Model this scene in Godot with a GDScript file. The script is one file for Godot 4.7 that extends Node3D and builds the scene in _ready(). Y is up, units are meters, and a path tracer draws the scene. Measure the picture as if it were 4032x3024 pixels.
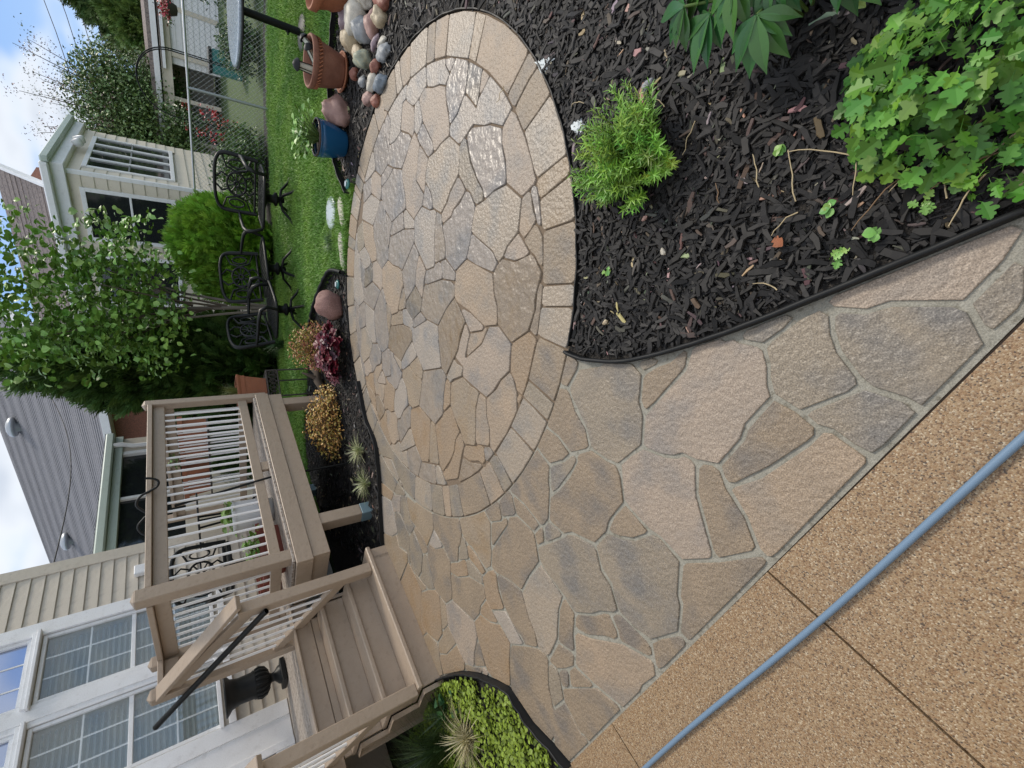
extends Node3D

const TH := 0.905871                     # the house stands turned by this angle
const CIRCLE := Vector2(0.840, -3.274)   # centre of the round patio
const R_OUT := 1.839
const R_IN := 1.594

var rng := RandomNumberGenerator.new()
var taken := {}
var cache := {}
var M := {}
var house_basis := Basis(Vector3.UP, TH)

func _ready() -> void:
	rng.seed = 4711
	set_camera()
	set_light()
	make_materials()
	make_ground()
	make_patio()
	make_driveway()
	make_beds()
	make_lawn()
	make_house()
	make_deck()
	make_shade_wall()
	make_background()
	make_trees()
	make_fence()
	make_furniture()
	make_pots()
	make_rocks()
	make_plants()
	make_small_things()

# ------------------------------------------------------------------ camera, light
func set_camera() -> void:
	var cam := Camera3D.new()
	cam.name = "camera"
	add_child(cam)
	cam.transform = Transform3D(Basis(Vector3(-0.087098, -0.799347, 0.594524), Vector3(0.996200, -0.069887, 0.051979), Vector3(-0.000000, 0.596792, 0.802396)), Vector3(0, 1.53, 0))
	cam.fov = 83.1503
	cam.near = 0.05
	cam.far = 900.0
	cam.current = true

# ------------------------------------------------------------------ geometry collector
class G:
	var v := PackedVector3Array()
	var n := PackedVector3Array()
	var u := PackedVector2Array()
	var c := PackedColorArray()
	var ix := PackedInt32Array()
	var col := Color(1, 1, 1)
	func vert(p: Vector3, nn: Vector3, uv := Vector2.ZERO) -> int:
		v.append(p); n.append(nn); u.append(uv); c.append(col)
		return v.size() - 1
	func tri_i(a: int, b: int, d: int) -> void:   # counter-clockwise seen from outside
		ix.append(a); ix.append(d); ix.append(b)
	func tri(a: Vector3, b: Vector3, d: Vector3, ua := Vector2.ZERO, ub := Vector2.ZERO, ud := Vector2.ZERO) -> void:
		var nn := (b - a).cross(d - a).normalized()
		tri_i(vert(a, nn, ua), vert(b, nn, ub), vert(d, nn, ud))
	func quad(a: Vector3, b: Vector3, d: Vector3, e: Vector3, ua := Vector2.ZERO, ub := Vector2.ZERO, ud := Vector2.ZERO, ue := Vector2.ZERO) -> void:
		var nn := (d - a).cross(e - b).normalized()
		var i := vert(a, nn, ua)
		vert(b, nn, ub); vert(d, nn, ud); vert(e, nn, ue)
		tri_i(i, i + 1, i + 2); tri_i(i, i + 2, i + 3)
	func grid(rows: Array, closed: bool, uvs := Vector2(1, 1)) -> void:   # rows of equal length, smooth
		var k: int = rows[0].size()
		var base := v.size()
		for r in rows.size():
			for j in k:
				var p: Vector3 = rows[r][j]
				var pl: Vector3 = rows[r][(j + k - 1) % k] if closed else rows[r][max(j - 1, 0)]
				var pr: Vector3 = rows[r][(j + 1) % k] if closed else rows[r][min(j + 1, k - 1)]
				var pu: Vector3 = rows[min(r + 1, rows.size() - 1)][j]
				var pd: Vector3 = rows[max(r - 1, 0)][j]
				var nn := (pr - pl).cross(pu - pd)
				vert(p, nn.normalized() if nn.length() > 1e-12 else Vector3.UP, Vector2(float(j) / k * uvs.x, float(r) / rows.size() * uvs.y))
		for r in rows.size() - 1:
			for j in (k if closed else k - 1):
				var a := base + r * k + j
				var b := base + r * k + (j + 1) % k
				tri_i(a, b, b + k); tri_i(a, b + k, a + k)
	func tube(pts: Array, rad, sides := 8, caps := true, shut := false) -> void:
		var rows := []
		var m := pts.size()
		var side := Vector3.ZERO
		for i in m:
			var t: Vector3 = (pts[(i + 1) % m] - pts[(i + m - 1) % m]) if shut else (pts[min(i + 1, m - 1)] - pts[max(i - 1, 0)])
			t = t.normalized()
			if side == Vector3.ZERO:
				side = t.cross(Vector3.UP if absf(t.y) < 0.9 else Vector3.RIGHT).normalized()
			side = (side - t * side.dot(t)).normalized()
			var up := side.cross(t)
			var r: float = rad[i] if rad is Array else rad
			var row := []
			for j in sides:
				var q := TAU * j / sides
				row.append(pts[i] + (side * cos(q) + up * sin(q)) * r)
			rows.append(row)
		if shut:
			rows.append(rows[0])
		grid(rows, true, Vector2(1, m * 0.2))
		if caps and not shut:
			for e in [0, m - 1]:
				var cn: Vector3 = (pts[0] - pts[1]) if e == 0 else (pts[m - 1] - pts[m - 2])
				var i0 := vert(pts[e], cn.normalized())
				for j in sides:
					var a := vert(rows[e][j], cn.normalized())
					var b := vert(rows[e][(j + 1) % sides], cn.normalized())
					tri_i(i0, a, b) if e == m - 1 else tri_i(i0, b, a)
	func lathe(prof: Array, segs := 24, at := Vector3.ZERO, bas := Basis.IDENTITY, squash := Vector2(1, 1)) -> void:   # profile of (radius, height), bottom to top
		var rows := []
		for p in prof:
			var row := []
			for j in segs:
				var q := -TAU * j / segs
				row.append(at + bas * Vector3(cos(q) * p.x * squash.x, p.y, sin(q) * p.x * squash.y))
			rows.append(row)
		grid(rows, true, Vector2(1, 1))
	func box(at: Vector3, size: Vector3, bas := Basis.IDENTITY, bev := 0.0) -> void:
		var h := size * 0.5
		var e := minf(bev, minf(h.x, minf(h.y, h.z)) * 0.45)
		for ax in 3:
			for s in [-1.0, 1.0]:
				var b1 := (ax + 1) % 3
				var b2 := (ax + 2) % 3
				var q := []
				for k in [[-1, -1], [1, -1], [1, 1], [-1, 1]]:
					var p := Vector3.ZERO
					p[ax] = h[ax] * s
					p[b1] = (h[b1] - e) * k[0] * s
					p[b2] = (h[b2] - e) * k[1]
					q.append(p)
				var uv := []
				for p in q:
					var w := [p[b1], p[b2]]
					uv.append(Vector2(w[0], w[1]) if size[b1] >= size[b2] else Vector2(w[1], w[0]))
				quad(at + bas * q[0], at + bas * q[1], at + bas * q[2], at + bas * q[3], uv[0], uv[1], uv[2], uv[3])
		if e <= 0.0:
			return
		for ax in 3:      # the twelve chamfers
			var b1 := (ax + 1) % 3
			var b2 := (ax + 2) % 3
			for s1 in [-1.0, 1.0]:
				for s2 in [-1.0, 1.0]:
					var q := []
					for k in [[-1, 0], [1, 0], [1, 1], [-1, 1]]:
						var p := Vector3.ZERO
						p[ax] = (h[ax] - e) * k[0] * s1 * s2
						p[b1] = (h[b1] - (e if k[1] else 0.0)) * s1
						p[b2] = (h[b2] - (0.0 if k[1] else e)) * s2
						q.append(p)
					quad(at + bas * q[0], at + bas * q[1], at + bas * q[2], at + bas * q[3], Vector2(q[0][ax], 0), Vector2(q[1][ax], 0), Vector2(q[2][ax], 0.01), Vector2(q[3][ax], 0.01))
		for sx in [-1.0, 1.0]:
			for sy in [-1.0, 1.0]:
				for sz in [-1.0, 1.0]:
					var a := Vector3(h.x * sx, (h.y - e) * sy, (h.z - e) * sz)
					var b := Vector3((h.x - e) * sx, h.y * sy, (h.z - e) * sz)
					var d := Vector3((h.x - e) * sx, (h.y - e) * sy, h.z * sz)
					if sx * sy * sz > 0:
						tri(at + bas * a, at + bas * b, at + bas * d)
					else:
						tri(at + bas * a, at + bas * d, at + bas * b)
	func prism(poly: PackedVector2Array, y0: float, y1: float) -> void:   # a flat-topped slab over an (x, z) outline
		var p := poly
		if not Geometry2D.is_polygon_clockwise(p):
			p = poly.duplicate()
			p.reverse()
		var t := Geometry2D.triangulate_polygon(p)
		var base := v.size()
		for q in p:
			vert(Vector3(q.x, y1, q.y), Vector3.UP, q)
		for k in range(0, t.size(), 3):
			var a := p[t[k]]
			var b := p[t[k + 1]]
			var d := p[t[k + 2]]
			if (b - a).cross(d - a) < 0:
				tri_i(base + t[k], base + t[k + 1], base + t[k + 2])
			else:
				tri_i(base + t[k], base + t[k + 2], base + t[k + 1])
		if y0 < y1:
			for k in p.size():
				var a := p[k]
				var b := p[(k + 1) % p.size()]
				quad(Vector3(a.x, y0, a.y), Vector3(b.x, y0, b.y), Vector3(b.x, y1, b.y), Vector3(a.x, y1, a.y), Vector2(0, y0), Vector2(a.distance_to(b), y0), Vector2(a.distance_to(b), y1), Vector2(0, y1))
	func mesh() -> ArrayMesh:
		var a := []
		a.resize(Mesh.ARRAY_MAX)
		a[Mesh.ARRAY_VERTEX] = v
		a[Mesh.ARRAY_NORMAL] = n
		a[Mesh.ARRAY_TEX_UV] = u
		a[Mesh.ARRAY_COLOR] = c
		a[Mesh.ARRAY_INDEX] = ix
		var m := ArrayMesh.new()
		m.add_surface_from_arrays(Mesh.PRIMITIVE_TRIANGLES, a)
		return m

# ------------------------------------------------------------------ nodes
func numbered(called: String) -> String:
	taken[called] = taken.get(called, -1) + 1
	return called if taken[called] == 0 else "%s_%03d" % [called, taken[called]]

func tag(o: Node3D, label: String, category := "", group := "", kind := "") -> void:
	o.set_meta("label", label)
	if category: o.set_meta("category", category)
	if group: o.set_meta("group", group)
	if kind: o.set_meta("kind", kind)

func thing(called: String, label: String, category: String, at := Vector3.ZERO, turn := 0.0, group := "") -> Node3D:
	var o := Node3D.new()
	o.name = numbered(called)
	add_child(o)
	o.transform = Transform3D(Basis(Vector3.UP, turn), at)
	tag(o, label, category, group)
	return o

func part(parent: Node3D, called: String, mesh: Mesh, mat: Material, xf := Transform3D.IDENTITY) -> MeshInstance3D:
	var o := MeshInstance3D.new()
	o.name = called
	o.mesh = mesh
	o.material_override = mat
	parent.add_child(o, true)
	o.transform = xf
	return o

func holder(parent: Node3D, called: String, at := Vector3.ZERO) -> Node3D:
	var o := Node3D.new()
	o.name = called
	parent.add_child(o, true)
	o.position = at
	return o

func single(called: String, mesh: Mesh, mat: Material, label: String, category: String, xf := Transform3D.IDENTITY, group := "") -> MeshInstance3D:
	var o := part(self, numbered(called), mesh, mat, xf)
	tag(o, label, category, group)
	return o

func struct(called: String, mesh: Mesh, mat: Material, label: String, parent: Node3D = self) -> MeshInstance3D:
	var o := part(parent, called, mesh, mat)
	tag(o, label, "", "", "structure")
	return o

func many(parent: Node3D, called: String, mesh: Mesh, mat: Material, xfs: Array, cols = null) -> MultiMeshInstance3D:
	var mm := MultiMesh.new()
	mm.transform_format = MultiMesh.TRANSFORM_3D
	mm.use_colors = cols != null
	mm.mesh = mesh
	mm.instance_count = xfs.size()
	for i in xfs.size():
		mm.set_instance_transform(i, xfs[i])
		if cols != null:
			mm.set_instance_color(i, cols[i])
	var o := MultiMeshInstance3D.new()
	o.name = called
	o.multimesh = mm
	o.material_override = mat
	parent.add_child(o, true)
	return o

func box_mesh(size: Vector3, bev := 0.003) -> Mesh:
	var key := "b%.3f %.3f %.3f %.3f" % [size.x, size.y, size.z, bev]
	if not cache.has(key):
		var g := G.new()
		g.box(Vector3.ZERO, size, Basis.IDENTITY, bev)
		cache[key] = g.mesh()
	return cache[key]

# a board between limits along a (x), y and n (z), in the frame of its parent whose origin is o
func lb(parent: Node3D, called: String, mat: Material, o: Vector3, a0: float, a1: float, y0: float, y1: float, n0: float, n1: float, bev := 0.004) -> MeshInstance3D:
	var s := Vector3(absf(a1 - a0), absf(y1 - y0), absf(n1 - n0))
	return part(parent, called, box_mesh(s, bev), mat, Transform3D(Basis.IDENTITY, Vector3((a0 + a1) / 2, (y0 + y1) / 2, (n0 + n1) / 2) - o))

# a beam of section w x h from p to q
func beam(parent: Node3D, called: String, mat: Material, p: Vector3, q: Vector3, w: float, h: float, bev := 0.004) -> MeshInstance3D:
	var d := q - p
	var x := d.normalized()
	var z := x.cross(Vector3.UP).normalized() if absf(x.y) < 0.98 else Vector3.BACK
	var y := z.cross(x)
	return part(parent, called, box_mesh(Vector3(d.length(), h, w), bev), mat, Transform3D(Basis(x, y, z), (p + q) / 2))

func an(a: float, n: float, y := 0.0) -> Vector3:
	return house_basis * Vector3(a, y, n)

func rnd(a: float, b: float) -> float:
	return rng.randf_range(a, b)

func lin(r: float, g: float, b: float) -> Color:    # a real-world base colour, given linear
	return Color(r, g, b).linear_to_srgb()

func inside(p: Vector2, poly: PackedVector2Array) -> bool:
	return Geometry2D.is_point_in_polygon(p, poly)

func loop_points(at: Vector3, rx: float, ry: float, bas: Basis, k := 20) -> Array:
	var r := []
	for j in k:
		r.append(at + bas * Vector3(cos(TAU * j / k) * rx, sin(TAU * j / k) * ry, 0))
	return r

func set_light() -> void:
	var env := Environment.new()
	env.background_mode = Environment.BG_SKY
	env.tonemap_mode = Environment.TONE_MAPPER_LINEAR
	env.tonemap_exposure = 1.5
	env.sdfgi_enabled = true
	env.ssao_enabled = true
	env.ssil_enabled = true
	var w := 1024
	var h := 512
	var img := Image.create(w, h, false, Image.FORMAT_RGBAF)
	var n1 := FastNoiseLite.new()
	n1.seed = 11
	n1.frequency = 1.1
	n1.fractal_octaves = 5
	n1.fractal_gain = 0.55
	var n2 := FastNoiseLite.new()
	n2.seed = 5
	n2.frequency = 3.1
	n2.fractal_octaves = 4
	var data := PackedFloat32Array()
	data.resize(w * h * 4)
	var k := 0
	for j in h:
		var el := (0.5 - (j + 0.5) / h) * PI
		var y := sin(el)
		var ce := cos(el)
		for i in w:
			var az := ((i + 0.5) / w - 0.5) * TAU
			var c := Color(0.27, 0.42, 0.68).lerp(Color(0.15, 0.29, 0.58), clampf(y * 1.3, 0, 1))
			c = c.lerp(Color(0.42, 0.54, 0.70), clampf(1.0 - y * 6.0, 0, 1) * 0.45)
			if y < -0.02:
				c = Color(0.16, 0.17, 0.13)
			else:
				var x := sin(az) * ce
				var z := -cos(az) * ce
				var s := 1.0 / (absf(y) + 0.22)
				var d := n1.get_noise_3d(x * s, y * 3.0, z * s) * 1.35 + n2.get_noise_3d(x * s, y * 4.0, z * s) * 0.32
				var cover := clampf((d + 0.16 + 0.55 * smoothstep(0.1, 0.5, y)) * 1.75, 0.0, 1.0)
				var thick := clampf((d - 0.12) * 1.6, 0.0, 1.0)
				var cc := Color(0.70, 0.72, 0.745).lerp(Color(0.46, 0.50, 0.56), thick)
				c = c.lerp(cc, cover * 0.93)
			data[k] = c.r
			data[k + 1] = c.g
			data[k + 2] = c.b
			data[k + 3] = 1.0
			k += 4
	img = Image.create_from_data(w, h, false, Image.FORMAT_RGBAF, data.to_byte_array())
	var pano := PanoramaSkyMaterial.new()
	pano.panorama = ImageTexture.create_from_image(img)
	pano.energy_multiplier = 1.0
	var sky := Sky.new()
	sky.sky_material = pano
	env.sky = sky
	var we := WorldEnvironment.new()
	we.name = "daylight"
	we.environment = env
	add_child(we)
	var sun := DirectionalLight3D.new()
	sun.name = "sun"
	sun.light_energy = 0.5
	sun.light_angular_distance = 12.0
	sun.light_color = Color(1.0, 0.96, 0.9)
	sun.shadow_enabled = true
	add_child(sun)
	sun.look_at_from_position(Vector3(6, 7.5, -5), Vector3.ZERO)

# ------------------------------------------------------------------ textures and materials
func noise_bytes(size: int, sd: int, freq: float, oct := 4, kind := FastNoiseLite.TYPE_SIMPLEX_SMOOTH) -> PackedByteArray:
	var f := FastNoiseLite.new()
	f.seed = sd
	f.frequency = freq
	f.noise_type = kind
	f.fractal_octaves = oct
	return f.get_seamless_image(size, size).get_data()

func tex_from(b: PackedByteArray, size: int, fmt := Image.FORMAT_RGB8) -> ImageTexture:
	return ImageTexture.create_from_image(Image.create_from_data(size, size, false, fmt, b))

# c0..c1 by the coarse field, towards c2 where the second field is high, with a grain on top
func blotch(size: int, sd: int, f0: float, f1: float, grain: float, c0: Color, c1: Color, c2: Color, cut := 0.6, flecks := 0.0, steep := 5.0) -> ImageTexture:
	var a := noise_bytes(size, sd, f0, 4)
	var b := noise_bytes(size, sd + 1, f1, 5)
	var g := noise_bytes(size, sd + 2, 0.22, 2)
	var r := RandomNumberGenerator.new()
	r.seed = sd
	var o := PackedByteArray()
	o.resize(size * size * 3)
	var k := 0
	for i in size * size:
		var t := a[i] / 255.0
		var w := clampf((b[i] / 255.0 - cut) * steep, 0, 1)
		var q := 1.0 + grain * ((g[i] - 128) / 128.0 + r.randf_range(-0.55, 0.55))
		var red := lerpf(lerpf(c0.r, c1.r, t), c2.r, w) * q
		var gre := lerpf(lerpf(c0.g, c1.g, t), c2.g, w) * q
		var blu := lerpf(lerpf(c0.b, c1.b, t), c2.b, w) * q
		if flecks > 0.0 and r.randf() < flecks:
			red = lerpf(red, .95, .7); gre = lerpf(gre, .92, .7); blu = lerpf(blu, .88, .7)
		o[k] = clampi(int(red * 255), 0, 255)
		o[k + 1] = clampi(int(gre * 255), 0, 255)
		o[k + 2] = clampi(int(blu * 255), 0, 255)
		k += 3
	return tex_from(o, size)

func bump(size: int, sd: int, freq: float, strength: float, oct := 5, stretch := 1.0) -> NoiseTexture2D:
	var t := NoiseTexture2D.new()
	t.width = size
	t.height = int(size / stretch)
	t.seamless = true
	t.as_normal_map = true
	t.bump_strength = strength
	var f := FastNoiseLite.new()
	f.seed = sd
	f.frequency = freq
	f.fractal_octaves = oct
	f.noise_type = FastNoiseLite.TYPE_SIMPLEX_SMOOTH
	t.noise = f
	return t

func mat(called: String, col: Color, rough := 0.7, metal := 0.0) -> StandardMaterial3D:
	var m := StandardMaterial3D.new()
	m.resource_name = called
	m.albedo_color = col
	m.roughness = rough
	m.metallic = metal
	m.cull_mode = BaseMaterial3D.CULL_DISABLED
	M[called] = m
	return m

func with_tex(m: StandardMaterial3D, t: Texture2D, nrm: Texture2D, scale: float, nscale := 1.0, tri := false) -> StandardMaterial3D:
	m.albedo_texture = t
	if nrm:
		m.normal_enabled = true
		m.normal_texture = nrm
		m.normal_scale = nscale
	m.uv1_scale = Vector3(scale, scale, scale)
	m.uv1_triplanar = tri
	m.uv1_world_triplanar = tri
	return m

func leaf_mat(called: String, col: Color, back := 0.35, rough := 0.45) -> StandardMaterial3D:
	var m := mat(called, col, rough)
	m.vertex_color_use_as_albedo = true
	m.backlight_enabled = true
	m.backlight = Color(col.r * back, col.g * back, col.b * back * 0.6)
	return m

func make_materials() -> void:
	var s := 768
	var sand := bump(1024, 21, 0.034, 5.0, 6)
	var ripple := bump(768, 22, 0.020, 8.0, 3, 1.0)
	var tan_t := blotch(s, 31, 0.005, 0.0035, 0.22, lin(.325, .262, .196), lin(.270, .224, .173), lin(.225, .204, .178), 0.50, 0.004, 2.2)
	var gry_t := blotch(s, 41, 0.005, 0.0035, 0.22, lin(.325, .276, .228), lin(.275, .240, .203), lin(.218, .206, .195), 0.46, 0.004, 2.2)
	var och_t := blotch(s, 51, 0.005, 0.0040, 0.23, lin(.285, .220, .152), lin(.238, .190, .138), lin(.250, .180, .110), 0.48, 0.004, 2.2)
	var pnk_t := blotch(s, 61, 0.005, 0.0035, 0.24, lin(.268, .220, .162), lin(.208, .174, .132), lin(.166, .152, .136), 0.48, 0.005, 2.4)
	var i := 0
	for t in [tan_t, gry_t, och_t, pnk_t]:
		for v in 3:
			var tint := [Color(1, 1, 1), Color(.93, .93, .94), Color(1.0, .97, .94)][v] as Color
			var m := with_tex(mat("stone_%d_%d" % [i, v], tint, [0.43, 0.37, 0.52][v]), t, ripple if v == 1 else sand, [0.9, 0.8, 1.0][v], [0.8, 0.55, 0.9][v])
			m.metallic_specular = 0.5
		i += 1
	with_tex(mat("mortar", lin(.345, .33, .28), 0.85), blotch(512, 71, 0.02, 0.03, 0.14, Color(.98, .98, .98), Color(.85, .85, .84), Color(.75, .74, .72), 0.66), sand, 1.6, 0.8, true)
	# exposed aggregate
	var cell := FastNoiseLite.new()
	cell.noise_type = FastNoiseLite.TYPE_CELLULAR
	cell.seed = 81
	cell.frequency = 0.105
	cell.fractal_type = FastNoiseLite.FRACTAL_NONE
	cell.cellular_return_type = FastNoiseLite.RETURN_CELL_VALUE
	cell.cellular_jitter = 1.0
	var agg := NoiseTexture2D.new()
	agg.width = 2048
	agg.height = 2048
	agg.noise = cell
	agg.normalize = true
	var ramp := Gradient.new()
	ramp.offsets = PackedFloat32Array([0.0, 0.12, 0.25, 0.38, 0.5, 0.62, 0.74, 0.86, 0.95, 1.0])
	ramp.colors = PackedColorArray([lin(0.078, 0.056, 0.040), lin(0.239, 0.140, 0.070), lin(0.355, 0.253, 0.148), lin(0.270, 0.162, 0.079), lin(0.428, 0.331, 0.211), lin(0.163, 0.089, 0.040), lin(0.332, 0.232, 0.130), lin(0.259, 0.174, 0.102), lin(0.545, 0.456, 0.324), lin(0.132, 0.089, 0.058)])
	agg.color_ramp = ramp
	var cd: FastNoiseLite = cell.duplicate()
	cd.cellular_return_type = FastNoiseLite.RETURN_DISTANCE
	var aggn := NoiseTexture2D.new()
	aggn.width = 2048
	aggn.height = 2048
	aggn.noise = cd
	aggn.invert = true
	aggn.as_normal_map = true
	aggn.bump_strength = 2.2
	with_tex(mat("aggregate", Color(1, 1, 1), 0.42), agg, aggn, 1.3, 1.0, true)
	mat("joint_filler", lin(.10, .075, .055), 0.9)
	with_tex(mat("soil", lin(.85, .85, .85), 0.9), blotch(512, 91, 0.02, 0.05, 0.5, lin(.022, .019, .016), lin(.036, .031, .027), lin(.06, .053, .047), 0.6), bump(512, 92, 0.06, 9.0), 1.6, 1.0, true)
	with_tex(mat("turf", lin(.9, .9, .9), 0.9), blotch(512, 95, 0.02, 0.05, 0.3, lin(.045, .085, .018), lin(.07, .12, .028), lin(.075, .085, .035), 0.62), null, 0.7, 1.0, true)
	var chip := mat("mulch_chip", Color(1, 1, 1), 0.62)
	chip.vertex_color_use_as_albedo = true
	chip.metallic_specular = 0.4
	leaf_mat("grass", Color(1, 1, 1), 0.12, 0.5)
	leaf_mat("leaf", Color(1, 1, 1), 0.26, 0.42)
	leaf_mat("needle", Color(1, 1, 1), 0.16, 0.6)
	# paints and boards
	var grain_n := bump(512, 101, 0.03, 2.0, 4)
	var grain_t := blotch(512, 103, 0.01, 0.02, 0.05, Color(1, 1, 1), Color(.96, .955, .95), Color(.93, .925, .92), 0.68)
	with_tex(mat("deck_paint", lin(.39, .308, .232), 0.42), grain_t, grain_n, 1.3, 0.5)
	with_tex(mat("tread_paint", lin(.405, .322, .245), 0.32), grain_t, grain_n, 1.3, 0.6)
	with_tex(mat("worn_floor", lin(.50, .46, .42), 0.55), blotch(512, 111, 0.012, 0.03, 0.14, lin(.95, .93, .9), lin(.6, .55, .5), lin(.36, .31, .27), 0.55), grain_n, 1.4, 0.8)
	with_tex(mat("white_paint", lin(.87, .87, .87), 0.4), grain_t, null, 0.8)
	with_tex(mat("siding", lin(.58, .52, .43), 0.5), grain_t, grain_n, 0.9, 0.35)
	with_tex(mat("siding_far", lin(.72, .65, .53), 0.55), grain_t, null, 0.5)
	with_tex(mat("sage_trim", lin(.50, .58, .52), 0.45), grain_t, null, 0.5)
	with_tex(mat("shingle_grey", lin(.27, .265, .275), 0.9), blotch(512, 121, 0.03, 0.06, 0.25, Color(1, 1, 1), Color(.8, .8, .82), Color(.66, .66, .68), 0.58), grain_n, 0.5, 1.0)
	with_tex(mat("shingle_brown", lin(.33, .27, .24), 0.9), M.shingle_grey.albedo_texture, grain_n, 0.5, 1.0)
	with_tex(mat("brick", lin(.30, .12, .075), 0.85), M.shingle_grey.albedo_texture, null, 0.8)
	mat("painted_dark_room", lin(.018, .020, .022), 0.06).metallic_specular = 0.6  # opaque; the dark rooms behind panes and screen are painted into the colour
	mat("room_wall", lin(.42, .40, .37), 0.9)
	mat("blind", lin(.17, .185, .18), 0.6)
	var gl := mat("glass", Color(.85, .92, .92, 0.12), 0.02)
	gl.transparency = BaseMaterial3D.TRANSPARENCY_ALPHA
	gl.metallic_specular = 0.75
	mat("mirror_glass", lin(.42, .47, .60), 0.04, 0.7)
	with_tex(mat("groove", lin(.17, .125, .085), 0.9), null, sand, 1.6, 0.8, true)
	mat("black_iron", lin(.011, .012, .012), 0.42).metallic_specular = 0.35
	mat("rust_iron", lin(.055, .045, .038), 0.6)
	mat("black_plastic", lin(.012, .013, .014), 0.5).metallic_specular = 0.35
	mat("galvanised", lin(.42, .44, .46), 0.42, 0.75)
	mat("hose", lin(.145, .225, .325), 0.5)
	with_tex(mat("terracotta", lin(.36, .135, .065), 0.72), blotch(512, 131, 0.012, 0.03, 0.1, lin(1, 1, 1), lin(.75, .72, .72), lin(.8, .86, .92), 0.58), sand, 1.2, 0.4, true)
	with_tex(mat("weathered_clay", lin(.30, .135, .085), 0.75), blotch(512, 135, 0.012, 0.02, 0.12, lin(1, 1, 1), lin(.55, .50, .50), lin(.85, .88, .92), 0.56), sand, 1.2, 0.4, true)
	with_tex(mat("red_planter", lin(.21, .045, .025), 0.45), grain_t, null, 1.0)
	mat("blue_glaze", lin(.012, .085, .19), 0.12).metallic_specular = 0.6
	mat("glaze_rim", lin(.05, .03, .022), 0.25)
	mat("pot_soil", lin(.03, .024, .018), 0.95)
	mat("white_pot", lin(.66, .67, .68), 0.5)
	mat("lantern_glass", lin(.55, .56, .46), 0.3)
	mat("granite_pink", lin(.36, .20, .165), 0.7)
	mat("bark", lin(.10, .075, .055), 0.9)
	mat("bark_grey", lin(.17, .145, .12), 0.9)
	mat("stem_green", lin(.12, .20, .05), 0.6)
	mat("straw", lin(.46, .37, .22), 0.7)
	mat("twig", lin(.20, .125, .07), 0.8)
	mat("teal_plastic", lin(.03, .15, .14), 0.3)
	mat("teal_bin", lin(.04, .20, .19), 0.5)
	mat("pale_disc", lin(.55, .62, .66), 0.25)
	mat("ash", lin(.62, .66, .66), 0.95)
	mat("copper_sleeve", lin(.16, .24, .27), 0.55)

# ------------------------------------------------------------------ ground, patio, driveway
func make_ground() -> void:
	var g := G.new()
	g.prism(PackedVector2Array([Vector2(-400, -400), Vector2(400, -400), Vector2(400, 400), Vector2(-400, 400)]), -0.025, -0.025)
	struct("ground", g.mesh(), M.turf, "grassy ground of the yard and the gardens beyond")

func pairs(a: Array) -> PackedVector2Array:
	var p := PackedVector2Array()
	for k in range(0, a.size(), 2):
		p.append(Vector2(a[k], a[k + 1]) * 0.001)
	return p

func stone_mesh(p: PackedVector2Array, top: float, tilt: Vector2, turn: float, shift: Vector2) -> Mesh:
	if Geometry2D.is_polygon_clockwise(p):
		p.reverse()
	var k := p.size()
	var c := Vector2.ZERO
	for q in p:
		c += q / k
	var g := G.new()
	var rows := [[], [], []]
	var nrm := []
	for j in k:
		var d0 := (p[j] - p[(j + k - 1) % k]).normalized()
		var d1 := (p[(j + 1) % k] - p[j]).normalized()
		var o := Vector2(d0.y, -d0.x) + Vector2(d1.y, -d1.x)
		o = o.normalized() if o.length() > 0.05 else Vector2(d0.y, -d0.x)
		nrm.append(o)
		var y := top + tilt.dot(p[j] - c)
		var inn := p[j] - o * 0.003
		rows[0].append(Vector3(p[j].x, -0.022, p[j].y))
		rows[1].append(Vector3(p[j].x, y - 0.003, p[j].y))
		rows[2].append(Vector3(inn.x, y, inn.y))
	var up := Vector3(-tilt.x, 1, -tilt.y).normalized()
	var base := 0
	for r in 3:
		for j in k:
			var o: Vector2 = nrm[j]
			var nn := Vector3(o.x, 0, o.y) if r == 0 else (Vector3(o.x, 0.9, o.y).normalized() if r == 1 else up)
			var w: Vector3 = rows[r][j]
			g.vert(w, nn, (Vector2(w.x, w.z) - c).rotated(turn) + shift)
	for r in 2:
		for j in k:
			var a := r * k + j
			var b := r * k + (j + 1) % k
			g.tri_i(a, b + k, b)
			g.tri_i(a, a + k, b + k)
	var flat := PackedVector2Array()
	for w in rows[2]:
		flat.append(Vector2(w.x, w.z))
	var t := Geometry2D.triangulate_polygon(flat)
	base = 2 * k
	for q in range(0, t.size(), 3):
		if (flat[t[q + 1]] - flat[t[q]]).cross(flat[t[q + 2]] - flat[t[q]]) < 0:
			g.tri_i(base + t[q], base + t[q + 1], base + t[q + 2])
		else:
			g.tri_i(base + t[q], base + t[q + 2], base + t[q + 1])
	return g.mesh()

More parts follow.
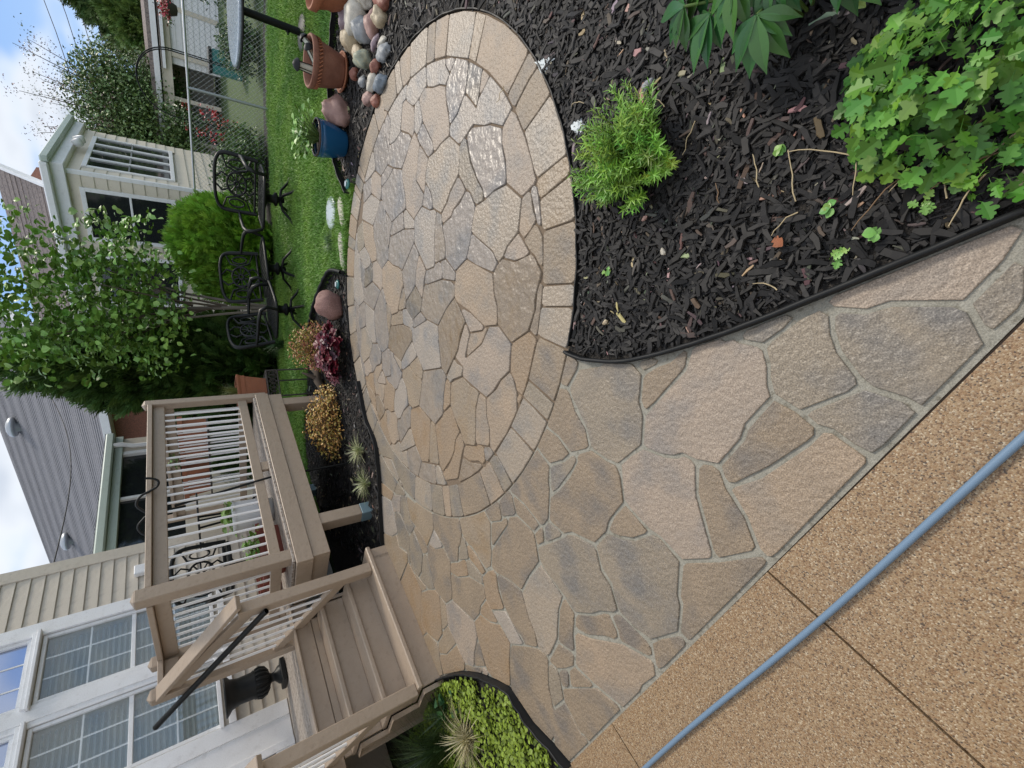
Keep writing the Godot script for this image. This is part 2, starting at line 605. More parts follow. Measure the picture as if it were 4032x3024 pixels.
func make_patio() -> void:
	var out := pairs(PATIO_OUTLINE)
	var g := G.new()
	var round := PackedVector2Array()
	for q in 120:
		round.append(CIRCLE + Vector2.from_angle(TAU * q / 120.0) * (R_OUT + .001))
	for piece in Geometry2D.clip_polygons(out, round):
		g.prism(piece, -0.08, -0.0085)
	var pat := struct("patio", g.mesh(), M.mortar, "flagstone patio of a round terrace and a spreading path, with mortar joints")
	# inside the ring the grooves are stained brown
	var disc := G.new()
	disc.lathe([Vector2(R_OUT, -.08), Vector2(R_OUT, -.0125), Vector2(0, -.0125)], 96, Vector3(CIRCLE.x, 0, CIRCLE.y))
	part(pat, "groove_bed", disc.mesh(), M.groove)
	for s in PATIO_STONES:
		var p := pairs(s)
		var c := Vector2.ZERO
		for q in p:
			c += q / p.size()
		var d := c.distance_to(CIRCLE)
		var fam := 3
		var v := 0
		var roll := rng.randf()
		if d > R_IN and d < R_OUT + 0.01:      # the ring
			fam = 0 if roll < 0.5 else (3 if roll < 0.85 else 2)
			v = 0 if rng.randf() < 0.6 else 2
		elif d <= R_IN:                        # the rosette: grey to the right, ochre to the left
			var side := (c.x - CIRCLE.x) * 0.9 + 0.25
			fam = 1 if roll < 0.45 + side * 0.35 else (2 if side < 0.1 and roll > 0.6 else (0 if roll < 0.8 else 3))
			v = 1 if rng.randf() < (0.42 if c.x > 0.3 else 0.2) else (0 if rng.randf() < 0.5 else 2)
		elif c.y < -2.4:                       # between the stairs and the rosette
			fam = 2 if roll < 0.42 else (3 if roll < 0.75 else 1)
			v = 0 if rng.randf() < 0.5 else 2
		else:
			fam = 3 if roll < 0.7 else (1 if roll < 0.85 else 0)
			v = 2 if rng.randf() < 0.7 else 0
		var m: Material = M["stone_%d_%d" % [fam, v]]
		part(pat, "stone", stone_mesh(p, rnd(-0.0015, 0.002), Vector2(rnd(-.006, .006), rnd(-.006, .006)), rnd(0, TAU), Vector2(rnd(0, 1), rnd(0, 1))), m)

func make_driveway() -> void:
	# three slabs of exposed aggregate with sawn joints between them
	var e0 := Vector2(-2.126, -1.850)
	var e1 := Vector2(0.049, -0.090)
	var d := (e1 - e0).normalized()
	var nn := Vector2(-d.y, d.x)         # towards the camera side of the border
	if nn.y < 0: nn = -nn
	var g := G.new()
	var q0 := e0 - d * 9.0
	var q1 := e1 + d * 6.0
	g.prism(PackedVector2Array([q0, q1, q1 + nn * 7.0, q0 + nn * 7.0]), -0.12, -0.016)
	var drive := struct("driveway", g.mesh(), M.joint_filler, "driveway of brown exposed aggregate concrete slabs")
	# joints: position along the border, and the direction in which each runs away from it
	var cuts := [[-9.0, nn], [(Vector2(-1.705, -1.469) - e0).dot(d), (Vector2(-1.808, -1.340) - Vector2(-1.705, -1.469)).normalized()], [(Vector2(-0.712, -0.698) - e0).dot(d), (Vector2(-1.065, -0.219) - Vector2(-0.712, -0.698)).normalized()], [8.0, nn]]
	for k in 3:
		var gap0 := 0.004 if k > 0 else 0.0
		var gap1 := 0.004 if k < 2 else 0.0
		var a: Vector2 = e0 + d * (cuts[k][0] + gap0)
		var b: Vector2 = e0 + d * (cuts[k + 1][0] - gap1)
		var da: Vector2 = cuts[k][1]
		var db: Vector2 = cuts[k + 1][1]
		var off := nn * 0.006
		var s := G.new()
		s.prism(PackedVector2Array([a + off, b + off, b + db * 6.0, a + da * 6.0]), -0.11, -0.001)
		part(drive, "slab", s.mesh(), M.aggregate)
	# the pale blue pipe lying across it
	var p0 := Vector3(-0.05, 0.013, 0.01)
	var p1 := Vector3(-2.4, 0.013, -1.78)
	var dir := Vector3(-0.194 + 1.755, 0, -0.102 + 1.279).normalized()
	var pts := []
	var mid := Vector3(-1.176, 0.0105, -0.833)
	for k in 30:
		var t := lerpf(-1.9, 1.6, k / 29.0)
		pts.append(mid + dir * t + Vector3(-dir.z, 0, dir.x) * (0.012 * sin(t * 1.3) + 0.004 * sin(t * 4.0)))
	var pg := G.new()
	pg.tube(pts, 0.0098, 12)
	single("pipe", pg.mesh(), M.hose, "straight blue-grey pipe lying across the aggregate driveway", "pipe")

# ------------------------------------------------------------------ beds
var bed_right := PackedVector2Array()
var bed_back := PackedVector2Array()
var bed_deck := PackedVector2Array()
var bed_left := PackedVector2Array()
var patio_out := PackedVector2Array()

func near_line(p: Vector2, line: Array, d: float) -> bool:
	for j in line.size() - 1:
		if Geometry2D.get_closest_point_to_segment(p, line[j], line[j + 1]).distance_to(p) < d:
			return true
	return false

var edges := []

func chips(parent: Node3D, poly: PackedVector2Array, box: Rect2, n: int, size: float, near: bool, y0 := -0.016) -> void:
	var xfs := [[], [], [], []]
	var cols := [[], [], [], []]
	for i in n:
		var p := Vector2(rnd(box.position.x, box.end.x), rnd(box.position.y, box.end.y))
		if not inside(p, poly) or p.distance_to(CIRCLE) < R_OUT + 0.022:
			continue
		if edges.any(func(e): return near_line(p, e, 0.024)):
			continue
		var k := rng.randi() % 4
		var big := pow(rng.randf(), 3.0)
		var s := size * (0.30 + 2.3 * big)
		var b := Basis(Vector3.UP, rnd(0, TAU)) * Basis(Vector3.RIGHT, rnd(-.4, .4)) * Basis(Vector3.BACK, rnd(-.28, .28))
		b = b.scaled_local(Vector3(s * rnd(.7, 1.2), s * rnd(.5, .9), s * rnd(.5, 1.1)))
		xfs[k].append(Transform3D(b, Vector3(p.x, y0 + rnd(0.0, 0.018) + 0.006 * big, p.y)))
		var w := rng.randf()
		var l := rnd(.004, .024) * (1.0 + .8 * maxf(0.0, sin(p.x * 6.1 + 2.0 * sin(p.y * 3.7)) * cos(p.y * 5.3)))
		var c := Color(l, l * .93, l * .90)
		if w > 0.93: c = Color(rnd(.06, .11), rnd(.05, .085), rnd(.042, .065))
		if w > 0.982: c = Color(rnd(.25, .45), rnd(.21, .38), rnd(.15, .28))
		cols[k].append(c)
	for k in 4:
		var o := many(parent, "mulch_chips", chip_mesh(k), M.mulch_chip, xfs[k], cols[k])
		o.set_meta("kind", "stuff")

func chip_mesh(k: int) -> Mesh:
	var key := "chip%d" % k
	if cache.has(key):
		return cache[key]
	var r := RandomNumberGenerator.new()
	r.seed = 300 + k
	var g := G.new()
	# a split sliver one unit long
	var rows := []
	for j in 5:
		var t := j / 4.0
		var w: float = [0.10, 0.15, 0.165, 0.15, 0.11][j] * r.randf_range(.75, 1.25)
		var h: float = [0.03, 0.05, 0.055, 0.05, 0.03][j] * r.randf_range(.7, 1.3)
		var bend := sin(t * PI) * 0.05 * (1 if k % 2 else -1)
		var cx := r.randf_range(-.03, .03) + bend
		rows.append([Vector3(t - .5, -h, cx - w), Vector3(t - .5, -h, cx + w), Vector3(t - .5, h, cx + w * .8), Vector3(t - .5, h, cx - w * .8)])
	for j in 4:
		for q in 4:
			g.quad(rows[j][q], rows[j][(q + 1) % 4], rows[j + 1][(q + 1) % 4], rows[j + 1][q])
	g.quad(rows[0][0], rows[0][3], rows[0][2], rows[0][1])
	g.quad(rows[4][0], rows[4][1], rows[4][2], rows[4][3])
	cache[key] = g.mesh()
	return cache[key]

func edging(pts: Array, label: String, h := 0.032, w := 0.011, bead := true) -> void:
	var g := G.new()
	var k := pts.size()
	var rows := [[], [], [], []]
	var top := []
	for j in k:
		var d: Vector2 = (pts[min(j + 1, k - 1)] - pts[max(j - 1, 0)]).normalized()
		var o := Vector2(-d.y, d.x) * w * 0.5
		var q: Vector2 = pts[j]
		var hh := h + 0.004 * sin(j * 1.7)
		rows[0].append(Vector3(q.x - o.x, -0.06, q.y - o.y))
		rows[1].append(Vector3(q.x - o.x, hh, q.y - o.y))
		rows[2].append(Vector3(q.x + o.x, hh, q.y + o.y))
		rows[3].append(Vector3(q.x + o.x, -0.06, q.y + o.y))
		top.append(Vector3(q.x, hh, q.y))
	for r in 3:
		for j in k - 1:
			g.quad(rows[r][j], rows[r][j + 1], rows[r + 1][j + 1], rows[r + 1][j])
	for j in [0, k - 1]:
		g.quad(rows[0][j], rows[1][j], rows[2][j], rows[3][j])
	if bead:
		g.tube(top, w * 0.72, 8)
	single("bed_edging", g.mesh(), M.black_plastic, label, "edging")

func dense(pts: Array, step := 0.12) -> Array:
	var c := Curve2D.new()
	for j in pts.size():
		var t := Vector2.ZERO
		if j > 0 and j < pts.size() - 1:
			t = (pts[j + 1] - pts[j - 1]) * 0.16
		c.add_point(pts[j], -t, t)
	c.bake_interval = step
	var r := []
	for q in c.get_baked_points():
		r.append(q)
	return r

func arc(r: float, a0: float, a1: float, k: int) -> Array:
	var o := []
	for j in k:
		var t := deg_to_rad(lerpf(a0, a1, j / float(k - 1)))
		o.append(CIRCLE + Vector2(cos(t), sin(t)) * r)
	return o

func make_beds() -> void:
	patio_out = pairs(PATIO_OUTLINE)
	var er := []
	for q in pairs(EDGE_RIGHT): er.append(q)
	var el := []
	for q in pairs(EDGE_LEFT): el.append(q)
	var ed := []
	for q in pairs(EDGE_DECK): ed.append(q)
	edges = [er, el, ed]
	# right of the path and of the circle, running round to the rocks behind it
	var p := PackedVector2Array()
	for q in arc(R_OUT - 0.004, 112.4, -38.0, 60): p.append(q)
	for q in [Vector2(2.21, -4.69), Vector2(2.6, -4.94), Vector2(3.0, -5.0), Vector2(3.48, -4.92), Vector2(4.1, -4.52), Vector2(4.9, -3.6), Vector2(5.0, 0.6), Vector2(0.35, 0.4)]: p.append(q)
	for k in range(er.size() - 1, 0, -1): p.append(er[k])
	bed_right = p
	var g := G.new()
	g.prism(p, -0.016, -0.016)
	var b := struct("mulch_bed", g.mesh(), M.soil, "dark wood-chip mulch bed curving round the right side of the patio")
	chips(b, p, Rect2(0.0, -1.9, 2.3, 2.3), 52000, 0.031, true)
	chips(b, p, Rect2(1.2, -5.1, 3.6, 5.6), 26000, 0.042, false)
	# between the patio and the deck
	p = PackedVector2Array()
	for q in ed: p.append(q)
	p.append_array(PackedVector2Array([Vector2(-1.75, -4.30), Vector2(-3.6, -5.9), Vector2(-1.15, -8.1), Vector2(-0.5, -8.14), Vector2(0.5, -7.45), Vector2(1.05, -6.95), Vector2(1.33, -6.5), Vector2(1.5, -6.0), Vector2(1.58, -5.6), Vector2(1.50, -5.26), Vector2(1.43, -5.05)]))
	for q in arc(R_OUT - 0.004, -70.0, -108.0, 20): p.append(q)
	bed_deck = p
	g = G.new()
	g.prism(p, -0.016, -0.016)
	b = struct("mulch_bed_by_deck", g.mesh(), M.soil, "dark mulch bed between the patio and the raised deck")
	chips(b, p, Rect2(-2.0, -8.2, 3.7, 4.0), 26000, 0.038, false)
	# left of the path, in front of the stairs
	p = PackedVector2Array()
	for q in el: p.append(q)
	p.append_array(PackedVector2Array([Vector2(-2.2, -1.95), Vector2(-4.2, -3.4), Vector2(-6.0, -6.6), Vector2(-3.9, -5.9), Vector2(-2.45, -3.5)]))
	bed_left = p
	g = G.new()
	g.prism(p, -0.016, -0.016)
	b = struct("planting_bed", g.mesh(), M.soil, "dark planting bed left of the path below the stairs")
	chips(b, p, Rect2(-6.0, -6.6, 4.2, 4.8), 9000, 0.034, false)
	# black edging strips
	edging(dense(er, 0.06), "thick black plastic edging between mulch bed and flagstone path", 0.024, 0.013)
	edging(arc(R_OUT + 0.006, 111.5, -38.0, 80), "thin black edging strip bent round the right half of the circle", 0.008, 0.006, false)
	edging(arc(R_OUT + 0.008, -70.0, -104.0, 24), "short black edging strip behind the circle below the red plant", 0.010, 0.008, false)
	edging(dense(ed, 0.08), "wavy black edging between flagstones and the bed under the deck", 0.035, 0.010)
	edging(dense(el, 0.05), "tall black edging curving round the bed left of the path", 0.045, 0.010)
	edging(dense([Vector2(2.19, -4.66), Vector2(2.6, -4.94), Vector2(3.0, -5.0), Vector2(3.48, -4.92), Vector2(4.1, -4.52), Vector2(4.9, -3.6)], 0.1), "black lawn edging behind the pots and the rocks", 0.06, 0.012)
	edging(dense([Vector2(1.44, -5.05), Vector2(1.54, -5.35), Vector2(1.58, -5.6), Vector2(1.5, -6.0), Vector2(1.33, -6.5), Vector2(1.05, -6.95)], 0.08), "dark curved lawn edging round the pink boulder", 0.06, 0.03)

func tuft_mesh() -> Mesh:
	if cache.has("tuft"):
		return cache.tuft
	var r := RandomNumberGenerator.new()
	r.seed = 12
	var g := G.new()
	for k in 11:
		var q := r.randf() * TAU
		var o := Vector3(cos(q), 0, sin(q)) * r.randf_range(0, .03)
		var d := Vector3(cos(q + r.randf_range(-1, 1)), 0, sin(q + r.randf_range(-1, 1)))
		var h := r.randf_range(.030, .062)
		var ln := r.randf_range(.008, .04)
		var s := Vector3(-d.z, 0, d.x) * .0022
		var m := o + d * ln * .35 + Vector3.UP * h * .65
		var t := o + d * ln + Vector3.UP * h
		g.quad(o - s, o + s, m + s * .8, m - s * .8)
		g.tri(m - s * .8, m + s * .8, t)
	cache.tuft = g.mesh()
	return cache.tuft

func make_lawn() -> void:
	var xfs := []
	var cols := []
	var far := PackedVector2Array([Vector2(8.6, -6.6), Vector2(6.49, -8.4), Vector2(5.5, -8.95), Vector2(3.2, -9.45), Vector2(1.41, -10.6), Vector2(-3.0, -12.0), Vector2(-3.0, -7.5), Vector2(2.0, -4.5), Vector2(8.6, -3.5)])
	var n := FastNoiseLite.new()
	n.seed = 9
	n.frequency = 0.9
	for i in 120000:
		var p := Vector2(rnd(-2.4, 8.4), rnd(-12.0, -3.6))
		if not inside(p, far) or inside(p, bed_right) or inside(p, bed_deck) or inside(p, patio_out) or p.distance_to(CIRCLE) < R_OUT + .02:
			continue
		if p.distance_to(Vector2(2.27, -5.42)) < 0.14:
			continue
		var s := rnd(.7, 1.25)
		xfs.append(Transform3D(Basis(Vector3.UP, rnd(0, TAU)).scaled(Vector3(s, s * rnd(.75, 1.2), s)), Vector3(p.x, -0.026, p.y)))
		var v := n.get_noise_2d(p.x, p.y)
		var f := rnd(.75, 1.25) * (1.0 + v * .35)
		cols.append(Color((.18 + .05 * v) * f, .34 * f, .050 * f))
	var o := many(self, "lawn_grass", tuft_mesh(), M.grass, xfs, cols)
	tag(o, "bright green mown lawn grass behind the patio", "grass", "", "stuff")
	# soil strip at the back of the lawn, below hedge and fence
	var g := G.new()
	g.prism(PackedVector2Array([Vector2(8.4, -6.5), Vector2(6.45, -8.35), Vector2(5.5, -8.9), Vector2(3.2, -9.4), Vector2(1.41, -10.5), Vector2(-0.5, -11.2), Vector2(-0.5, -12.2), Vector2(1.6, -11.4), Vector2(3.4, -10.4), Vector2(5.7, -9.5), Vector2(6.8, -8.9), Vector2(8.8, -6.9)]), -0.018, -0.018)
	struct("soil_strip", g.mesh(), M.soil, "strip of bare soil along the back of the lawn")

# ------------------------------------------------------------------ the house
func lap_board(parent: Node3D, m: Material, o: Vector3, a0: float, a1: float, y: float, hgt: float, n: float) -> void:
	# a clapboard: thick at the foot, thin at the head
	var key := "lap%.3f %.3f" % [a1 - a0, hgt]
	if not cache.has(key):
		var g := G.new()
		var w := (a1 - a0) / 2
		var t0 := 0.020
		var t1 := 0.006
		var L := [Vector3(-w, 0, 0), Vector3(-w, 0, t0), Vector3(-w, 0.004, t0 + .001), Vector3(-w, hgt, t1), Vector3(-w, hgt, 0)]
		for k in 4:
			var e := Vector3(w * 2, 0, 0)
			g.quad(L[k], L[k] + e, L[k + 1] + e, L[k + 1], Vector2(0, L[k].y), Vector2(w * 2, L[k].y), Vector2(w * 2, L[k + 1].y), Vector2(0, L[k + 1].y))
		for s in [0, 1]:
			var e := Vector3(w * 2 * s, 0, 0)
			g.quad(L[0] + e, L[1] + e, L[3] + e, L[4] + e)
		cache[key] = g.mesh()
	part(parent, "siding_board", cache[key], m, Transform3D(Basis.IDENTITY, Vector3((a0 + a1) / 2, y, n) - o))

func sash_window(h: Node3D, o: Vector3, a0: float, a1: float, y0: float, y1: float, n: float) -> void:
	var w := holder(h, "window")
	var f := 0.035
	var mid := (y0 + y1) / 2
	lb(w, "frame", M.white_paint, o, a0 - f, a1 + f, y1, y1 + f, n - .03, n + .012)
	lb(w, "frame", M.white_paint, o, a0 - f, a0, y0, y1, n - .03, n + .010)
	lb(w, "frame", M.white_paint, o, a1, a1 + f, y0, y1, n - .03, n + .010)
	lb(w, "sill", M.white_paint, o, a0 - .06, a1 + .06, y0 - .04, y0, n - .03, n + .05)
	lb(w, "meeting_rail", M.white_paint, o, a0, a1, mid - .018, mid + .022, n - .045, n - .012)
	lb(w, "pane", M.glass, o, a0, a1, y0, mid - .018, n - .036, n - .032, 0)
	lb(w, "pane", M.glass, o, a0, a1, mid + .022, y1, n - .026, n - .022, 0)
	for s in 2:
		var b0: float = [y0, mid + .02][s]
		var b1: float = [mid - .018, y1][s]
		var nn: float = n - [.044, .034][s]
		for k in [1, 2]:
			var a := lerpf(a0, a1, k / 3.0)
			lb(w, "muntin", M.white_paint, o, a - .008, a + .008, b0, b1, nn - .004, nn + .004, .002)
		lb(w, "muntin", M.white_paint, o, a0, a1, (b0 + b1) / 2 - .008, (b0 + b1) / 2 + .008, nn - .0065, nn + .0065, .002)
	var y := y0 + .03
	while y < y1 - .03:
		var g := lb(w, "blind_slat", M.blind, o, a0 + .01, a1 - .01, y, y + .003, n - .135, n - .095, 0)
		g.rotate_object_local(Vector3.RIGHT, 0.75)
		y += .05

func make_house() -> void:
	var o := Vector3(5.19, 0, -6.3)
	var h := thing("house", "beige sided house with white trimmed windows behind the deck", "house", house_basis * o, TH)
	var nw := -6.32
	var nb := -6.78
	# solid wall round the openings
	lb(h, "wall", M.siding, o, 4.21, 5.17, 0.0, 4.6, nb, nw, 0)
	lb(h, "wall", M.siding, o, 3.23, 3.45, 0.0, 4.6, nb, nw, 0)
	lb(h, "wall", M.siding, o, -1.6, 2.47, 0.0, 4.6, nb, nw, 0)
	lb(h, "end_wall", M.siding, o, -1.7, -1.602, 0.0, 4.6, -8.1, nb, 0)
	for w in [[2.47, 3.23], [3.45, 4.21]]:
		lb(h, "wall", M.siding, o, w[0], w[1], 0.0, 1.48, nb, nw, 0)
		lb(h, "wall", M.siding, o, w[0], w[1], 3.04, 3.12, nb, nw, 0)
		lb(h, "wall", M.siding, o, w[0], w[1], 3.75, 4.6, nb, nw, 0)
	lb(h, "floor", M.room_wall, o, -1.6, 5.07, 0.6, 0.85, -8.1, nb - .002, 0)
	lb(h, "back_wall", M.siding, o, -1.6, 5.17, 0.0, 4.6, -8.2, -8.1, 0)
	lb(h, "end_wall", M.siding, o, 5.07, 5.168, 0.0, 4.6, -8.1, nb, 0)
	lb(h, "ceiling", M.white_paint, o, -1.6, 5.3, 4.6, 4.7, -8.2, -5.95, 0)
	lb(h, "corner_board", M.siding, o, 5.03, 5.195, 0.55, 4.6, nw, nw + .032)
	# clapboards
	var y := 0.86
	while y < 4.55:
		lap_board(h, M.siding, o, 4.382, 5.03, y, 0.1247, nw)
		y += 0.1247
	y = 0.86
	while y < 1.40:
		lap_board(h, M.siding, o, 2.462, 4.36, y, 0.1247, nw)
		y += 0.1247
	y = 0.86
	while y < 4.4:
		lap_board(h, M.siding, o, -1.6, 2.05, y, 0.1247, nw)
		y += 0.1247
	# white casings
	lb(h, "casing", M.white_paint, o, 4.21, 4.378, 1.40, 4.6, nw, nw + .03)
	lb(h, "casing", M.white_paint, o, 4.11 + .1, 4.255, 1.40, 4.6, nw + .03, nw + .042)
	lb(h, "casing", M.white_paint, o, 3.23, 3.45, 1.40, 4.6, nw, nw + .028)
	lb(h, "casing", M.white_paint, o, 3.285, 3.395, 1.40, 4.6, nw + .028, nw + .038)
	lb(h, "casing", M.white_paint, o, 2.30, 2.462, 0.87, 4.6, nw, nw + .034)
	lb(h, "casing", M.white_paint, o, 2.06, 2.30, 0.87, 4.6, nw, nw + .022)
	lb(h, "sill_board", M.white_paint, o, 2.463, 4.379, 1.365, 1.435, nw, nw + .045)
	sash_window(h, o, 3.49, 4.17, 1.52, 3.0, nw)
	sash_window(h, o, 2.51, 3.19, 1.52, 3.0, nw)
	for w in [[2.47, 3.23], [3.45, 4.21]]:
		lb(h, "window_shelf", M.white_paint, o, w[0] - .05, w[1] + .05, 3.045, 3.075, nw, nw + .09)
		lb(h, "window_shelf", M.white_paint, o, w[0] - .03, w[1] + .03, 3.075, 3.115, nw, nw + .065)
		var t := holder(h, "transom_window")
		lb(t, "frame", M.white_paint, o, w[0] + .0, w[0] + .035, 3.12, 3.75, nw - .03, nw + .01)
		lb(t, "frame", M.white_paint, o, w[1] - .035, w[1], 3.12, 3.75, nw - .03, nw + .01)
		lb(t, "frame", M.white_paint, o, w[0] + .035, w[1] - .035, 3.12, 3.155, nw - .03, nw + .012)
		lb(t, "pane", M.mirror_glass, o, w[0] + .035, w[1] - .035, 3.155, 3.75, nw - .04, nw - .03, 0)
		for k in [1, 2]:
			var a := lerpf(w[0], w[1], k / 3.0)
			lb(t, "muntin", M.white_paint, o, a - .008, a + .008, 3.155, 3.75, nw - .03, nw - .022, .002)
	# door beside the stairs, mostly out of view
	var d := holder(h, "door")
	lb(d, "frame", M.white_paint, o, 1.98, 2.058, 0.87, 3.0, nw + .021, nw + .06)
	lb(d, "pane", M.painted_dark_room, o, 1.2, 1.98, 1.0, 2.9, nw + .022, nw + .03, 0)
	lb(d, "rail", M.white_paint, o, 1.2, 1.98, 0.87, 1.06, nw + .031, nw + .05)
	# electric meter box by the corner
	lb(h, "outlet_box", M.white_paint, o, 4.66, 4.80, 2.12, 2.27, nw + .02, nw + .10, .01)
	# the wing set back behind the corner: screened porch with gutter and downpipe
	var wg := holder(h, "porch_wing")
	var q := o
	lb(wg, "wall", M.siding, q, 5.17, 9.0, 0.0, 1.75, -7.75, -7.6, 0)
	lb(wg, "screen", M.painted_dark_room, q, 5.17, 8.55, 1.75, 2.66, -7.68, -7.66, 0)
	lb(wg, "post", M.white_paint, q, 7.34, 7.40, 1.75, 2.66, -7.66, -7.60)
	lb(wg, "post", M.white_paint, q, 8.52, 8.60, 1.75, 2.66, -7.66, -7.58)
	lb(wg, "wall", M.siding, q, 8.60, 9.0, 1.75, 2.66, -7.75, -7.6, 0)
	lb(wg, "fascia", M.sage_trim, q, 5.17, 9.03, 2.66, 2.78, -7.68, -7.55)
	lb(wg, "gutter", M.sage_trim, q, 5.17, 9.06, 2.785, 2.91, -7.62, -7.45, .02)
	lb(wg, "roof", M.shingle_grey, q, 5.0, 9.1, 2.91, 2.93, -9.2, -7.5, 0)
	var dp := G.new()
	dp.tube([Vector3(8.72, 2.79, -7.50) - q, Vector3(8.72, 2.66, -7.50) - q, Vector3(8.72, 2.50, -7.56) - q, Vector3(8.72, 0.1, -7.56) - q], 0.045, 8)
	part(wg, "downpipe", dp.mesh(), M.white_paint)

func make_shade_wall() -> void:
	# unseen wall added behind the camera to shade the near end of the driveway
	var e0 := Vector2(-2.126, -1.850)
	var d := Vector2(2.175, 1.76).normalized()
	var nn := Vector2(-d.y, d.x)
	var mid := e0 + d * 1.6 + nn * 2.1
	var t := thing("shade_wall", "unseen beige wall added behind the camera to shade the driveway", "shade_wall", Vector3(mid.x, 0, mid.y), -atan2(d.y, d.x))
	var o := Vector3.ZERO
	lb(t, "wall", M.siding, o, -4.2, 4.2, -.05, 2.9, 0.0, 5.0, 0)
	lb(t, "eave", M.white_paint, o, -4.6, 4.6, 2.9, 3.05, -.55, 5.4, .01)

# ------------------------------------------------------------------ the deck
func capped_post(parent: Node3D, o: Vector3, a: float, n: float, y0: float, y1: float, w := 0.1) -> void:
	var key := "post%.3f %.3f" % [y1 - y0, w]
	if not cache.has(key):
		var g := G.new()
		g.box(Vector3(0, (y1 - y0 - .03) / 2, 0), Vector3(w, y1 - y0 - .03, w), Basis.IDENTITY, .006)
		var t := y1 - y0 - .03
		var r := w * .5 - .004
		var c := [Vector3(-r, t, -r), Vector3(r, t, -r), Vector3(r, t, r), Vector3(-r, t, r)]
		for k in 4:
			g.tri(c[(k + 1) % 4], c[k], Vector3(0, t + .03, 0))
		cache[key] = g.mesh()
	part(parent, "post", cache[key], M.deck_paint, Transform3D(Basis.IDENTITY, Vector3(a, y0, n) - o))

func baluster_mesh(h: float) -> Mesh:
	var key := "bal%.3f" % h
	if not cache.has(key):
		var g := G.new()
		g.tube([Vector3(0, 0, 0), Vector3(0, h, 0)], 0.0125, 10)
		cache[key] = g.mesh()
	return cache[key]

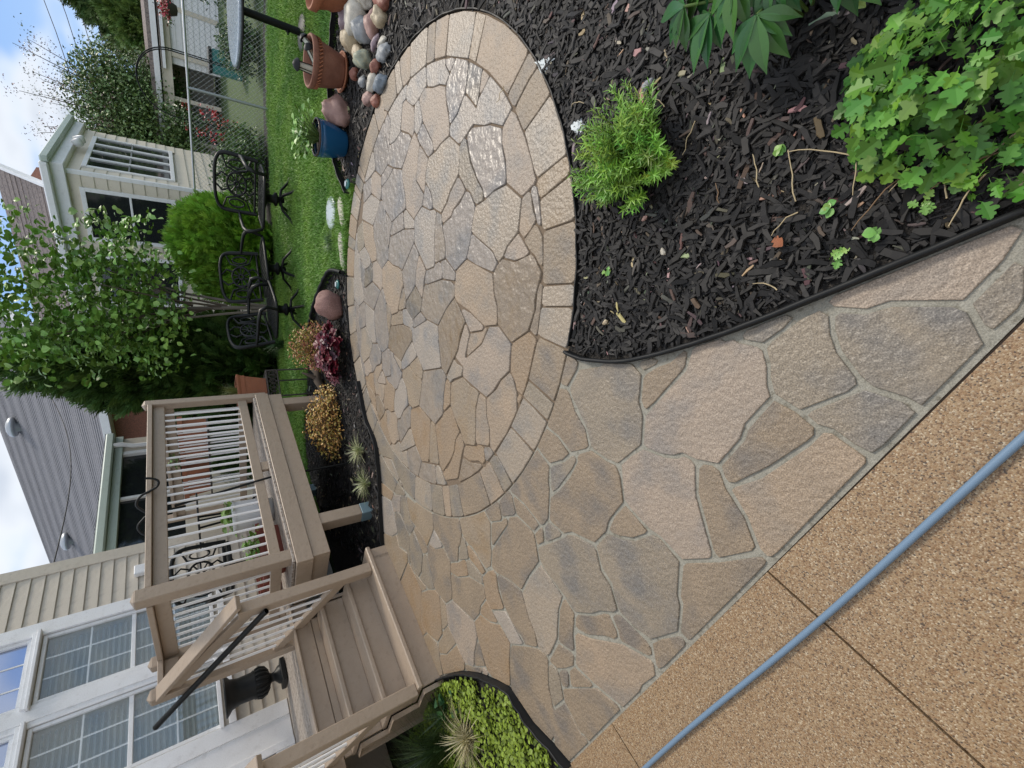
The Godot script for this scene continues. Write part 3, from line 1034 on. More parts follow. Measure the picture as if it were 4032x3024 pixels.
func make_deck() -> void:
	var o := Vector3(2.8, 0, -4.1)
	var d := thing("deck", "tan painted raised deck with white balusters and a flight of stairs", "deck", house_basis * o, TH)
	var P: Material = M.deck_paint
	# floor boards run along the house
	var n := -4.02
	while n > -6.25:
		var a0 := 2.70 if n > -4.68 else -0.6
		lb(d, "floor_board", M.worn_floor, o, a0, 5.32, 0.835, 0.862, n - .138, n, .004)
		n -= 0.143
	# fascia, two boards deep
	lb(d, "fascia_board", P, o, 2.66, 5.36, 0.685, 0.834, -4.03, -3.995)
	lb(d, "fascia_board", P, o, 2.69, 5.34, 0.525, 0.683, -4.04, -4.005)
	lb(d, "fascia_board", P, o, 2.66, 2.695, 0.685, 0.834, -4.69, -4.031)
	lb(d, "fascia_board", P, o, 2.692, 2.725, 0.525, 0.683, -4.69, -4.041)
	lb(d, "fascia_board", P, o, 5.325, 5.36, 0.685, 0.834, -6.3, -4.031)
	lb(d, "fascia_board", P, o, 5.30, 5.335, 0.525, 0.683, -6.3, -4.041)
	lb(d, "fascia_board", P, o, -0.6, 2.66, 0.72, 0.86, -4.74, -4.70)
	for a in [3.1, 3.7, 4.3, 4.9]:
		lb(d, "joist", P, o, a - .02, a + .02, 0.60, 0.833, -6.25, -4.05)
	# legs
	for a in [[3.12, -4.08], [5.18, -4.08], [3.12, -5.9], [5.18, -5.9]]:
		lb(d, "leg", P, o, a[0] - .07, a[0] + .07, 0.10, 0.60, a[1] - .07, a[1] + .07, .006)
		lb(d, "post_sleeve", M.copper_sleeve, o, a[0] - .073, a[0] + .073, -0.05, 0.10, a[1] - .073, a[1] + .073, .006)
	# front railing
	capped_post(d, o, 2.80, -4.08, 0.70, 2.035, .115)
	capped_post(d, o, 5.40, -4.08, 0.70, 2.0, .09)
	capped_post(d, o, 5.40, -6.15, 0.86, 2.0, .09)
	lb(d, "rail_cap", P, o, 2.86, 5.36, 1.895, 1.94, -4.17, -4.03)
	lb(d, "rail_board", P, o, 2.86, 5.36, 1.785, 1.893, -4.12, -4.08)
	lb(d, "bottom_rail", P, o, 2.86, 5.36, 0.935, 1.03, -4.125, -4.075)
	lb(d, "rail_block", P, o, 4.03, 4.16, 0.863, 0.933, -4.12, -4.08)
	for k in 22:
		part(d, "baluster", baluster_mesh(0.77), M.white_paint, Transform3D(Basis.IDENTITY, Vector3(2.935 + k * 0.1082, 1.025, -4.1) - o))
	# end railing
	lb(d, "rail_cap", P, o, 5.33, 5.47, 1.80, 1.84, -6.1, -4.13)
	lb(d, "rail_board", P, o, 5.38, 5.42, 1.70, 1.798, -6.1, -4.13)
	lb(d, "bottom_rail", P, o, 5.375, 5.425, 0.93, 1.02, -6.1, -4.13)
	for k in 17:
		part(d, "baluster", baluster_mesh(0.70), M.white_paint, Transform3D(Basis.IDENTITY, Vector3(5.4, 1.01, -4.23 - k * 0.112) - o))
	# return railing beside the stairs
	capped_post(d, o, 2.79, -5.13, 0.862, 2.02, .1)
	lb(d, "rail_cap", P, o, 2.73, 2.87, 1.895, 1.938, -5.08, -4.14)
	lb(d, "rail_board", P, o, 2.78, 2.82, 1.785, 1.893, -5.08, -4.14)
	lb(d, "bottom_rail", P, o, 2.775, 2.825, 0.935, 1.03, -5.08, -4.14)
	for k in 8:
		part(d, "baluster", baluster_mesh(0.77), M.white_paint, Transform3D(Basis.IDENTITY, Vector3(2.8, 1.025, -4.24 - k * 0.108) - o))
	capped_post(d, o, 2.42, -4.98, 0.862, 2.01, .1)
	lb(d, "rail_cap", P, o, 2.47, 2.74, 1.895, 1.938, -5.12, -4.99)
	lb(d, "rail_board", P, o, 2.47, 2.74, 1.785, 1.893, -5.07, -5.03)
	capped_post(d, o, 1.22, -4.98, 0.862, 2.01, .1)
	# stairs
	var st := holder(d, "stairs")
	var ys := [0.205, 0.43, 0.655]
	var ns := [-4.0, -4.24, -4.465]
	for k in 3:
		lb(st, "tread", M.tread_paint, o, 1.20, 2.62 if k == 0 else 2.46, ys[k] - .042, ys[k], ns[k] - .285, ns[k], .008)
		var y0: float = [-0.05, ys[0], ys[1]][k]
		lb(st, "riser", P, o, 1.205, 2.60 if k == 0 else 2.455, y0, ys[k] - .043, ns[k] - .06, ns[k] - .03)
	lb(st, "riser", P, o, 1.205, 2.455, ys[2], 0.715, -4.74, -4.705)
	lb(st, "edge_board", M.tread_paint, o, 1.15, 2.66, 0.862, 0.880, -4.86, -4.67, .006)
	for a in [1.17, 2.49]:
		var g := G.new()
		var c := [Vector2(-4.03, -.05), Vector2(-4.03, .165), Vector2(-4.27, .165), Vector2(-4.27, .39), Vector2(-4.50, .39), Vector2(-4.50, .615), Vector2(-4.70, .615), Vector2(-4.70, -.05)]
		var pl := PackedVector2Array(c)
		g.prism(pl, 0.0, 0.036)
		var b := Basis(Vector3(0, 0, 1), Vector3(1, 0, 0), Vector3(0, 1, 0))
		part(st, "stringer", g.mesh(), P, Transform3D(b, Vector3(a - .018, 0, 0) - o))
	# stair railings
	for s in 2:
		var a: float = [2.42, 1.22][s]
		lb(st, "newel", P, o, a - .05, a + .05, 0.206, 1.335, -4.14, -4.04, .006)
		var r0 := Vector3(a, 1.30, -4.02) - o
		var r1 := Vector3(a, 1.93, -4.95) - o
		beam(st, "handrail", M.tread_paint, r0 + Vector3(0, .03, .08), r1, 0.13, 0.04)
		beam(st, "rail_board", P, r0 + Vector3(0, -.06, -.1), r1 + Vector3(0, -.085, 0), 0.04, 0.10)
		beam(st, "lower_rail", P, Vector3(a, .47, -4.13) - o, Vector3(a, 1.02, -4.95) - o, 0.05, 0.09)
		for k in 7:
			var t := (k + .6) / 7.0
			var nn := lerpf(-4.15, -4.93, t)
			var yb := lerpf(.49, 1.02, t)
			part(st, "baluster", baluster_mesh(0.80), M.white_paint, Transform3D(Basis.IDENTITY, Vector3(a, yb, nn) - o))
	# black grab pipe fixed inside the right railing
	var gp := G.new()
	gp.tube([Vector3(2.34, 1.13, -4.08) - o, Vector3(2.34, 1.15, -4.10) - o, Vector3(2.34, 1.98, -5.36) - o], 0.025, 12)
	part(st, "grab_pipe", gp.mesh(), M.black_iron)

# ------------------------------------------------------------------ buildings beyond
func shingle_roof(parent: Node3D, m: Material, e0: Vector3, e1: Vector3, up: Vector3, rows: int) -> void:
	# one slope: courses of shingle strips, each lying on the one below
	var side := (e1 - e0)
	var nrm := side.cross(up).normalized()
	if nrm.y < 0: nrm = -nrm
	var g := G.new()
	for k in rows:
		var a := up * (k / float(rows))
		var b := up * ((k + 1.08) / float(rows))
		var segs := int(ceil(side.length() / 0.9))
		for j in segs:
			var s0 := side * (j / float(segs))
			var s1 := side * ((j + 1) / float(segs))
			var t := nrm * (0.012 + 0.005 * sin(j * 12.9 + k * 7.3))
			g.col = Color(1, 1, 1)
			var uo := Vector2(rng.randf() * 5.0, rng.randf() * 5.0)
			g.quad(e0 + s0 + a + t, e0 + s1 + a + t, e0 + s1 + b + nrm * .004, e0 + s0 + b + nrm * .004, uo, uo + Vector2(.9, 0), uo + Vector2(.9, .3), uo + Vector2(0, .3))
			g.quad(e0 + s0 + a, e0 + s1 + a, e0 + s1 + a + t, e0 + s0 + a + t, uo, uo, uo, uo)
	g.quad(e0, e1, e1 + up, e0 + up)
	part(parent, "roof", g.mesh(), m)

func make_background() -> void:
	# neighbour with the large grey roof: its ridge runs square to our deck
	var o := Vector3(12.3, 0, -7.0)
	var h := thing("neighbour_house", "brick neighbour house with a large grey shingle roof and two vents", "house", house_basis * o, TH)
	lb(h, "wall", M.brick, o, 11.9, 21.0, 0, 3.3, -22.0, -8.6, 0)
	var e0 := Vector3(11.4, 3.32, -24.0) - o
	var e1 := Vector3(11.4, 3.32, -8.0) - o
	shingle_roof(h, M.shingle_grey, e0, e1, Vector3(6.9, 3.7, 0), 64)
	lb(h, "fascia", M.white_paint, o, 11.36, 11.42, 3.16, 3.32, -24.0, -8.0)
	lb(h, "soffit", M.white_paint, o, 11.42, 11.9, 3.16, 3.19, -24.0, -8.0)
	lb(h, "rake_board", M.white_paint, o, 11.42, 11.5, 3.12, 3.3, -8.05, -7.98)
	beam(h, "rake_board", M.white_paint, Vector3(11.4, 3.22, -7.98) - o, Vector3(18.3, 6.92, -7.98) - o, .05, .2)
	var w := holder(h, "window")
	lb(w, "frame", M.white_paint, o, 11.84, 11.9, 1.0, 2.75, -14.0, -12.4)
	lb(w, "pane", M.painted_dark_room, o, 11.82, 11.85, 1.08, 2.67, -13.9, -13.25, 0)
	lb(w, "pane", M.painted_dark_room, o, 11.82, 11.85, 1.08, 2.67, -13.15, -12.5, 0)
	# roof vents: low round turbines
	for v in [[0.06, 0.216], [-10.73, 0.167]]:
		var az := deg_to_rad(v[0])
		var dirn := Vector3(sin(az), v[1], -cos(az))
		var la := house_basis.inverse() * dirn
		# meet the slope: (a - 11.4) * 3.7 / 6.9 = y - 3.32 with a = t la.x, y = 1.53 + t v
		var t: float = (3.32 - 1.53 - 11.4 * 3.7 / 6.9) / (v[1] - la.x * 3.7 / 6.9)
		var p := Vector3(la.x * t, 1.53 + v[1] * t, la.z * t) - o
		var g := G.new()
		g.lathe([Vector2(.0, -.25), Vector2(.17, -.25), Vector2(.17, .03), Vector2(.30, .05), Vector2(.34, .12), Vector2(.30, .20), Vector2(.18, .26), Vector2(0, .28)], 18, p)
		part(h, "roof_vent", g.mesh(), M.galvanised)
	# power line to the roof
	var c1 := G.new()
	var cp := []
	for k in 24:
		var t := k / 23.0
		cp.append(Vector3(-2.2, 3.35, -9.3).lerp(Vector3(0.9, 4.55, -16.6), t) + Vector3(0, -0.32 * sin(t * PI), 0))
	c1.tube(cp, 0.009, 6)
	single("service_cable", c1.mesh(), M.black_plastic, "thin dark service cable hanging across the grey roof", "cable")
	# beige bay with windows beyond the fence
	o = Vector3(0, 0, 0)
	var C2 := Vector3(5.03, 0, -12.0)
	var b := thing("bay_house", "cream sided neighbour house with white fascia and two large windows", "house", C2, TH)
	# local x runs away to the right (along its right wall), local -z along its left wall
	lb(b, "wall", M.siding_far, o, 0.0, 3.9, 0, 3.25, -5.4, -0.02, 0)
	var y := 0.0
	while y < 3.2:
		lap_board(b, M.siding_far, Vector3.ZERO, 0.05, 0.36, y, 0.2, 0.0)
		lap_board(b, M.siding_far, Vector3.ZERO, 3.22, 3.9, y, 0.2, 0.0)
		y += 0.2
	y = 0.0
	while y < 3.2:
		for r in [[0.36, 3.22]]:
			if y + .2 < 1.5 or y > 2.95:
				lap_board(b, M.siding_far, Vector3.ZERO, r[0], r[1], y, 0.2, 0.0)
		y += 0.2
	# left wall boards stand along -z on the plane x = 0
	var lw := holder(b, "left_wall")
	lw.transform = Transform3D(Basis(Vector3.UP, -PI / 2), Vector3.ZERO)   # local x -> parent z, local z -> parent -x
	y = 0.0
	while y < 3.2:
		if y + .2 < 1.35 or y > 2.95:
			lap_board(lw, M.siding_far, Vector3.ZERO, -5.4, 0.0, y, 0.2, 0.0)
		else:
			lap_board(lw, M.siding_far, Vector3.ZERO, -0.28, 0.0, y, 0.2, 0.0)
			lap_board(lw, M.siding_far, Vector3.ZERO, -1.55, -1.40, y, 0.2, 0.0)
			lap_board(lw, M.siding_far, Vector3.ZERO, -5.4, -3.3, y, 0.2, 0.0)
		y += 0.2
	lb(b, "corner_board", M.white_paint, o, -0.03, 0.05, 0, 3.2, -0.05, 0.03)
	for f in [[-1.36, -0.32], [-2.9, -1.75]]:
		var wn := holder(b, "window")
		lb(wn, "frame", M.white_paint, o, -.05, 0, 1.48, 1.56, f[0] - .04, f[1] + .04)
		lb(wn, "frame", M.white_paint, o, -.05, 0, 2.96, 3.04, f[0] - .04, f[1] + .04)
		lb(wn, "frame", M.white_paint, o, -.05, 0, 1.56, 2.96, f[0] - .04, f[0] + .04)
		lb(wn, "frame", M.white_paint, o, -.05, 0, 1.56, 2.96, f[1] - .04, f[1] + .04)
		lb(wn, "pane", M.painted_dark_room, o, -.025, -.015, 1.56, 2.96, f[0] + .04, f[1] - .04, 0)
		lb(wn, "meeting_rail", M.white_paint, o, -.045, -.016, 2.24, 2.28, f[0] + .04, f[1] - .04)
	var wr := holder(b, "window")
	lb(wr, "frame", M.white_paint, o, .36, 3.22, 1.45, 1.53, 0, .05)
	lb(wr, "frame", M.white_paint, o, .36, 3.22, 2.92, 3.0, 0, .05)
	lb(wr, "pane", M.painted_dark_room, o, .42, 3.16, 1.53, 2.92, .004, .014, 0)
	for k in 5:
		var a := lerpf(.41, 3.17, k / 4.0)
		lb(wr, "mullion", M.white_paint, o, a - .05, a + .05, 1.53, 2.92, .006, .045)
	lb(wr, "meeting_rail", M.blind, o, .42, 3.16, 2.24, 2.27, .015, .03)
	lb(b, "fascia", M.white_paint, o, -.12, 4.0, 3.2, 3.5, -5.5, .14, .01)
	lb(b, "gutter", M.sage_trim, o, -.2, 4.1, 3.38, 3.51, .14, .26, .02)
	lb(b, "gutter", M.white_paint, o, -.25, -.12, 3.40, 3.53, -5.5, .14, .02)
	# twin floodlight under the fascia
	var fl := G.new()
	fl.lathe([Vector2(0, 0), Vector2(.08, .0), Vector2(.1, .14), Vector2(.0, .16)], 12, Vector3(1.55, 3.08, .14), Basis(Vector3.RIGHT, 1.0))
	fl.lathe([Vector2(0, 0), Vector2(.08, .0), Vector2(.1, .14), Vector2(.0, .16)], 12, Vector3(1.85, 3.08, .14), Basis(Vector3.RIGHT, 1.2))
	part(b, "floodlight", fl.mesh(), M.white_paint)
	# main roof behind the bay
	shingle_roof(b, M.shingle_brown, Vector3(.1, 3.54, -5.2), Vector3(.1, 3.54, -.4), Vector3(.95, .85, 0), 10)
	lb(b, "gable_wall", M.brick, o, .5, 1.5, 3.5, 3.85, -.55, -.45, 0)
	beam(b, "rake_board", M.white_paint, Vector3(.05, 3.52, -.38), Vector3(1.05, 4.41, -.38), .06, .14)
	# brick gable seen between the leaves
	var gb := thing("brick_house", "red brick house end with white rake boards behind the redbud tree", "house", Vector3(3.0, 0, -19.5), TH)
	var gg := G.new()
	for s in [0.0, -7.0]:
		gg.tri(Vector3(-2.4, 3.2, s), Vector3(2.4, 3.2, s), Vector3(0, 5.2, s))
	gg.box(Vector3(0, 1.6, -3.5), Vector3(4.8, 3.2, 7))
	part(gb, "wall", gg.mesh(), M.brick)
	beam(gb, "rake_board", M.white_paint, Vector3(-2.7, 3.1, .05), Vector3(0, 5.35, .05), .1, .25)
	beam(gb, "rake_board", M.white_paint, Vector3(2.7, 3.1, .05), Vector3(0, 5.35, .05), .1, .25)
	# low white shed at the right edge
	var sd := thing("garden_shed", "low white shed with a brown roof at the right edge", "shed", Vector3(13.2, 0, -15.4), -0.55)
	var so := Vector3.ZERO
	y = -0.1
	while y < 1.4:
		lap_board(sd, M.white_paint, so, -2.6, 2.6, y, 0.15, 0.0)
		y += .15
	lb(sd, "wall", M.white_paint, so, -2.6, 2.6, -.1, 1.5, -2.4, -.03, 0)
	shingle_roof(sd, M.shingle_brown, Vector3(-2.8, 1.47, .2), Vector3(2.8, 1.47, .2), Vector3(0, .42, -1.4), 5)
	lb(sd, "gutter", M.white_paint, so, -2.8, 2.8, 1.40, 1.48, .2, .28)
	# open porch beside it
	var po := thing("porch", "distant open porch with white gutter and tan beam", "porch", Vector3(10.6, 0, -16.8), -0.5)
	lb(po, "beam", M.siding_far, so, -1.9, 1.9, 1.25, 1.52, -.2, 0)
	lb(po, "gutter", M.white_paint, so, -2.0, 2.0, 1.56, 1.70, -.2, .12)
	lb(po, "roof", M.shingle_brown, so, -2.0, 2.0, 1.70, 1.80, -3.0, .1)
	for a in [-1.8, -.6, .6, 1.8]:
		lb(po, "post", M.siding_far, so, a - .06, a + .06, 0, 1.25, -.15, -.03)
	lb(po, "back_wall", M.siding_far, so, -1.9, 1.9, 0, 1.6, -2.6, -2.5, 0)
	for a in [-1.9, 1.84]:
		lb(po, "side_wall", M.siding_far, so, a, a + .06, 0, 1.6, -2.5, -.21, 0)
	# white outbuilding half hidden by the tree
	var wb := thing("outbuilding", "white sided outbuilding with dark windows behind the ornamental tree", "building", Vector3(10.6, 0, -20.6), -.45)
	y = 0.0
	while y < 2.0:
		lap_board(wb, M.white_paint, so, -2.2, 2.2, y, .2, 0.0)
		y += .2
	lb(wb, "wall", M.white_paint, so, -2.2, 2.2, 0, 2.0, -3.0, -.02, 0)
	lb(wb, "roof", M.shingle_grey, so, -2.4, 2.4, 2.0, 2.15, -3.2, .2)
	for a in [-1.3, .4]:
		var wq := holder(wb, "window")
		lb(wq, "pane", M.painted_dark_room, so, a, a + .9, .45, 1.25, .025, .035, 0)
		lb(wq, "frame", M.white_paint, so, a - .06, a + .96, 1.25, 1.33, .02, .06)
	# teal bin and bright path beyond the fence
	var tb := thing("storage_bin", "teal plastic storage bin beyond the fence under the arch", "bin", Vector3(8.0, 0, -11.7), -.55)
	lb(tb, "body", M.teal_bin, so, -.24, .24, 0, .60, -.2, .2, .03)
	lb(tb, "lid", M.black_plastic, so, -.26, .26, .602, .66, -.22, .22, .02)
	# overhead wires far off
	for k in 4:
		var wire := G.new()
		var wp := []
		for j in 12:
			var t := j / 11.0
			wp.append(Vector3(30 + k * 1.2, 9.6 - k * .5, -30).lerp(Vector3(13 + k * .8, 4.4 - .35 * k, -26), t) + Vector3(0, -.8 * sin(t * PI), 0))
		wire.tube(wp, 0.015, 5)
		single("power_line", wire.mesh(), M.black_plastic, ["highest of the four thin power lines in the sky", "second highest of the four thin power lines", "third highest of the four thin power lines", "lowest of the four thin power lines above the evergreens"][k], "wire", Transform3D.IDENTITY, "power lines above the far trees")

# ------------------------------------------------------------------ leaves
# a flat leaf folded along its midrib, lying along +x from the stalk; outline as half widths
func add_leaf(g: G, at: Vector3, b: Basis, ln: float, half: Array, fold := 0.25, droop := 0.2) -> void:
	var k := half.size()
	var rib := []
	var L := []
	var R := []
	for j in k:
		var t := j / float(k - 1)
		var p := Vector3(t * ln, -droop * ln * t * t, 0)
		rib.append(at + b * p)
		var w: float = half[j] * ln
		L.append(at + b * (p + Vector3(0, fold * w, -w)))
		R.append(at + b * (p + Vector3(0, fold * w, w)))
	for j in k - 1:
		for S in [[L, rib], [rib, R]]:
			var p0: Vector3 = S[0][j]
			var p1: Vector3 = S[1][j]
			var p2: Vector3 = S[1][j + 1]
			var p3: Vector3 = S[0][j + 1]
			var nn := (p1 - p0).cross(p3 - p0) + (p2 - p1).cross(p3 - p2)
			nn = nn.normalized()
			if nn.dot(b.y) < 0: nn = -nn
			var i := g.vert(p0, nn)
			g.vert(p1, nn); g.vert(p2, nn); g.vert(p3, nn)
			g.tri_i(i, i + 1, i + 2); g.tri_i(i, i + 2, i + 3)

func leaf_clump(key: String, n: int, ln: float, half: Array, spread: float, sd: int, droop := 0.25) -> Mesh:
	if cache.has(key):
		return cache[key]
	var r := RandomNumberGenerator.new()
	r.seed = sd
	var g := G.new()
	for k in n:
		var at := Vector3(r.randfn(), r.randfn(), r.randfn()) * spread * .5
		var b := Basis(Vector3.UP, r.randf() * TAU) * Basis(Vector3.BACK, r.randf_range(-.9, .5)) * Basis(Vector3.RIGHT, r.randf_range(-.7, .7))
		var l := r.randf_range(.85, 1.2)
		g.col = Color(l, l, l)
		add_leaf(g, at, b, ln * r.randf_range(.7, 1.2), half, .2, droop)
	cache[key] = g.mesh()
	return cache[key]

# a flat fan of scale foliage, as on arborvitae, growing along +x
func frond_mesh(key: String, ln: float, sd: int) -> Mesh:
	if cache.has(key):
		return cache[key]
	var r := RandomNumberGenerator.new()
	r.seed = sd
	var g := G.new()
	for f in 3:
		var b0 := Basis(Vector3.UP, r.randf_range(-.9, .9)) * Basis(Vector3.BACK, r.randf_range(-.3, .9)) * Basis(Vector3.RIGHT, r.randf_range(-1, 1))
		for k in 6:
			var t := k / 6.0
			for s in [-1, 1]:
				var b := b0 * Basis(Vector3.UP, s * r.randf_range(.35, .8) * (1.0 - t * .5)) * Basis(Vector3.RIGHT, r.randf_range(-.4, .4))
				var l := ln * .46 * (1.1 - t * .6)
				var at := b0 * Vector3(t * ln * .75, 0, 0)
				g.quad(at, at + b * Vector3(l * .5, 0, l * .13), at + b * Vector3(l, -l * .1, 0), at + b * Vector3(l * .5, 0, -l * .13))
	cache[key] = g.mesh()
	return cache[key]

func crown(parent: Node3D, blobs: Array, n: int, mesh: Mesh, m: Material, base: Color, vary: float, shell := 0.55, size := 1.0, outward := false) -> void:
	var xfs := []
	var cols := []
	var tot := 0.0
	for bl in blobs:
		tot += bl[1].x * bl[1].y * bl[1].z
	for bl in blobs:
		var k := int(n * bl[1].x * bl[1].y * bl[1].z / tot)
		for i in k:
			var d := Vector3(rng.randfn(), rng.randfn(), rng.randfn()).normalized()
			var rr := pow(rnd(shell * shell * shell, 1.0), 1 / 3.0) * rnd(.86, 1.1)
			var p: Vector3 = bl[0] + d * bl[1] * rr
			var b := Basis(Vector3.UP, rnd(0, TAU)) * Basis(Vector3.RIGHT, rnd(-.5, .5))
			if outward:
				var x := (d * Vector3(1, .35, 1) + Vector3(0, .35, 0)).normalized()
				var z := x.cross(Vector3.UP).normalized()
				b = Basis(x, z.cross(x), z) * Basis(Vector3.RIGHT, rnd(-1.5, 1.5))
			xfs.append(Transform3D(b.scaled_local(Vector3.ONE * rnd(.75, 1.25) * size), p))
			var f := rnd(1.0 - vary, 1.0 + vary)
			var h := rnd(-.12, .12)
			cols.append(Color(base.r * f * (1.0 + h), base.g * f, base.b * f * (1.0 - h)))
	bake(parent, "crown", mesh, m, xfs, cols)

# copies of one mesh joined into real geometry
func bake(parent: Node3D, called: String, mesh: Mesh, m: Material, xfs: Array, cols: Array) -> void:
	var a := mesh.surface_get_arrays(0)
	var v0: PackedVector3Array = a[Mesh.ARRAY_VERTEX]
	var n0: PackedVector3Array = a[Mesh.ARRAY_NORMAL]
	var i0: PackedInt32Array = a[Mesh.ARRAY_INDEX]
	var k := v0.size()
	var v := PackedVector3Array()
	var n := PackedVector3Array()
	var c := PackedColorArray()
	var ix := PackedInt32Array()
	ix.resize(i0.size() * xfs.size())
	var w := 0
	for j in xfs.size():
		var t: Transform3D = xfs[j]
		var cc := PackedColorArray()
		cc.resize(k)
		cc.fill(cols[j])
		v.append_array(t * v0)
		n.append_array(Transform3D(t.basis.orthonormalized(), Vector3.ZERO) * n0)
		c.append_array(cc)
		var off := j * k
		for q in i0:
			ix[w] = q + off
			w += 1
	var o := []
	o.resize(Mesh.ARRAY_MAX)
	o[Mesh.ARRAY_VERTEX] = v
	o[Mesh.ARRAY_NORMAL] = n
	o[Mesh.ARRAY_COLOR] = c
	o[Mesh.ARRAY_INDEX] = ix
	var am := ArrayMesh.new()
	am.add_surface_from_arrays(Mesh.PRIMITIVE_TRIANGLES, o)
	part(parent, called, am, m)

func limbs(parent: Node3D, called: String, m: Material, list: Array) -> void:
	var g := G.new()
	for l in list:
		g.tube(l[0], l[1], 8)
	part(parent, called, g.mesh(), m)

func make_trees() -> void:
	# redbud behind the chairs, several stems
	var at := Vector3(1.80, -0.02, -9.15)
	var t := thing("redbud_tree", "young multi-stemmed tree with round green leaves behind the black chairs", "tree", at)
	var brs := []
	for k in 6:
		var q := k * 1.05 + .3
		var e := Vector3(cos(q) * rnd(.45, .95), rnd(2.3, 3.2), sin(q) * rnd(.3, .7))
		brs.append([[Vector3(cos(q) * .03, .9 + .1 * k, sin(q) * .03), e * Vector3(.3, .55, .3) + Vector3(0, .25, 0), e], [.022, .015, .006]])
	limbs(t, "trunk", M.bark_grey, [[[Vector3(0, 0, 0), Vector3(.01, .6, 0), Vector3(-.02, 1.2, .02), Vector3(-.06, 2.2, 0)], [.045, .034, .03, .012]], [[Vector3(.03, .1, 0), Vector3(.10, .8, .03), Vector3(.22, 1.5, 0), Vector3(.5, 2.4, .1)], [.03, .025, .02, .008]], [[Vector3(-.02, .2, .02), Vector3(-.12, 1.0, 0), Vector3(-.25, 1.8, .05), Vector3(-.6, 2.7, 0)], [.024, .02, .016, .006]]])
	limbs(t, "branches", M.bark, brs)
	var rb := leaf_clump("redbud", 8, .088, [.06, .42, .42, .02], .17, 5, .3)
	crown(t, [[Vector3(-.05, 2.55, 0), Vector3(1.05, .8, .8)], [Vector3(.75, 2.35, .1), Vector3(.75, .85, .6)], [Vector3(-.5, 2.0, .25), Vector3(.7, .55, .5)], [Vector3(.35, 1.85, .1), Vector3(.75, .45, .5)], [Vector3(.1, 3.45, 0), Vector3(1.35, .85, .8)], [Vector3(-.55, 3.0, .2), Vector3(.7, .7, .5)]], 640, rb, M.leaf, Color(.19, .34, .07), .4, .12)
	# tall dark arborvitae right of the deck
	t = thing("arborvitae", "tall dark green arborvitae hedge tree beside the deck's end post", "tree", Vector3(1.0, -.02, -10.7))
	limbs(t, "trunk", M.bark, [[[Vector3(0, 0, 0), Vector3(0, 3.4, 0)], [.09, .02]]])
	var fr := frond_mesh("frond", .30, 8)
	var bl := []
	for k in 9:
		var y := .3 + k * .42
		var r: float = [.75, .86, .92, .92, .88, .80, .68, .52, .30][k]
		bl.append([Vector3(.08 * sin(k * 2.0), y, .05 * cos(k)), Vector3(r, .38, r)])
	crown(t, bl, 5600, fr, M.needle, Color(.075, .145, .03), .35, .72, 1.0, true)
	t = thing("arborvitae", "second dark arborvitae standing behind the deck railing", "tree", Vector3(-.5, -.02, -11.6))
	limbs(t, "trunk", M.bark, [[[Vector3(0, 0, 0), Vector3(0, 2.0, 0)], [.07, .02]]])
	crown(t, [[Vector3(0, .7, 0), Vector3(1.0, .7, .8)], [Vector3(-.7, .6, .2), Vector3(.8, .6, .7)], [Vector3(.1, 1.3, 0), Vector3(.7, .45, .6)]], 2400, fr, M.needle, Color(.055, .105, .025), .35, .72, 1.0, true)
	t = thing("clipped_hedge", "dark hedge seen through the deck balusters", "hedge", Vector3(-2.1, -.02, -10.9))
	crown(t, [[Vector3(0, .7, 0), Vector3(1.0, .8, .5)], [Vector3(-1.0, .6, .3), Vector3(.9, .7, .5)], [Vector3(.9, .6, -.2), Vector3(.8, .7, .5)]], 2400, fr, M.needle, Color(.075, .15, .03), .35, .7, 1.0, true)
	# round bright globe bush
	t = thing("globe_arborvitae", "round bright green evergreen bush between fence and black chairs", "bush", Vector3(3.12, -.02, -9.85))
	limbs(t, "trunk", M.bark, [[[Vector3(0, 0, 0), Vector3(0, .9, 0)], [.05, .02]]])
	crown(t, [[Vector3(0, .75, 0), Vector3(.82, .80, .7)], [Vector3(-.55, .65, .1), Vector3(.5, .62, .5)], [Vector3(.35, .8, .1), Vector3(.5, .66, .5)], [Vector3(.05, 1.1, 0), Vector3(.55, .42, .5)]], 4600, fr, M.needle, Color(.24, .44, .05), .35, .75, .8, true)
	# purple tipped tree beyond the fence
	t = thing("ornamental_tree", "loose tree with purple tipped upper branches beyond the chain-link fence", "tree", Vector3(9.7, -.02, -18.4))
	var br := []
	for k in 46:
		var q := rnd(0, TAU)
		var e := Vector3(cos(q) * rnd(.3, 2.3), rnd(2.6, 4.9), sin(q) * rnd(.3, 1.6))
		br.append([[Vector3(cos(q) * .15, .4, sin(q) * .15), e * Vector3(.45, .55, .45), e], [.04, .022, .006]])
	limbs(t, "trunk", M.bark, [[[Vector3(0, 0, 0), Vector3(0, 1.6, 0)], [.16, .1]]])
	limbs(t, "branches", M.bark, br)
	var oc := leaf_clump("ornamental", 14, .095, [.03, .30, .28, .02], .42, 15)
	crown(t, [[Vector3(-.2, 1.9, 0), Vector3(2.4, 1.3, 1.6)], [Vector3(.3, 2.9, 0), Vector3(1.8, 1.0, 1.3)], [Vector3(-1.4, 1.2, .6), Vector3(1.2, .9, 1.0)]], 3400, oc, M.leaf, Color(.13, .205, .065), .4, .15)
	var tips := []
	var tcol := []
	for b in br:
		for k in 6:
			var e: Vector3 = b[0][2]
			tips.append(Transform3D(Basis(Vector3.UP, rnd(0, TAU)).scaled(Vector3.ONE * rnd(.35, .7)), e + Vector3(rnd(-.18, .18), rnd(-.5, .25), rnd(-.18, .18))))
			tcol.append(Color(rnd(.16, .26), rnd(.12, .17), rnd(.11, .17)) if rng.randf() < .7 else Color(.14, .18, .08))
	bake(t, "branch_tips", oc, M.leaf, tips, tcol)
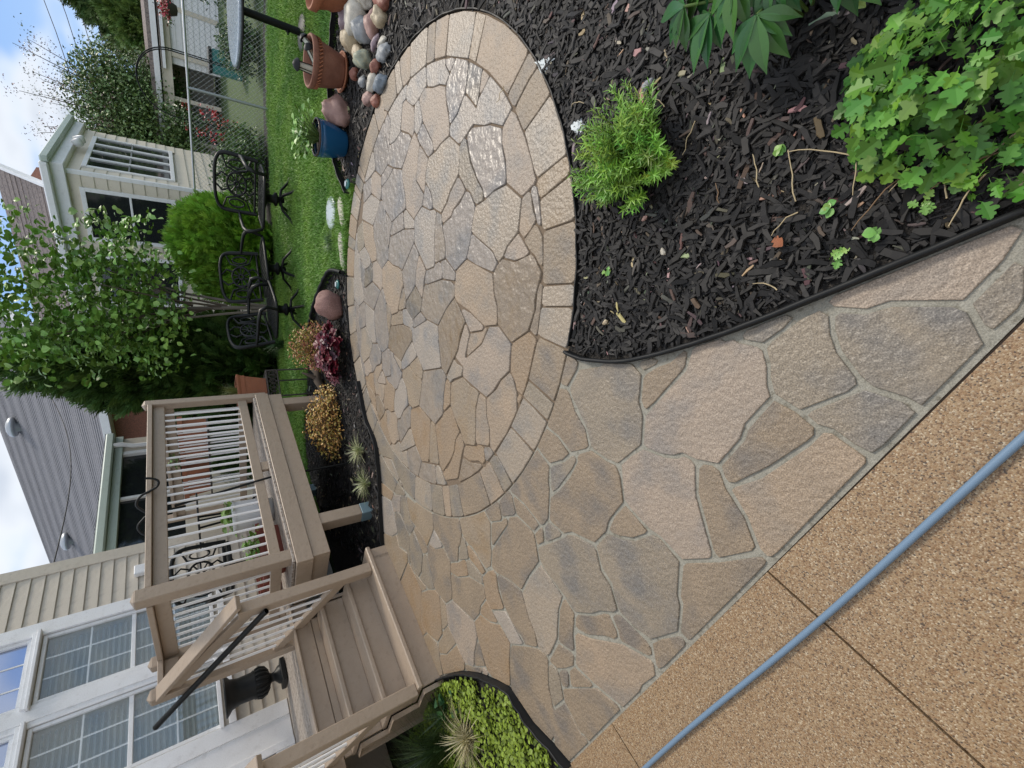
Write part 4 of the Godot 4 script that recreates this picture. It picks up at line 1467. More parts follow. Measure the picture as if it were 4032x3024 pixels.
	# evergreen at the right edge
	t = thing("evergreen_tree", "large dark evergreen above the white shed at the right edge", "tree", Vector3(20.5, -.02, -26.0))
	limbs(t, "trunk", M.bark, [[[Vector3(0, 0, 0), Vector3(0, 6, 0)], [.3, .08]]])
	crown(t, [[Vector3(0, 2.4, 0), Vector3(3.1, 1.8, 2.6)], [Vector3(.8, 4.0, 0), Vector3(2.4, 1.6, 2.0)], [Vector3(1.6, 5.2, 0), Vector3(1.8, 1.3, 1.5)], [Vector3(-1.9, 1.8, .5), Vector3(1.4, 1.2, 1.4)]], 3000, frond_mesh("bigfrond", .75, 9), M.needle, Color(.075, .13, .035), .4, .7, 1.0, true)
	t = thing("evergreen_tree", "lighter green feathery evergreen in front of the dark one", "tree", Vector3(15.6, -.02, -21.5))
	limbs(t, "trunk", M.bark, [[[Vector3(0, 0, 0), Vector3(0, 2.6, 0)], [.14, .04]]])
	crown(t, [[Vector3(0, 1.6, 0), Vector3(1.3, 1.2, 1.2)], [Vector3(.3, 2.5, 0), Vector3(.8, .7, .8)]], 1500, frond_mesh("bigfrond", .75, 9), M.needle, Color(.14, .22, .055), .35, .7, .7, true)
	# shrubs along the fence foot
	var sh := leaf_clump("shrub", 12, .06, [.03, .20, .26, .18, .02], .16, 25)
	for s in [[Vector3(4.55, 0, -9.75), .62, Color(.085, .16, .03), "leafy shrub at the fence foot right of the globe bush", 420], [Vector3(5.2, 0, -10.3), .5, Color(.11, .19, .04), "loose green shrub beyond the fence below the cream house", 300], [Vector3(6.9, 0, -9.5), .45, Color(.06, .12, .03), "low dark shrub beyond the fence under the flowering arch", 260], [Vector3(8.3, 0, -9.2), .8, Color(.05, .10, .03), "dark leafy bush beyond the fence at the right edge", 600]]:
		t = thing("shrub", s[3], "shrub", s[0])
		crown(t, [[Vector3(0, s[1] * .6, 0), Vector3(s[1], s[1] * .7, s[1] * .8)], [Vector3(s[1] * .5, s[1] * .4, .1), Vector3(s[1] * .6, s[1] * .5, s[1] * .6)]], s[4], sh, M.leaf, s[2], .4, .3)

# ------------------------------------------------------------------ chain-link fence, arch
func make_fence() -> void:
	var p0 := Vector3(7.85, 0, -7.05)
	var p1 := Vector3(2.6, 0, -10.95)
	var d := (p1 - p0)
	var L := d.length()
	var dx := d / L
	var f := thing("chain_link_fence", "galvanised chain-link fence along the back of the lawn", "fence", p0)
	for s in [0.0, (Vector3(5.58, 0, -9.0) - p0).length(), L]:
		var g := G.new()
		g.tube([Vector3(0, -.05, 0), Vector3(0, 1.2, 0)], .024, 10)
		part(f, "post", g.mesh(), M.galvanised, Transform3D(Basis.IDENTITY, dx * s))
	var top := G.new()
	top.tube([Vector3(0, 1.19, 0), dx * L + Vector3(0, 1.19, 0)], .019, 8)
	part(f, "top_rail", top.mesh(), M.galvanised)
	var g := G.new()
	var step := .075
	var k := 0
	while k * step < L:
		for s in [-1.0, 1.0]:
			var a: float = k * step
			var b: float = a + s * 1.14
			var y0 := .03
			var y1 := 1.17
			if b < 0:
				y1 = y0 + a
				b = 0
			if b > L:
				y1 = y0 + (L - a)
				b = L
			if y1 - y0 < .03:
				continue
			var off: Vector3 = Vector3(-dx.z, 0, dx.x) * .003 * s
			g.tube([dx * a + Vector3(0, y0, 0) + off, dx * b + Vector3(0, y1, 0) + off], .0019, 4, false)
		k += 1
	var w := part(f, "wire_mesh", g.mesh(), M.galvanised)
	w.set_meta("kind", "stuff")
	# iron arch with red flowers
	var at := Vector3(6.25, 0, -10.15)
	var a := thing("garden_arch", "black iron garden arch with climbing red flowers beyond the fence", "arch", at, -.5)
	for s in [-.16, .16]:
		var pts := []
		for j in 21:
			var q := PI * j / 20.0
			pts.append(Vector3(-cos(q) * .55, 1.35 + sin(q) * .55, s) if j > 0 and j < 20 else Vector3(-cos(q) * .55, 1.35, s))
		pts.push_front(Vector3(-.55, 0, s))
		pts.append(Vector3(.55, 0, s))
		var h := G.new()
		h.tube(pts, .011, 6)
		part(a, "hoop", h.mesh(), M.black_iron)
	for sx in [-.55, .55]:
		for y in [.15, .4, .65, .9, 1.15, 1.4]:
			part(a, "rung", box_mesh(Vector3(.01, .01, .32), 0), M.black_iron, Transform3D(Basis.IDENTITY, Vector3(sx, y, 0)))
	var vine := leaf_clump("vine", 9, .05, [.03, .28, .32, .2, .02], .11, 35)
	crown(a, [[Vector3(-.55, .65, 0), Vector3(.16, .7, .2)], [Vector3(-.5, 1.3, 0), Vector3(.2, .3, .2)]], 120, vine, M.leaf, Color(.06, .12, .03), .4, .1)
	var fl := []
	var fc := []
	for k2 in 34:
		fl.append(Transform3D(Basis(Vector3.UP, rnd(0, TAU)).scaled(Vector3.ONE * rnd(.8, 1.35)), Vector3(-.55 + rnd(-.26, .26), rnd(.1, 1.25), rnd(-.05, .26))))
		fc.append(Color(rnd(.45, .65), rnd(.015, .04), rnd(.02, .05)))
	bake(a, "flowers", vine, M.leaf, fl, fc)
	# hanging basket in front of the shed
	var hb := thing("hanging_basket", "hanging basket of red flowers in front of the white shed", "basket", Vector3(11.1, 1.05, -14.6))
	var bg := G.new()
	bg.lathe([Vector2(0, .0), Vector2(.12, .02), Vector2(.2, .22), Vector2(.18, .22), Vector2(0, .2)], 14)
	part(hb, "bowl", bg.mesh(), M.rust_iron)
	var hx := []
	var hc := []
	for k3 in 40:
		hx.append(Transform3D(Basis(Vector3.UP, rnd(0, TAU)).scaled(Vector3.ONE * 1.5), Vector3(rnd(-.24, .24), rnd(.15, .42), rnd(-.2, .2))))
		hc.append(Color(.45, .05, .07) if rng.randf() < .5 else Color(.09, .14, .04))
	bake(hb, "flowers", vine, M.leaf, hx, hc)
	var cg := G.new()
	cg.tube([Vector3(0, .3, 0), Vector3(0, .55, 0)], .008, 5)
	part(hb, "hanger", cg.mesh(), M.black_iron)

# ------------------------------------------------------------------ black garden chairs, table
func chair_parts(t: Node3D) -> void:
	var I: Material = M.black_iron
	var W := .30
	# seat rim and lattice
	var g := G.new()
	var rim := []
	for k in 24:
		var q := TAU * k / 24.0
		var c := Vector3(cos(q), 0, sin(q))
		rim.append(Vector3(signf(c.x) * pow(absf(c.x), .5) * W, .42 + .015 * c.z, signf(c.z) * pow(absf(c.z), .5) * .27))
	g.tube(rim, .022, 6, true, true)
	part(t, "seat_rim", g.mesh(), I)
	for s in [-1.0, 1.0]:
		for k in range(-6, 7):
			var a := Vector3(k * .075, .425, 0)
			var dd := Vector3(s, 0, 1).normalized()
			var t0 := -9.0
			var t1 := 9.0
			for ax in [0, 2]:
				var lim: float = [W - .01, 0, .255][ax]
				var u0: float = (-lim - a[ax]) / dd[ax]
				var u1: float = (lim - a[ax]) / dd[ax]
				t0 = maxf(t0, minf(u0, u1))
				t1 = minf(t1, maxf(u0, u1))
			if t1 - t0 < .05:
				continue
			beam(t, "seat_slat", I, a + dd * t0, a + dd * t1, .022, .008, .002)
	# backrest: arched frame, wheel with spokes, side scrolls
	var lean := Basis(Vector3.RIGHT, -.17)
	var o := Vector3(0, .44, -.26)
	var fr := [Vector3(-W, 0, 0), Vector3(-W - .01, .25, 0), Vector3(-W, .46, 0), Vector3(-.2, .535, 0), Vector3(0, .55, 0), Vector3(.2, .535, 0), Vector3(W, .46, 0), Vector3(W + .01, .25, 0), Vector3(W, 0, 0)]
	var c3 := Curve3D.new()
	for k in fr.size():
		var tn: Vector3 = (fr[min(k + 1, fr.size() - 1)] - fr[max(k - 1, 0)]) * .16
		c3.add_point(fr[k], -tn, tn)
	c3.bake_interval = .05
	var fp := []
	for p in c3.get_baked_points():
		fp.append(o + lean * p)
	g = G.new()
	g.tube(fp, .023, 8)
	g.tube([o + lean * Vector3(-W, .03, 0), o + lean * Vector3(W, .03, 0)], .016, 6)
	part(t, "back_frame", g.mesh(), I)
	g = G.new()
	g.tube(loop_points(o + lean * Vector3(0, .27, 0), .125, .125, lean, 22), .014, 6, true, true)
	g.tube(loop_points(o + lean * Vector3(0, .27, 0), .03, .03, lean, 12), .014, 6, true, true)
	for k in 10:
		var q := TAU * k / 10.0
		var e := Vector3(cos(q), sin(q), 0)
		g.tube([o + lean * (Vector3(0, .27, 0) + e * .03), o + lean * (Vector3(0, .27, 0) + e * .122)], .009, 5)
	part(t, "wheel_medallion", g.mesh(), I)
	for s in [-1.0, 1.0]:
		g = G.new()
		g.tube([o + lean * Vector3(s * W, .08, 0), o + lean * Vector3(s * .17, .14, 0), o + lean * Vector3(s * .135, .27, 0), o + lean * Vector3(s * .17, .40, 0), o + lean * Vector3(s * W, .46, 0)], .012, 6)
		g.tube(loop_points(o + lean * Vector3(s * .215, .27, 0), .045, .10, lean, 16), .011, 6, true, true)
		g.tube([o + lean * Vector3(s * .06, .36, 0), o + lean * Vector3(s * .1, .46, 0), o + lean * Vector3(s * .04, .53, 0)], .011, 6)
		g.tube([o + lean * Vector3(s * .06, .18, 0), o + lean * Vector3(s * .1, .1, 0), o + lean * Vector3(s * .04, .035, 0)], .011, 6)
		part(t, "scroll", g.mesh(), I)
		g = G.new()
		g.tube([o + lean * Vector3(s * (W + .01), .24, 0), Vector3(s * (W + .05), .67, -.1), Vector3(s * (W + .055), .665, .08), Vector3(s * (W + .04), .64, .2), Vector3(s * (W + .02), .56, .235), Vector3(s * W, .43, .19)], [.018, .023, .025, .024, .019, .018], 8)
		part(t, "arm", g.mesh(), I)
	# swivel pedestal and four feet
	g = G.new()
	g.lathe([Vector2(0, .40), Vector2(.12, .405), Vector2(.13, .385), Vector2(.05, .35), Vector2(.045, .27), Vector2(.075, .25), Vector2(.075, .22), Vector2(.035, .20), Vector2(.03, .12), Vector2(0, .11)], 14)
	part(t, "pedestal", g.mesh(), I)
	for k in 4:
		var q := TAU * k / 4.0 + .78
		var e := Vector3(cos(q), 0, sin(q))
		g = G.new()
		g.tube([e * .02 + Vector3(0, .17, 0), e * .12 + Vector3(0, .15, 0), e * .22 + Vector3(0, .05, 0), e * .28 + Vector3(0, .015, 0), e * .31 + Vector3(0, .02, 0)], [.022, .018, .015, .016, .01], 7)
		part(t, "foot", g.mesh(), I)

func make_furniture() -> void:
	var c := thing("garden_chair", "black cast-metal swivel chair with wheel back, middle of the three", "chair", Vector3(2.24, -.02, -7.96), .22, "black cast-metal garden chairs on the lawn")
	chair_parts(c)
	c.transform.basis = c.transform.basis.scaled_local(Vector3(1.4, 1.03, 1.25))
	for s in [[Vector3(3.25, -.02, -7.60), -.75, "black cast-metal swivel chair nearest the chain-link fence, turned left"], [Vector3(1.48, -.02, -7.53), .85, "black cast-metal swivel chair nearest the plant stand, turned right"]]:
		var d: Node3D = c.duplicate()
		d.name = numbered("garden_chair")
		add_child(d)
		d.transform = Transform3D(Basis(Vector3.UP, s[1]).scaled_local(Vector3(1.4, 1.03, 1.25)), s[0])
		tag(d, s[2], "chair", "black cast-metal garden chairs on the lawn")
	# round table on a black pole
	var t := thing("pedestal_table", "round mottled grey-blue table on a black pole at the right edge", "table", Vector3(4.88, -.02, -6.02))
	var g := G.new()
	g.lathe([Vector2(0, .765), Vector2(.60, .765), Vector2(.625, .775), Vector2(.625, .80), Vector2(.60, .81), Vector2(0, .812)], 40)
	with_tex(mat("table_top", lin(.52, .57, .62), .16), blotch(512, 141, .03, .05, .25, Color(1, 1, 1), Color(.55, .6, .65), Color(.95, 1, 1), .6), null, 1.4, 1.0, true)
	part(t, "table_top", g.mesh(), M.table_top)
	g = G.new()
	g.tube(loop_points(Vector3(0, .762, 0), .63, .63, Basis(Vector3.RIGHT, PI / 2), 40), .012, 6, true, true)
	part(t, "rim", g.mesh(), M.black_iron)
	g = G.new()
	g.lathe([Vector2(.045, .02), Vector2(.045, .76), Vector2(0, .765)], 16)
	part(t, "pole", g.mesh(), M.black_iron)
	g = G.new()
	g.lathe([Vector2(0, .0), Vector2(.22, .0), Vector2(.23, .02), Vector2(.20, .04), Vector2(.06, .06), Vector2(0, .06)], 28)
	part(t, "base_plate", g.mesh(), M.black_iron)
	g = G.new()
	g.lathe([Vector2(0, 0), Vector2(.022, 0), Vector2(.022, .015), Vector2(.01, .02), Vector2(.01, .05), Vector2(0, .05)], 12, Vector3(-.045, .2, 0), Basis(Vector3.BACK, PI / 2))
	part(t, "knob", g.mesh(), M.black_iron)
	# furniture on the deck, seen through the balusters
	var dc := thing("deck_chair", "black metal chair on the deck behind the white pot", "chair", an(4.05, -5.75, .862), TH + 2.6)
	chair_parts(dc)
	var dt := thing("bistro_table", "small round black table on the deck behind the balusters", "table", an(4.55, -5.35, .862), TH)
	g = G.new()
	g.lathe([Vector2(0, .68), Vector2(.36, .68), Vector2(.37, .69), Vector2(.36, .70), Vector2(0, .70)], 30)
	part(dt, "table_top", g.mesh(), M.black_iron)
	for k in 3:
		var q := TAU * k / 3.0
		var e := Vector3(cos(q), 0, sin(q))
		g = G.new()
		g.tube([e * .08 + Vector3(0, .68, 0), e * .06 + Vector3(0, .4, 0), e * .16 + Vector3(0, .1, 0), e * .3], .014, 7)
		part(dt, "leg", g.mesh(), M.black_iron)
	# twin shepherd's hook
	var hk := thing("shepherd_hook", "tall black double shepherd's hook standing in the bed before the deck", "garden hook", Vector3(-.80, -.02, -5.56))
	g = G.new()
	g.tube([Vector3(0, -.1, 0), Vector3(-.005, .9, 0), Vector3(-.12, 1.75, .02)], [.012, .012, .013], 8)
	part(hk, "stake", g.mesh(), M.black_iron)
	var hx := Vector3(-.985, 0, .14).normalized()
	for s in [1.0, -1.0]:
		g = G.new()
		var o := Vector3(-.15, 0, .02)
		var pts := [o + Vector3(0, 1.70, 0), o + Vector3(0, 1.92, 0), o + hx * s * .05 + Vector3(0, 2.0, 0), o + hx * s * .11 + Vector3(0, 2.035, 0), o + hx * s * .18 + Vector3(0, 2.0, 0), o + hx * s * .22 + Vector3(0, 1.92, 0), o + hx * s * .25 + Vector3(0, 1.87, 0), o + hx * s * .30 + Vector3(0, 1.86, 0), o + hx * s * .335 + Vector3(0, 1.91, 0), o + hx * s * .345 + Vector3(0, 1.96, 0)]
		var c3 := Curve3D.new()
		for k in pts.size():
			var tn: Vector3 = (pts[min(k + 1, pts.size() - 1)] - pts[max(k - 1, 0)]) * .17
			c3.add_point(pts[k], -tn, tn)
		c3.bake_interval = .02
		var bp := []
		for p in c3.get_baked_points(): bp.append(p)
		g.tube(bp, .011, 8)
		part(hk, "hook", g.mesh(), M.black_iron)
	g = G.new()
	g.tube([Vector3(-.145, 1.66, .02), Vector3(-.15, 1.82, .02)], .014, 8)
	part(hk, "collar", g.mesh(), M.black_iron)

# ------------------------------------------------------------------ pots and planters
func pot(t: Node3D, prof: Array, m: Material, soil_r: float, soil_y: float, rim_mat: Material = null) -> void:
	var g := G.new()
	g.lathe(prof, 36)
	part(t, "pot", g.mesh(), m)
	g = G.new()
	g.lathe([Vector2(soil_r, soil_y - .01), Vector2(soil_r * .6, soil_y), Vector2(0, soil_y + .005)], 24)
	part(t, "soil", g.mesh(), M.pot_soil)

func lantern(at: Vector3, tilt: Vector3, label: String, s := 1.0) -> void:
	var l := thing("solar_lantern", label, "lantern", at, rnd(0, TAU), "small lanterns lying in the terracotta pot")
	l.transform = Transform3D(Basis.from_euler(tilt).scaled(Vector3.ONE * s), at)
	var g := G.new()
	g.lathe([Vector2(0, 0), Vector2(.045, 0), Vector2(.045, .012), Vector2(.036, .018)], 16)
	part(l, "base", g.mesh(), M.black_plastic)
	g = G.new()
	g.lathe([Vector2(.036, .018), Vector2(.030, .15)], 4)
	part(l, "glass", g.mesh(), M.lantern_glass)
	for k in 4:
		var q := TAU * k / 4.0
		g = G.new()
		g.tube([Vector3(cos(q) * .038, .015, sin(q) * .038), Vector3(cos(q) * .032, .155, sin(q) * .032)], .0035, 5)
		part(l, "bar", g.mesh(), M.black_plastic)
	g = G.new()
	g.lathe([Vector2(.05, .15), Vector2(.05, .158), Vector2(.03, .18), Vector2(.012, .19), Vector2(0, .192)], 16)
	part(l, "cap", g.mesh(), M.black_plastic)

func trough(label: String, at: Vector3, turn: float, w: float, h: float, dpt: float, m: Material, group := "") -> Node3D:
	var t := thing("planter_trough", label, "planter", at, turn, group)
	var g := G.new()
	var rows := []
	for y in [[0.0, .84], [h * .82, .96], [h * .82, 1.05], [h, 1.06], [h, .95], [h - .03, .94]]:
		var row := []
		for k in [[-1, 1], [1, 1], [1, -1], [-1, -1]]:
			row.append(Vector3(k[0] * w * .5 * y[1], y[0], k[1] * dpt * .5 * y[1]))
		rows.append(row)
	for r in rows.size() - 1:
		for k in 4:
			g.quad(rows[r][k], rows[r][(k + 1) % 4], rows[r + 1][(k + 1) % 4], rows[r + 1][k])
	g.quad(rows[0][3], rows[0][2], rows[0][1], rows[0][0])
	part(t, "box", g.mesh(), m)
	g = G.new()
	g.box(Vector3(0, h - .04, 0), Vector3(w * .9, .02, dpt * .88))
	part(t, "soil", g.mesh(), M.pot_soil)
	return t

func make_pots() -> void:
	# big terracotta pot with lanterns
	var at := Vector3(3.40, -.01, -4.52)
	var t := thing("terracotta_pot", "large terracotta pot with rope rim holding lanterns, behind the rocks", "pot", at)
	pot(t, [Vector2(0, .03), Vector2(.135, .03), Vector2(.150, .05), Vector2(.185, .18), Vector2(.205, .27), Vector2(.213, .285), Vector2(.218, .30), Vector2(.232, .315), Vector2(.236, .35), Vector2(.225, .362), Vector2(.208, .355), Vector2(.198, .30), Vector2(.19, .20)], M.weathered_clay, .195, .25)
	var g := G.new()
	g.lathe([Vector2(0, 0), Vector2(.15, 0), Vector2(.185, .03), Vector2(.19, .045), Vector2(.17, .045), Vector2(.15, .02), Vector2(0, .02)], 30)
	part(t, "saucer", g.mesh(), M.terracotta)
	g = G.new()
	for k in 40:      # twisted rope band
		var q := TAU * k / 40.0
		var q2 := q + .13
		g.tube([Vector3(cos(q) * .216, .270, sin(q) * .216), Vector3(cos(q2) * .223, .305, sin(q2) * .223)], .0075, 5)
	part(t, "rope_band", g.mesh(), M.terracotta)
	lantern(at + Vector3(-.10, .30, .02), Vector3(.1, .5, .12), "upright black-capped lantern leaning at the left of the terracotta pot", 1.15)
	lantern(at + Vector3(.02, .27, -.03), Vector3(.9, .3, -.2), "pale lantern lying in the middle of the terracotta pot", 1.0)
	lantern(at + Vector3(.10, .28, .01), Vector3(.8, 1.2, -.3), "pale lantern lying at the right side of the terracotta pot", 1.0)
	# second terracotta pot at the right edge
	t = thing("terracotta_pot", "orange terracotta pot standing on the rocks at the right edge", "pot", Vector3(3.86, .02, -4.08))
	pot(t, [Vector2(0, 0), Vector2(.13, 0), Vector2(.15, .08), Vector2(.185, .17), Vector2(.175, .18), Vector2(.205, .28), Vector2(.235, .30), Vector2(.235, .36), Vector2(.215, .365), Vector2(.195, .28)], M.terracotta, .19, .26)
	# blue glazed pot
	at = Vector3(2.74, -.01, -4.70)
	t = thing("blue_pot", "blue glazed pot with a bright green fleshy plant", "pot", at)
	pot(t, [Vector2(0, 0), Vector2(.115, 0), Vector2(.13, .02), Vector2(.165, .14), Vector2(.182, .24), Vector2(.184, .262), Vector2(.176, .268), Vector2(.183, .276), Vector2(.186, .29), Vector2(.178, .30)], M.blue_glaze, .165, .27)
	g = G.new()
	g.tube(loop_points(Vector3(0, .30, 0), .176, .176, Basis(Vector3.RIGHT, PI / 2), 36), .012, 8, true, true)
	part(t, "rim", g.mesh(), M.glaze_rim)
	var pl := thing("fleshy_plant", "bright green spoon-leaved plant growing in the blue pot", "plant", at + Vector3(0, .27, 0))
	var stems := G.new()
	var lm := one_leaf("spoon", .085, [.06, .10, .34, .46, .38, .05], .3, .1)
	for k in 85:
		var q := rnd(0, TAU)
		var r := rnd(.03, .23)
		var tip := Vector3(cos(q) * r, rnd(.10, .24) - r * .12, sin(q) * r)
		if k < 14:
			tip += Vector3(.06, .02, .02)
		stems.tube([Vector3(cos(q) * .03, 0, sin(q) * .03), tip * Vector3(.6, .75, .6), tip], [.004, .0035, .003], 5, false)
		place_leaf(pl, lm, tip, q + rnd(-.6, .6), rnd(-.2, .8), rnd(.6, 1.05), Color(.12, .28, .03), .3)
	part(pl, "stems", stems.mesh(), M.stem_green)
	# plant stand with a weathered square pot by the deck post
	at = Vector3(.24, -.02, -7.15)
	t = thing("plant_stand", "grey iron plant stand with lattice band at the deck's end", "plant stand", at, .35)
	for sx in [-.2, .2]:
		for sz in [-.2, .2]:
			part(t, "leg", box_mesh(Vector3(.018, .66, .018), .002), M.rust_iron, Transform3D(Basis.IDENTITY, Vector3(sx, .33, sz)))
	for y in [.66, .52]:
		for s in [-.2, .2]:
			part(t, "rail", box_mesh(Vector3(.418, .016, .018), .002), M.rust_iron, Transform3D(Basis.IDENTITY, Vector3(0, y, s)))
			part(t, "rail", box_mesh(Vector3(.018, .016, .40), .002), M.rust_iron, Transform3D(Basis.IDENTITY, Vector3(s, y, 0)))
	part(t, "shelf", box_mesh(Vector3(.40, .01, .40), .002), M.rust_iron, Transform3D(Basis.IDENTITY, Vector3(0, .655, 0)))
	for s in 4:
		g = G.new()
		var bb := Basis(Vector3.UP, s * PI / 2)
		for k in 3:
			for m2 in [-1, 1]:
				var pts := []
				for j in 9:
					pts.append(bb * Vector3(-.19 + (k + j / 8.0) * .127, .585 + m2 * .05 * sin(j / 8.0 * TAU), .2))
				g.tube(pts, .0045, 5)
		part(t, "lattice_band", g.mesh(), M.rust_iron)
	t = thing("clay_planter", "weathered square terracotta planter on the iron stand", "pot", Vector3(.24, .645, -7.15), .35)
	g = G.new()
	var sq := [[0.0, .135], [.26, .178], [.26, .186], [.285, .190], [.285, .186], [.31, .19], [.34, .205], [.36, .206], [.36, .185], [.30, .175]]
	for r in sq.size() - 1:
		for k in 4:
			var q0 := PI / 4 + k * PI / 2
			var q1 := q0 + PI / 2
			var e0 := Vector3(cos(q0), 0, -sin(q0)) * 1.2
			var e1 := Vector3(cos(q1), 0, -sin(q1)) * 1.2
			g.quad(e0 * sq[r][1] + Vector3(0, sq[r][0], 0), e1 * sq[r][1] + Vector3(0, sq[r][0], 0), e1 * sq[r + 1][1] + Vector3(0, sq[r + 1][0], 0), e0 * sq[r + 1][1] + Vector3(0, sq[r + 1][0], 0))
	part(t, "pot", g.mesh(), M.terracotta)
	part(t, "soil", box_mesh(Vector3(.28, .02, .28), 0), M.pot_soil, Transform3D(Basis.IDENTITY, Vector3(0, .31, 0)))
	blades("thread_plant", "fine yellow-green thread-leaved plant in the square clay planter", Vector3(.24, .95, -7.15), 240, .10, .26, .5, .0016, Color(.17, .19, .05), .35)
	# trough planters on the deck
	trough("dark red trough planter on the deck beside the corner post", an(3.18, -4.42, .863), TH, .56, .21, .22, M.red_planter, "red trough planters on the deck")
	trough("red trough planter on the deck before the house wall", an(3.30, -5.0, .863), TH, .50, .21, .22, M.red_planter, "red trough planters on the deck")
	leafy("planter_herbs", "bright green bushy herbs growing in the dark red trough", an(3.20, -4.42, 1.06), Vector3(.30, .16, .14), 230, Color(.17, .33, .05), .05)
	for s in [[5.52, -4.78, "clay window box hanging on the deck's end railing"], [5.52, -5.5, "clay window box on the end railing nearer the house"]]:
		var wb := trough(s[2], an(s[0], s[1], 1.38), TH + PI / 2, .56, .31, .24, M.terracotta, "clay window boxes on the end railing")
		part(wb, "bracket", box_mesh(Vector3(.5, .02, .3), .002), M.rust_iron, Transform3D(Basis.IDENTITY, Vector3(0, -.012, 0)))
	leafy("box_plant", "spreading pale green plant in the window box on the end railing", an(5.52, -5.1, 1.70), Vector3(.16, .14, .5), 160, Color(.16, .27, .06), .05)
	t = thing("white_bucket_pot", "white plastic pot standing on the deck behind the balusters", "pot", an(3.72, -4.42, .863))
	pot(t, [Vector2(0, 0), Vector2(.13, 0), Vector2(.135, .06), Vector2(.15, .07), Vector2(.165, .36), Vector2(.178, .365), Vector2(.18, .40), Vector2(.165, .40), Vector2(.155, .34)], M.white_pot, .155, .34)
	leafy("broadleaf_seedling", "light green broad-leaved seedling in the white pot", an(3.72, -4.42, 1.22), Vector3(.17, .14, .15), 70, Color(.22, .36, .09), .09)
	# cast urn by the windows
	t = thing("cast_urn", "black cast pedestal urn on the deck below the window", "urn", an(2.62, -5.98, .87), TH)
	g = G.new()
	g.box(Vector3(0, .025, 0), Vector3(.25, .05, .25), Basis.IDENTITY, .006)
	part(t, "plinth", g.mesh(), M.black_iron)
	g = G.new()
	g.lathe([Vector2(.10, .05), Vector2(.09, .075), Vector2(.05, .11), Vector2(.045, .14), Vector2(.06, .155), Vector2(.10, .17), Vector2(.135, .21), Vector2(.15, .26), Vector2(.14, .30), Vector2(.15, .31), Vector2(.135, .33), Vector2(.13, .46), Vector2(.15, .53), Vector2(.20, .57), Vector2(.21, .58), Vector2(.20, .59), Vector2(.17, .58), Vector2(.12, .50)], 30)
	part(t, "bowl", g.mesh(), M.black_iron)
	for k in 18:
		var q := TAU * k / 18.0
		g = G.new()
		var e := Vector3(cos(q), 0, sin(q))
		g.tube([e * .09 + Vector3(0, .168, 0), e * .134 + Vector3(0, .205, 0), e * .151 + Vector3(0, .255, 0), e * .143 + Vector3(0, .298, 0)], [.008, .016, .018, .010], 6)
		part(t, "gadroon", g.mesh(), M.black_iron)

# ------------------------------------------------------------------ rocks
func rock_mesh(sd: int, s: Vector3, rough := .18, freq := 1.1) -> Mesh:
	var n := FastNoiseLite.new()
	n.seed = sd
	n.frequency = freq
	n.fractal_octaves = 3
	var g := G.new()
	var rows := []
	var nu := 20
	var nv := 12
	for j in nv + 1:
		var th := PI * j / nv
		var row := []
		for i in nu:
			var q := -TAU * i / nu
			var d := Vector3(sin(th) * cos(q), -cos(th), sin(th) * sin(q))
			var e := d * (1.0 + rough * 2.0 * n.get_noise_3dv(d * 1.2))
			e.y = maxf(e.y, -.8)
			row.append(e * s)
		rows.append(row)
	g.grid(rows, true, Vector2(3, 2))
	return g.mesh()

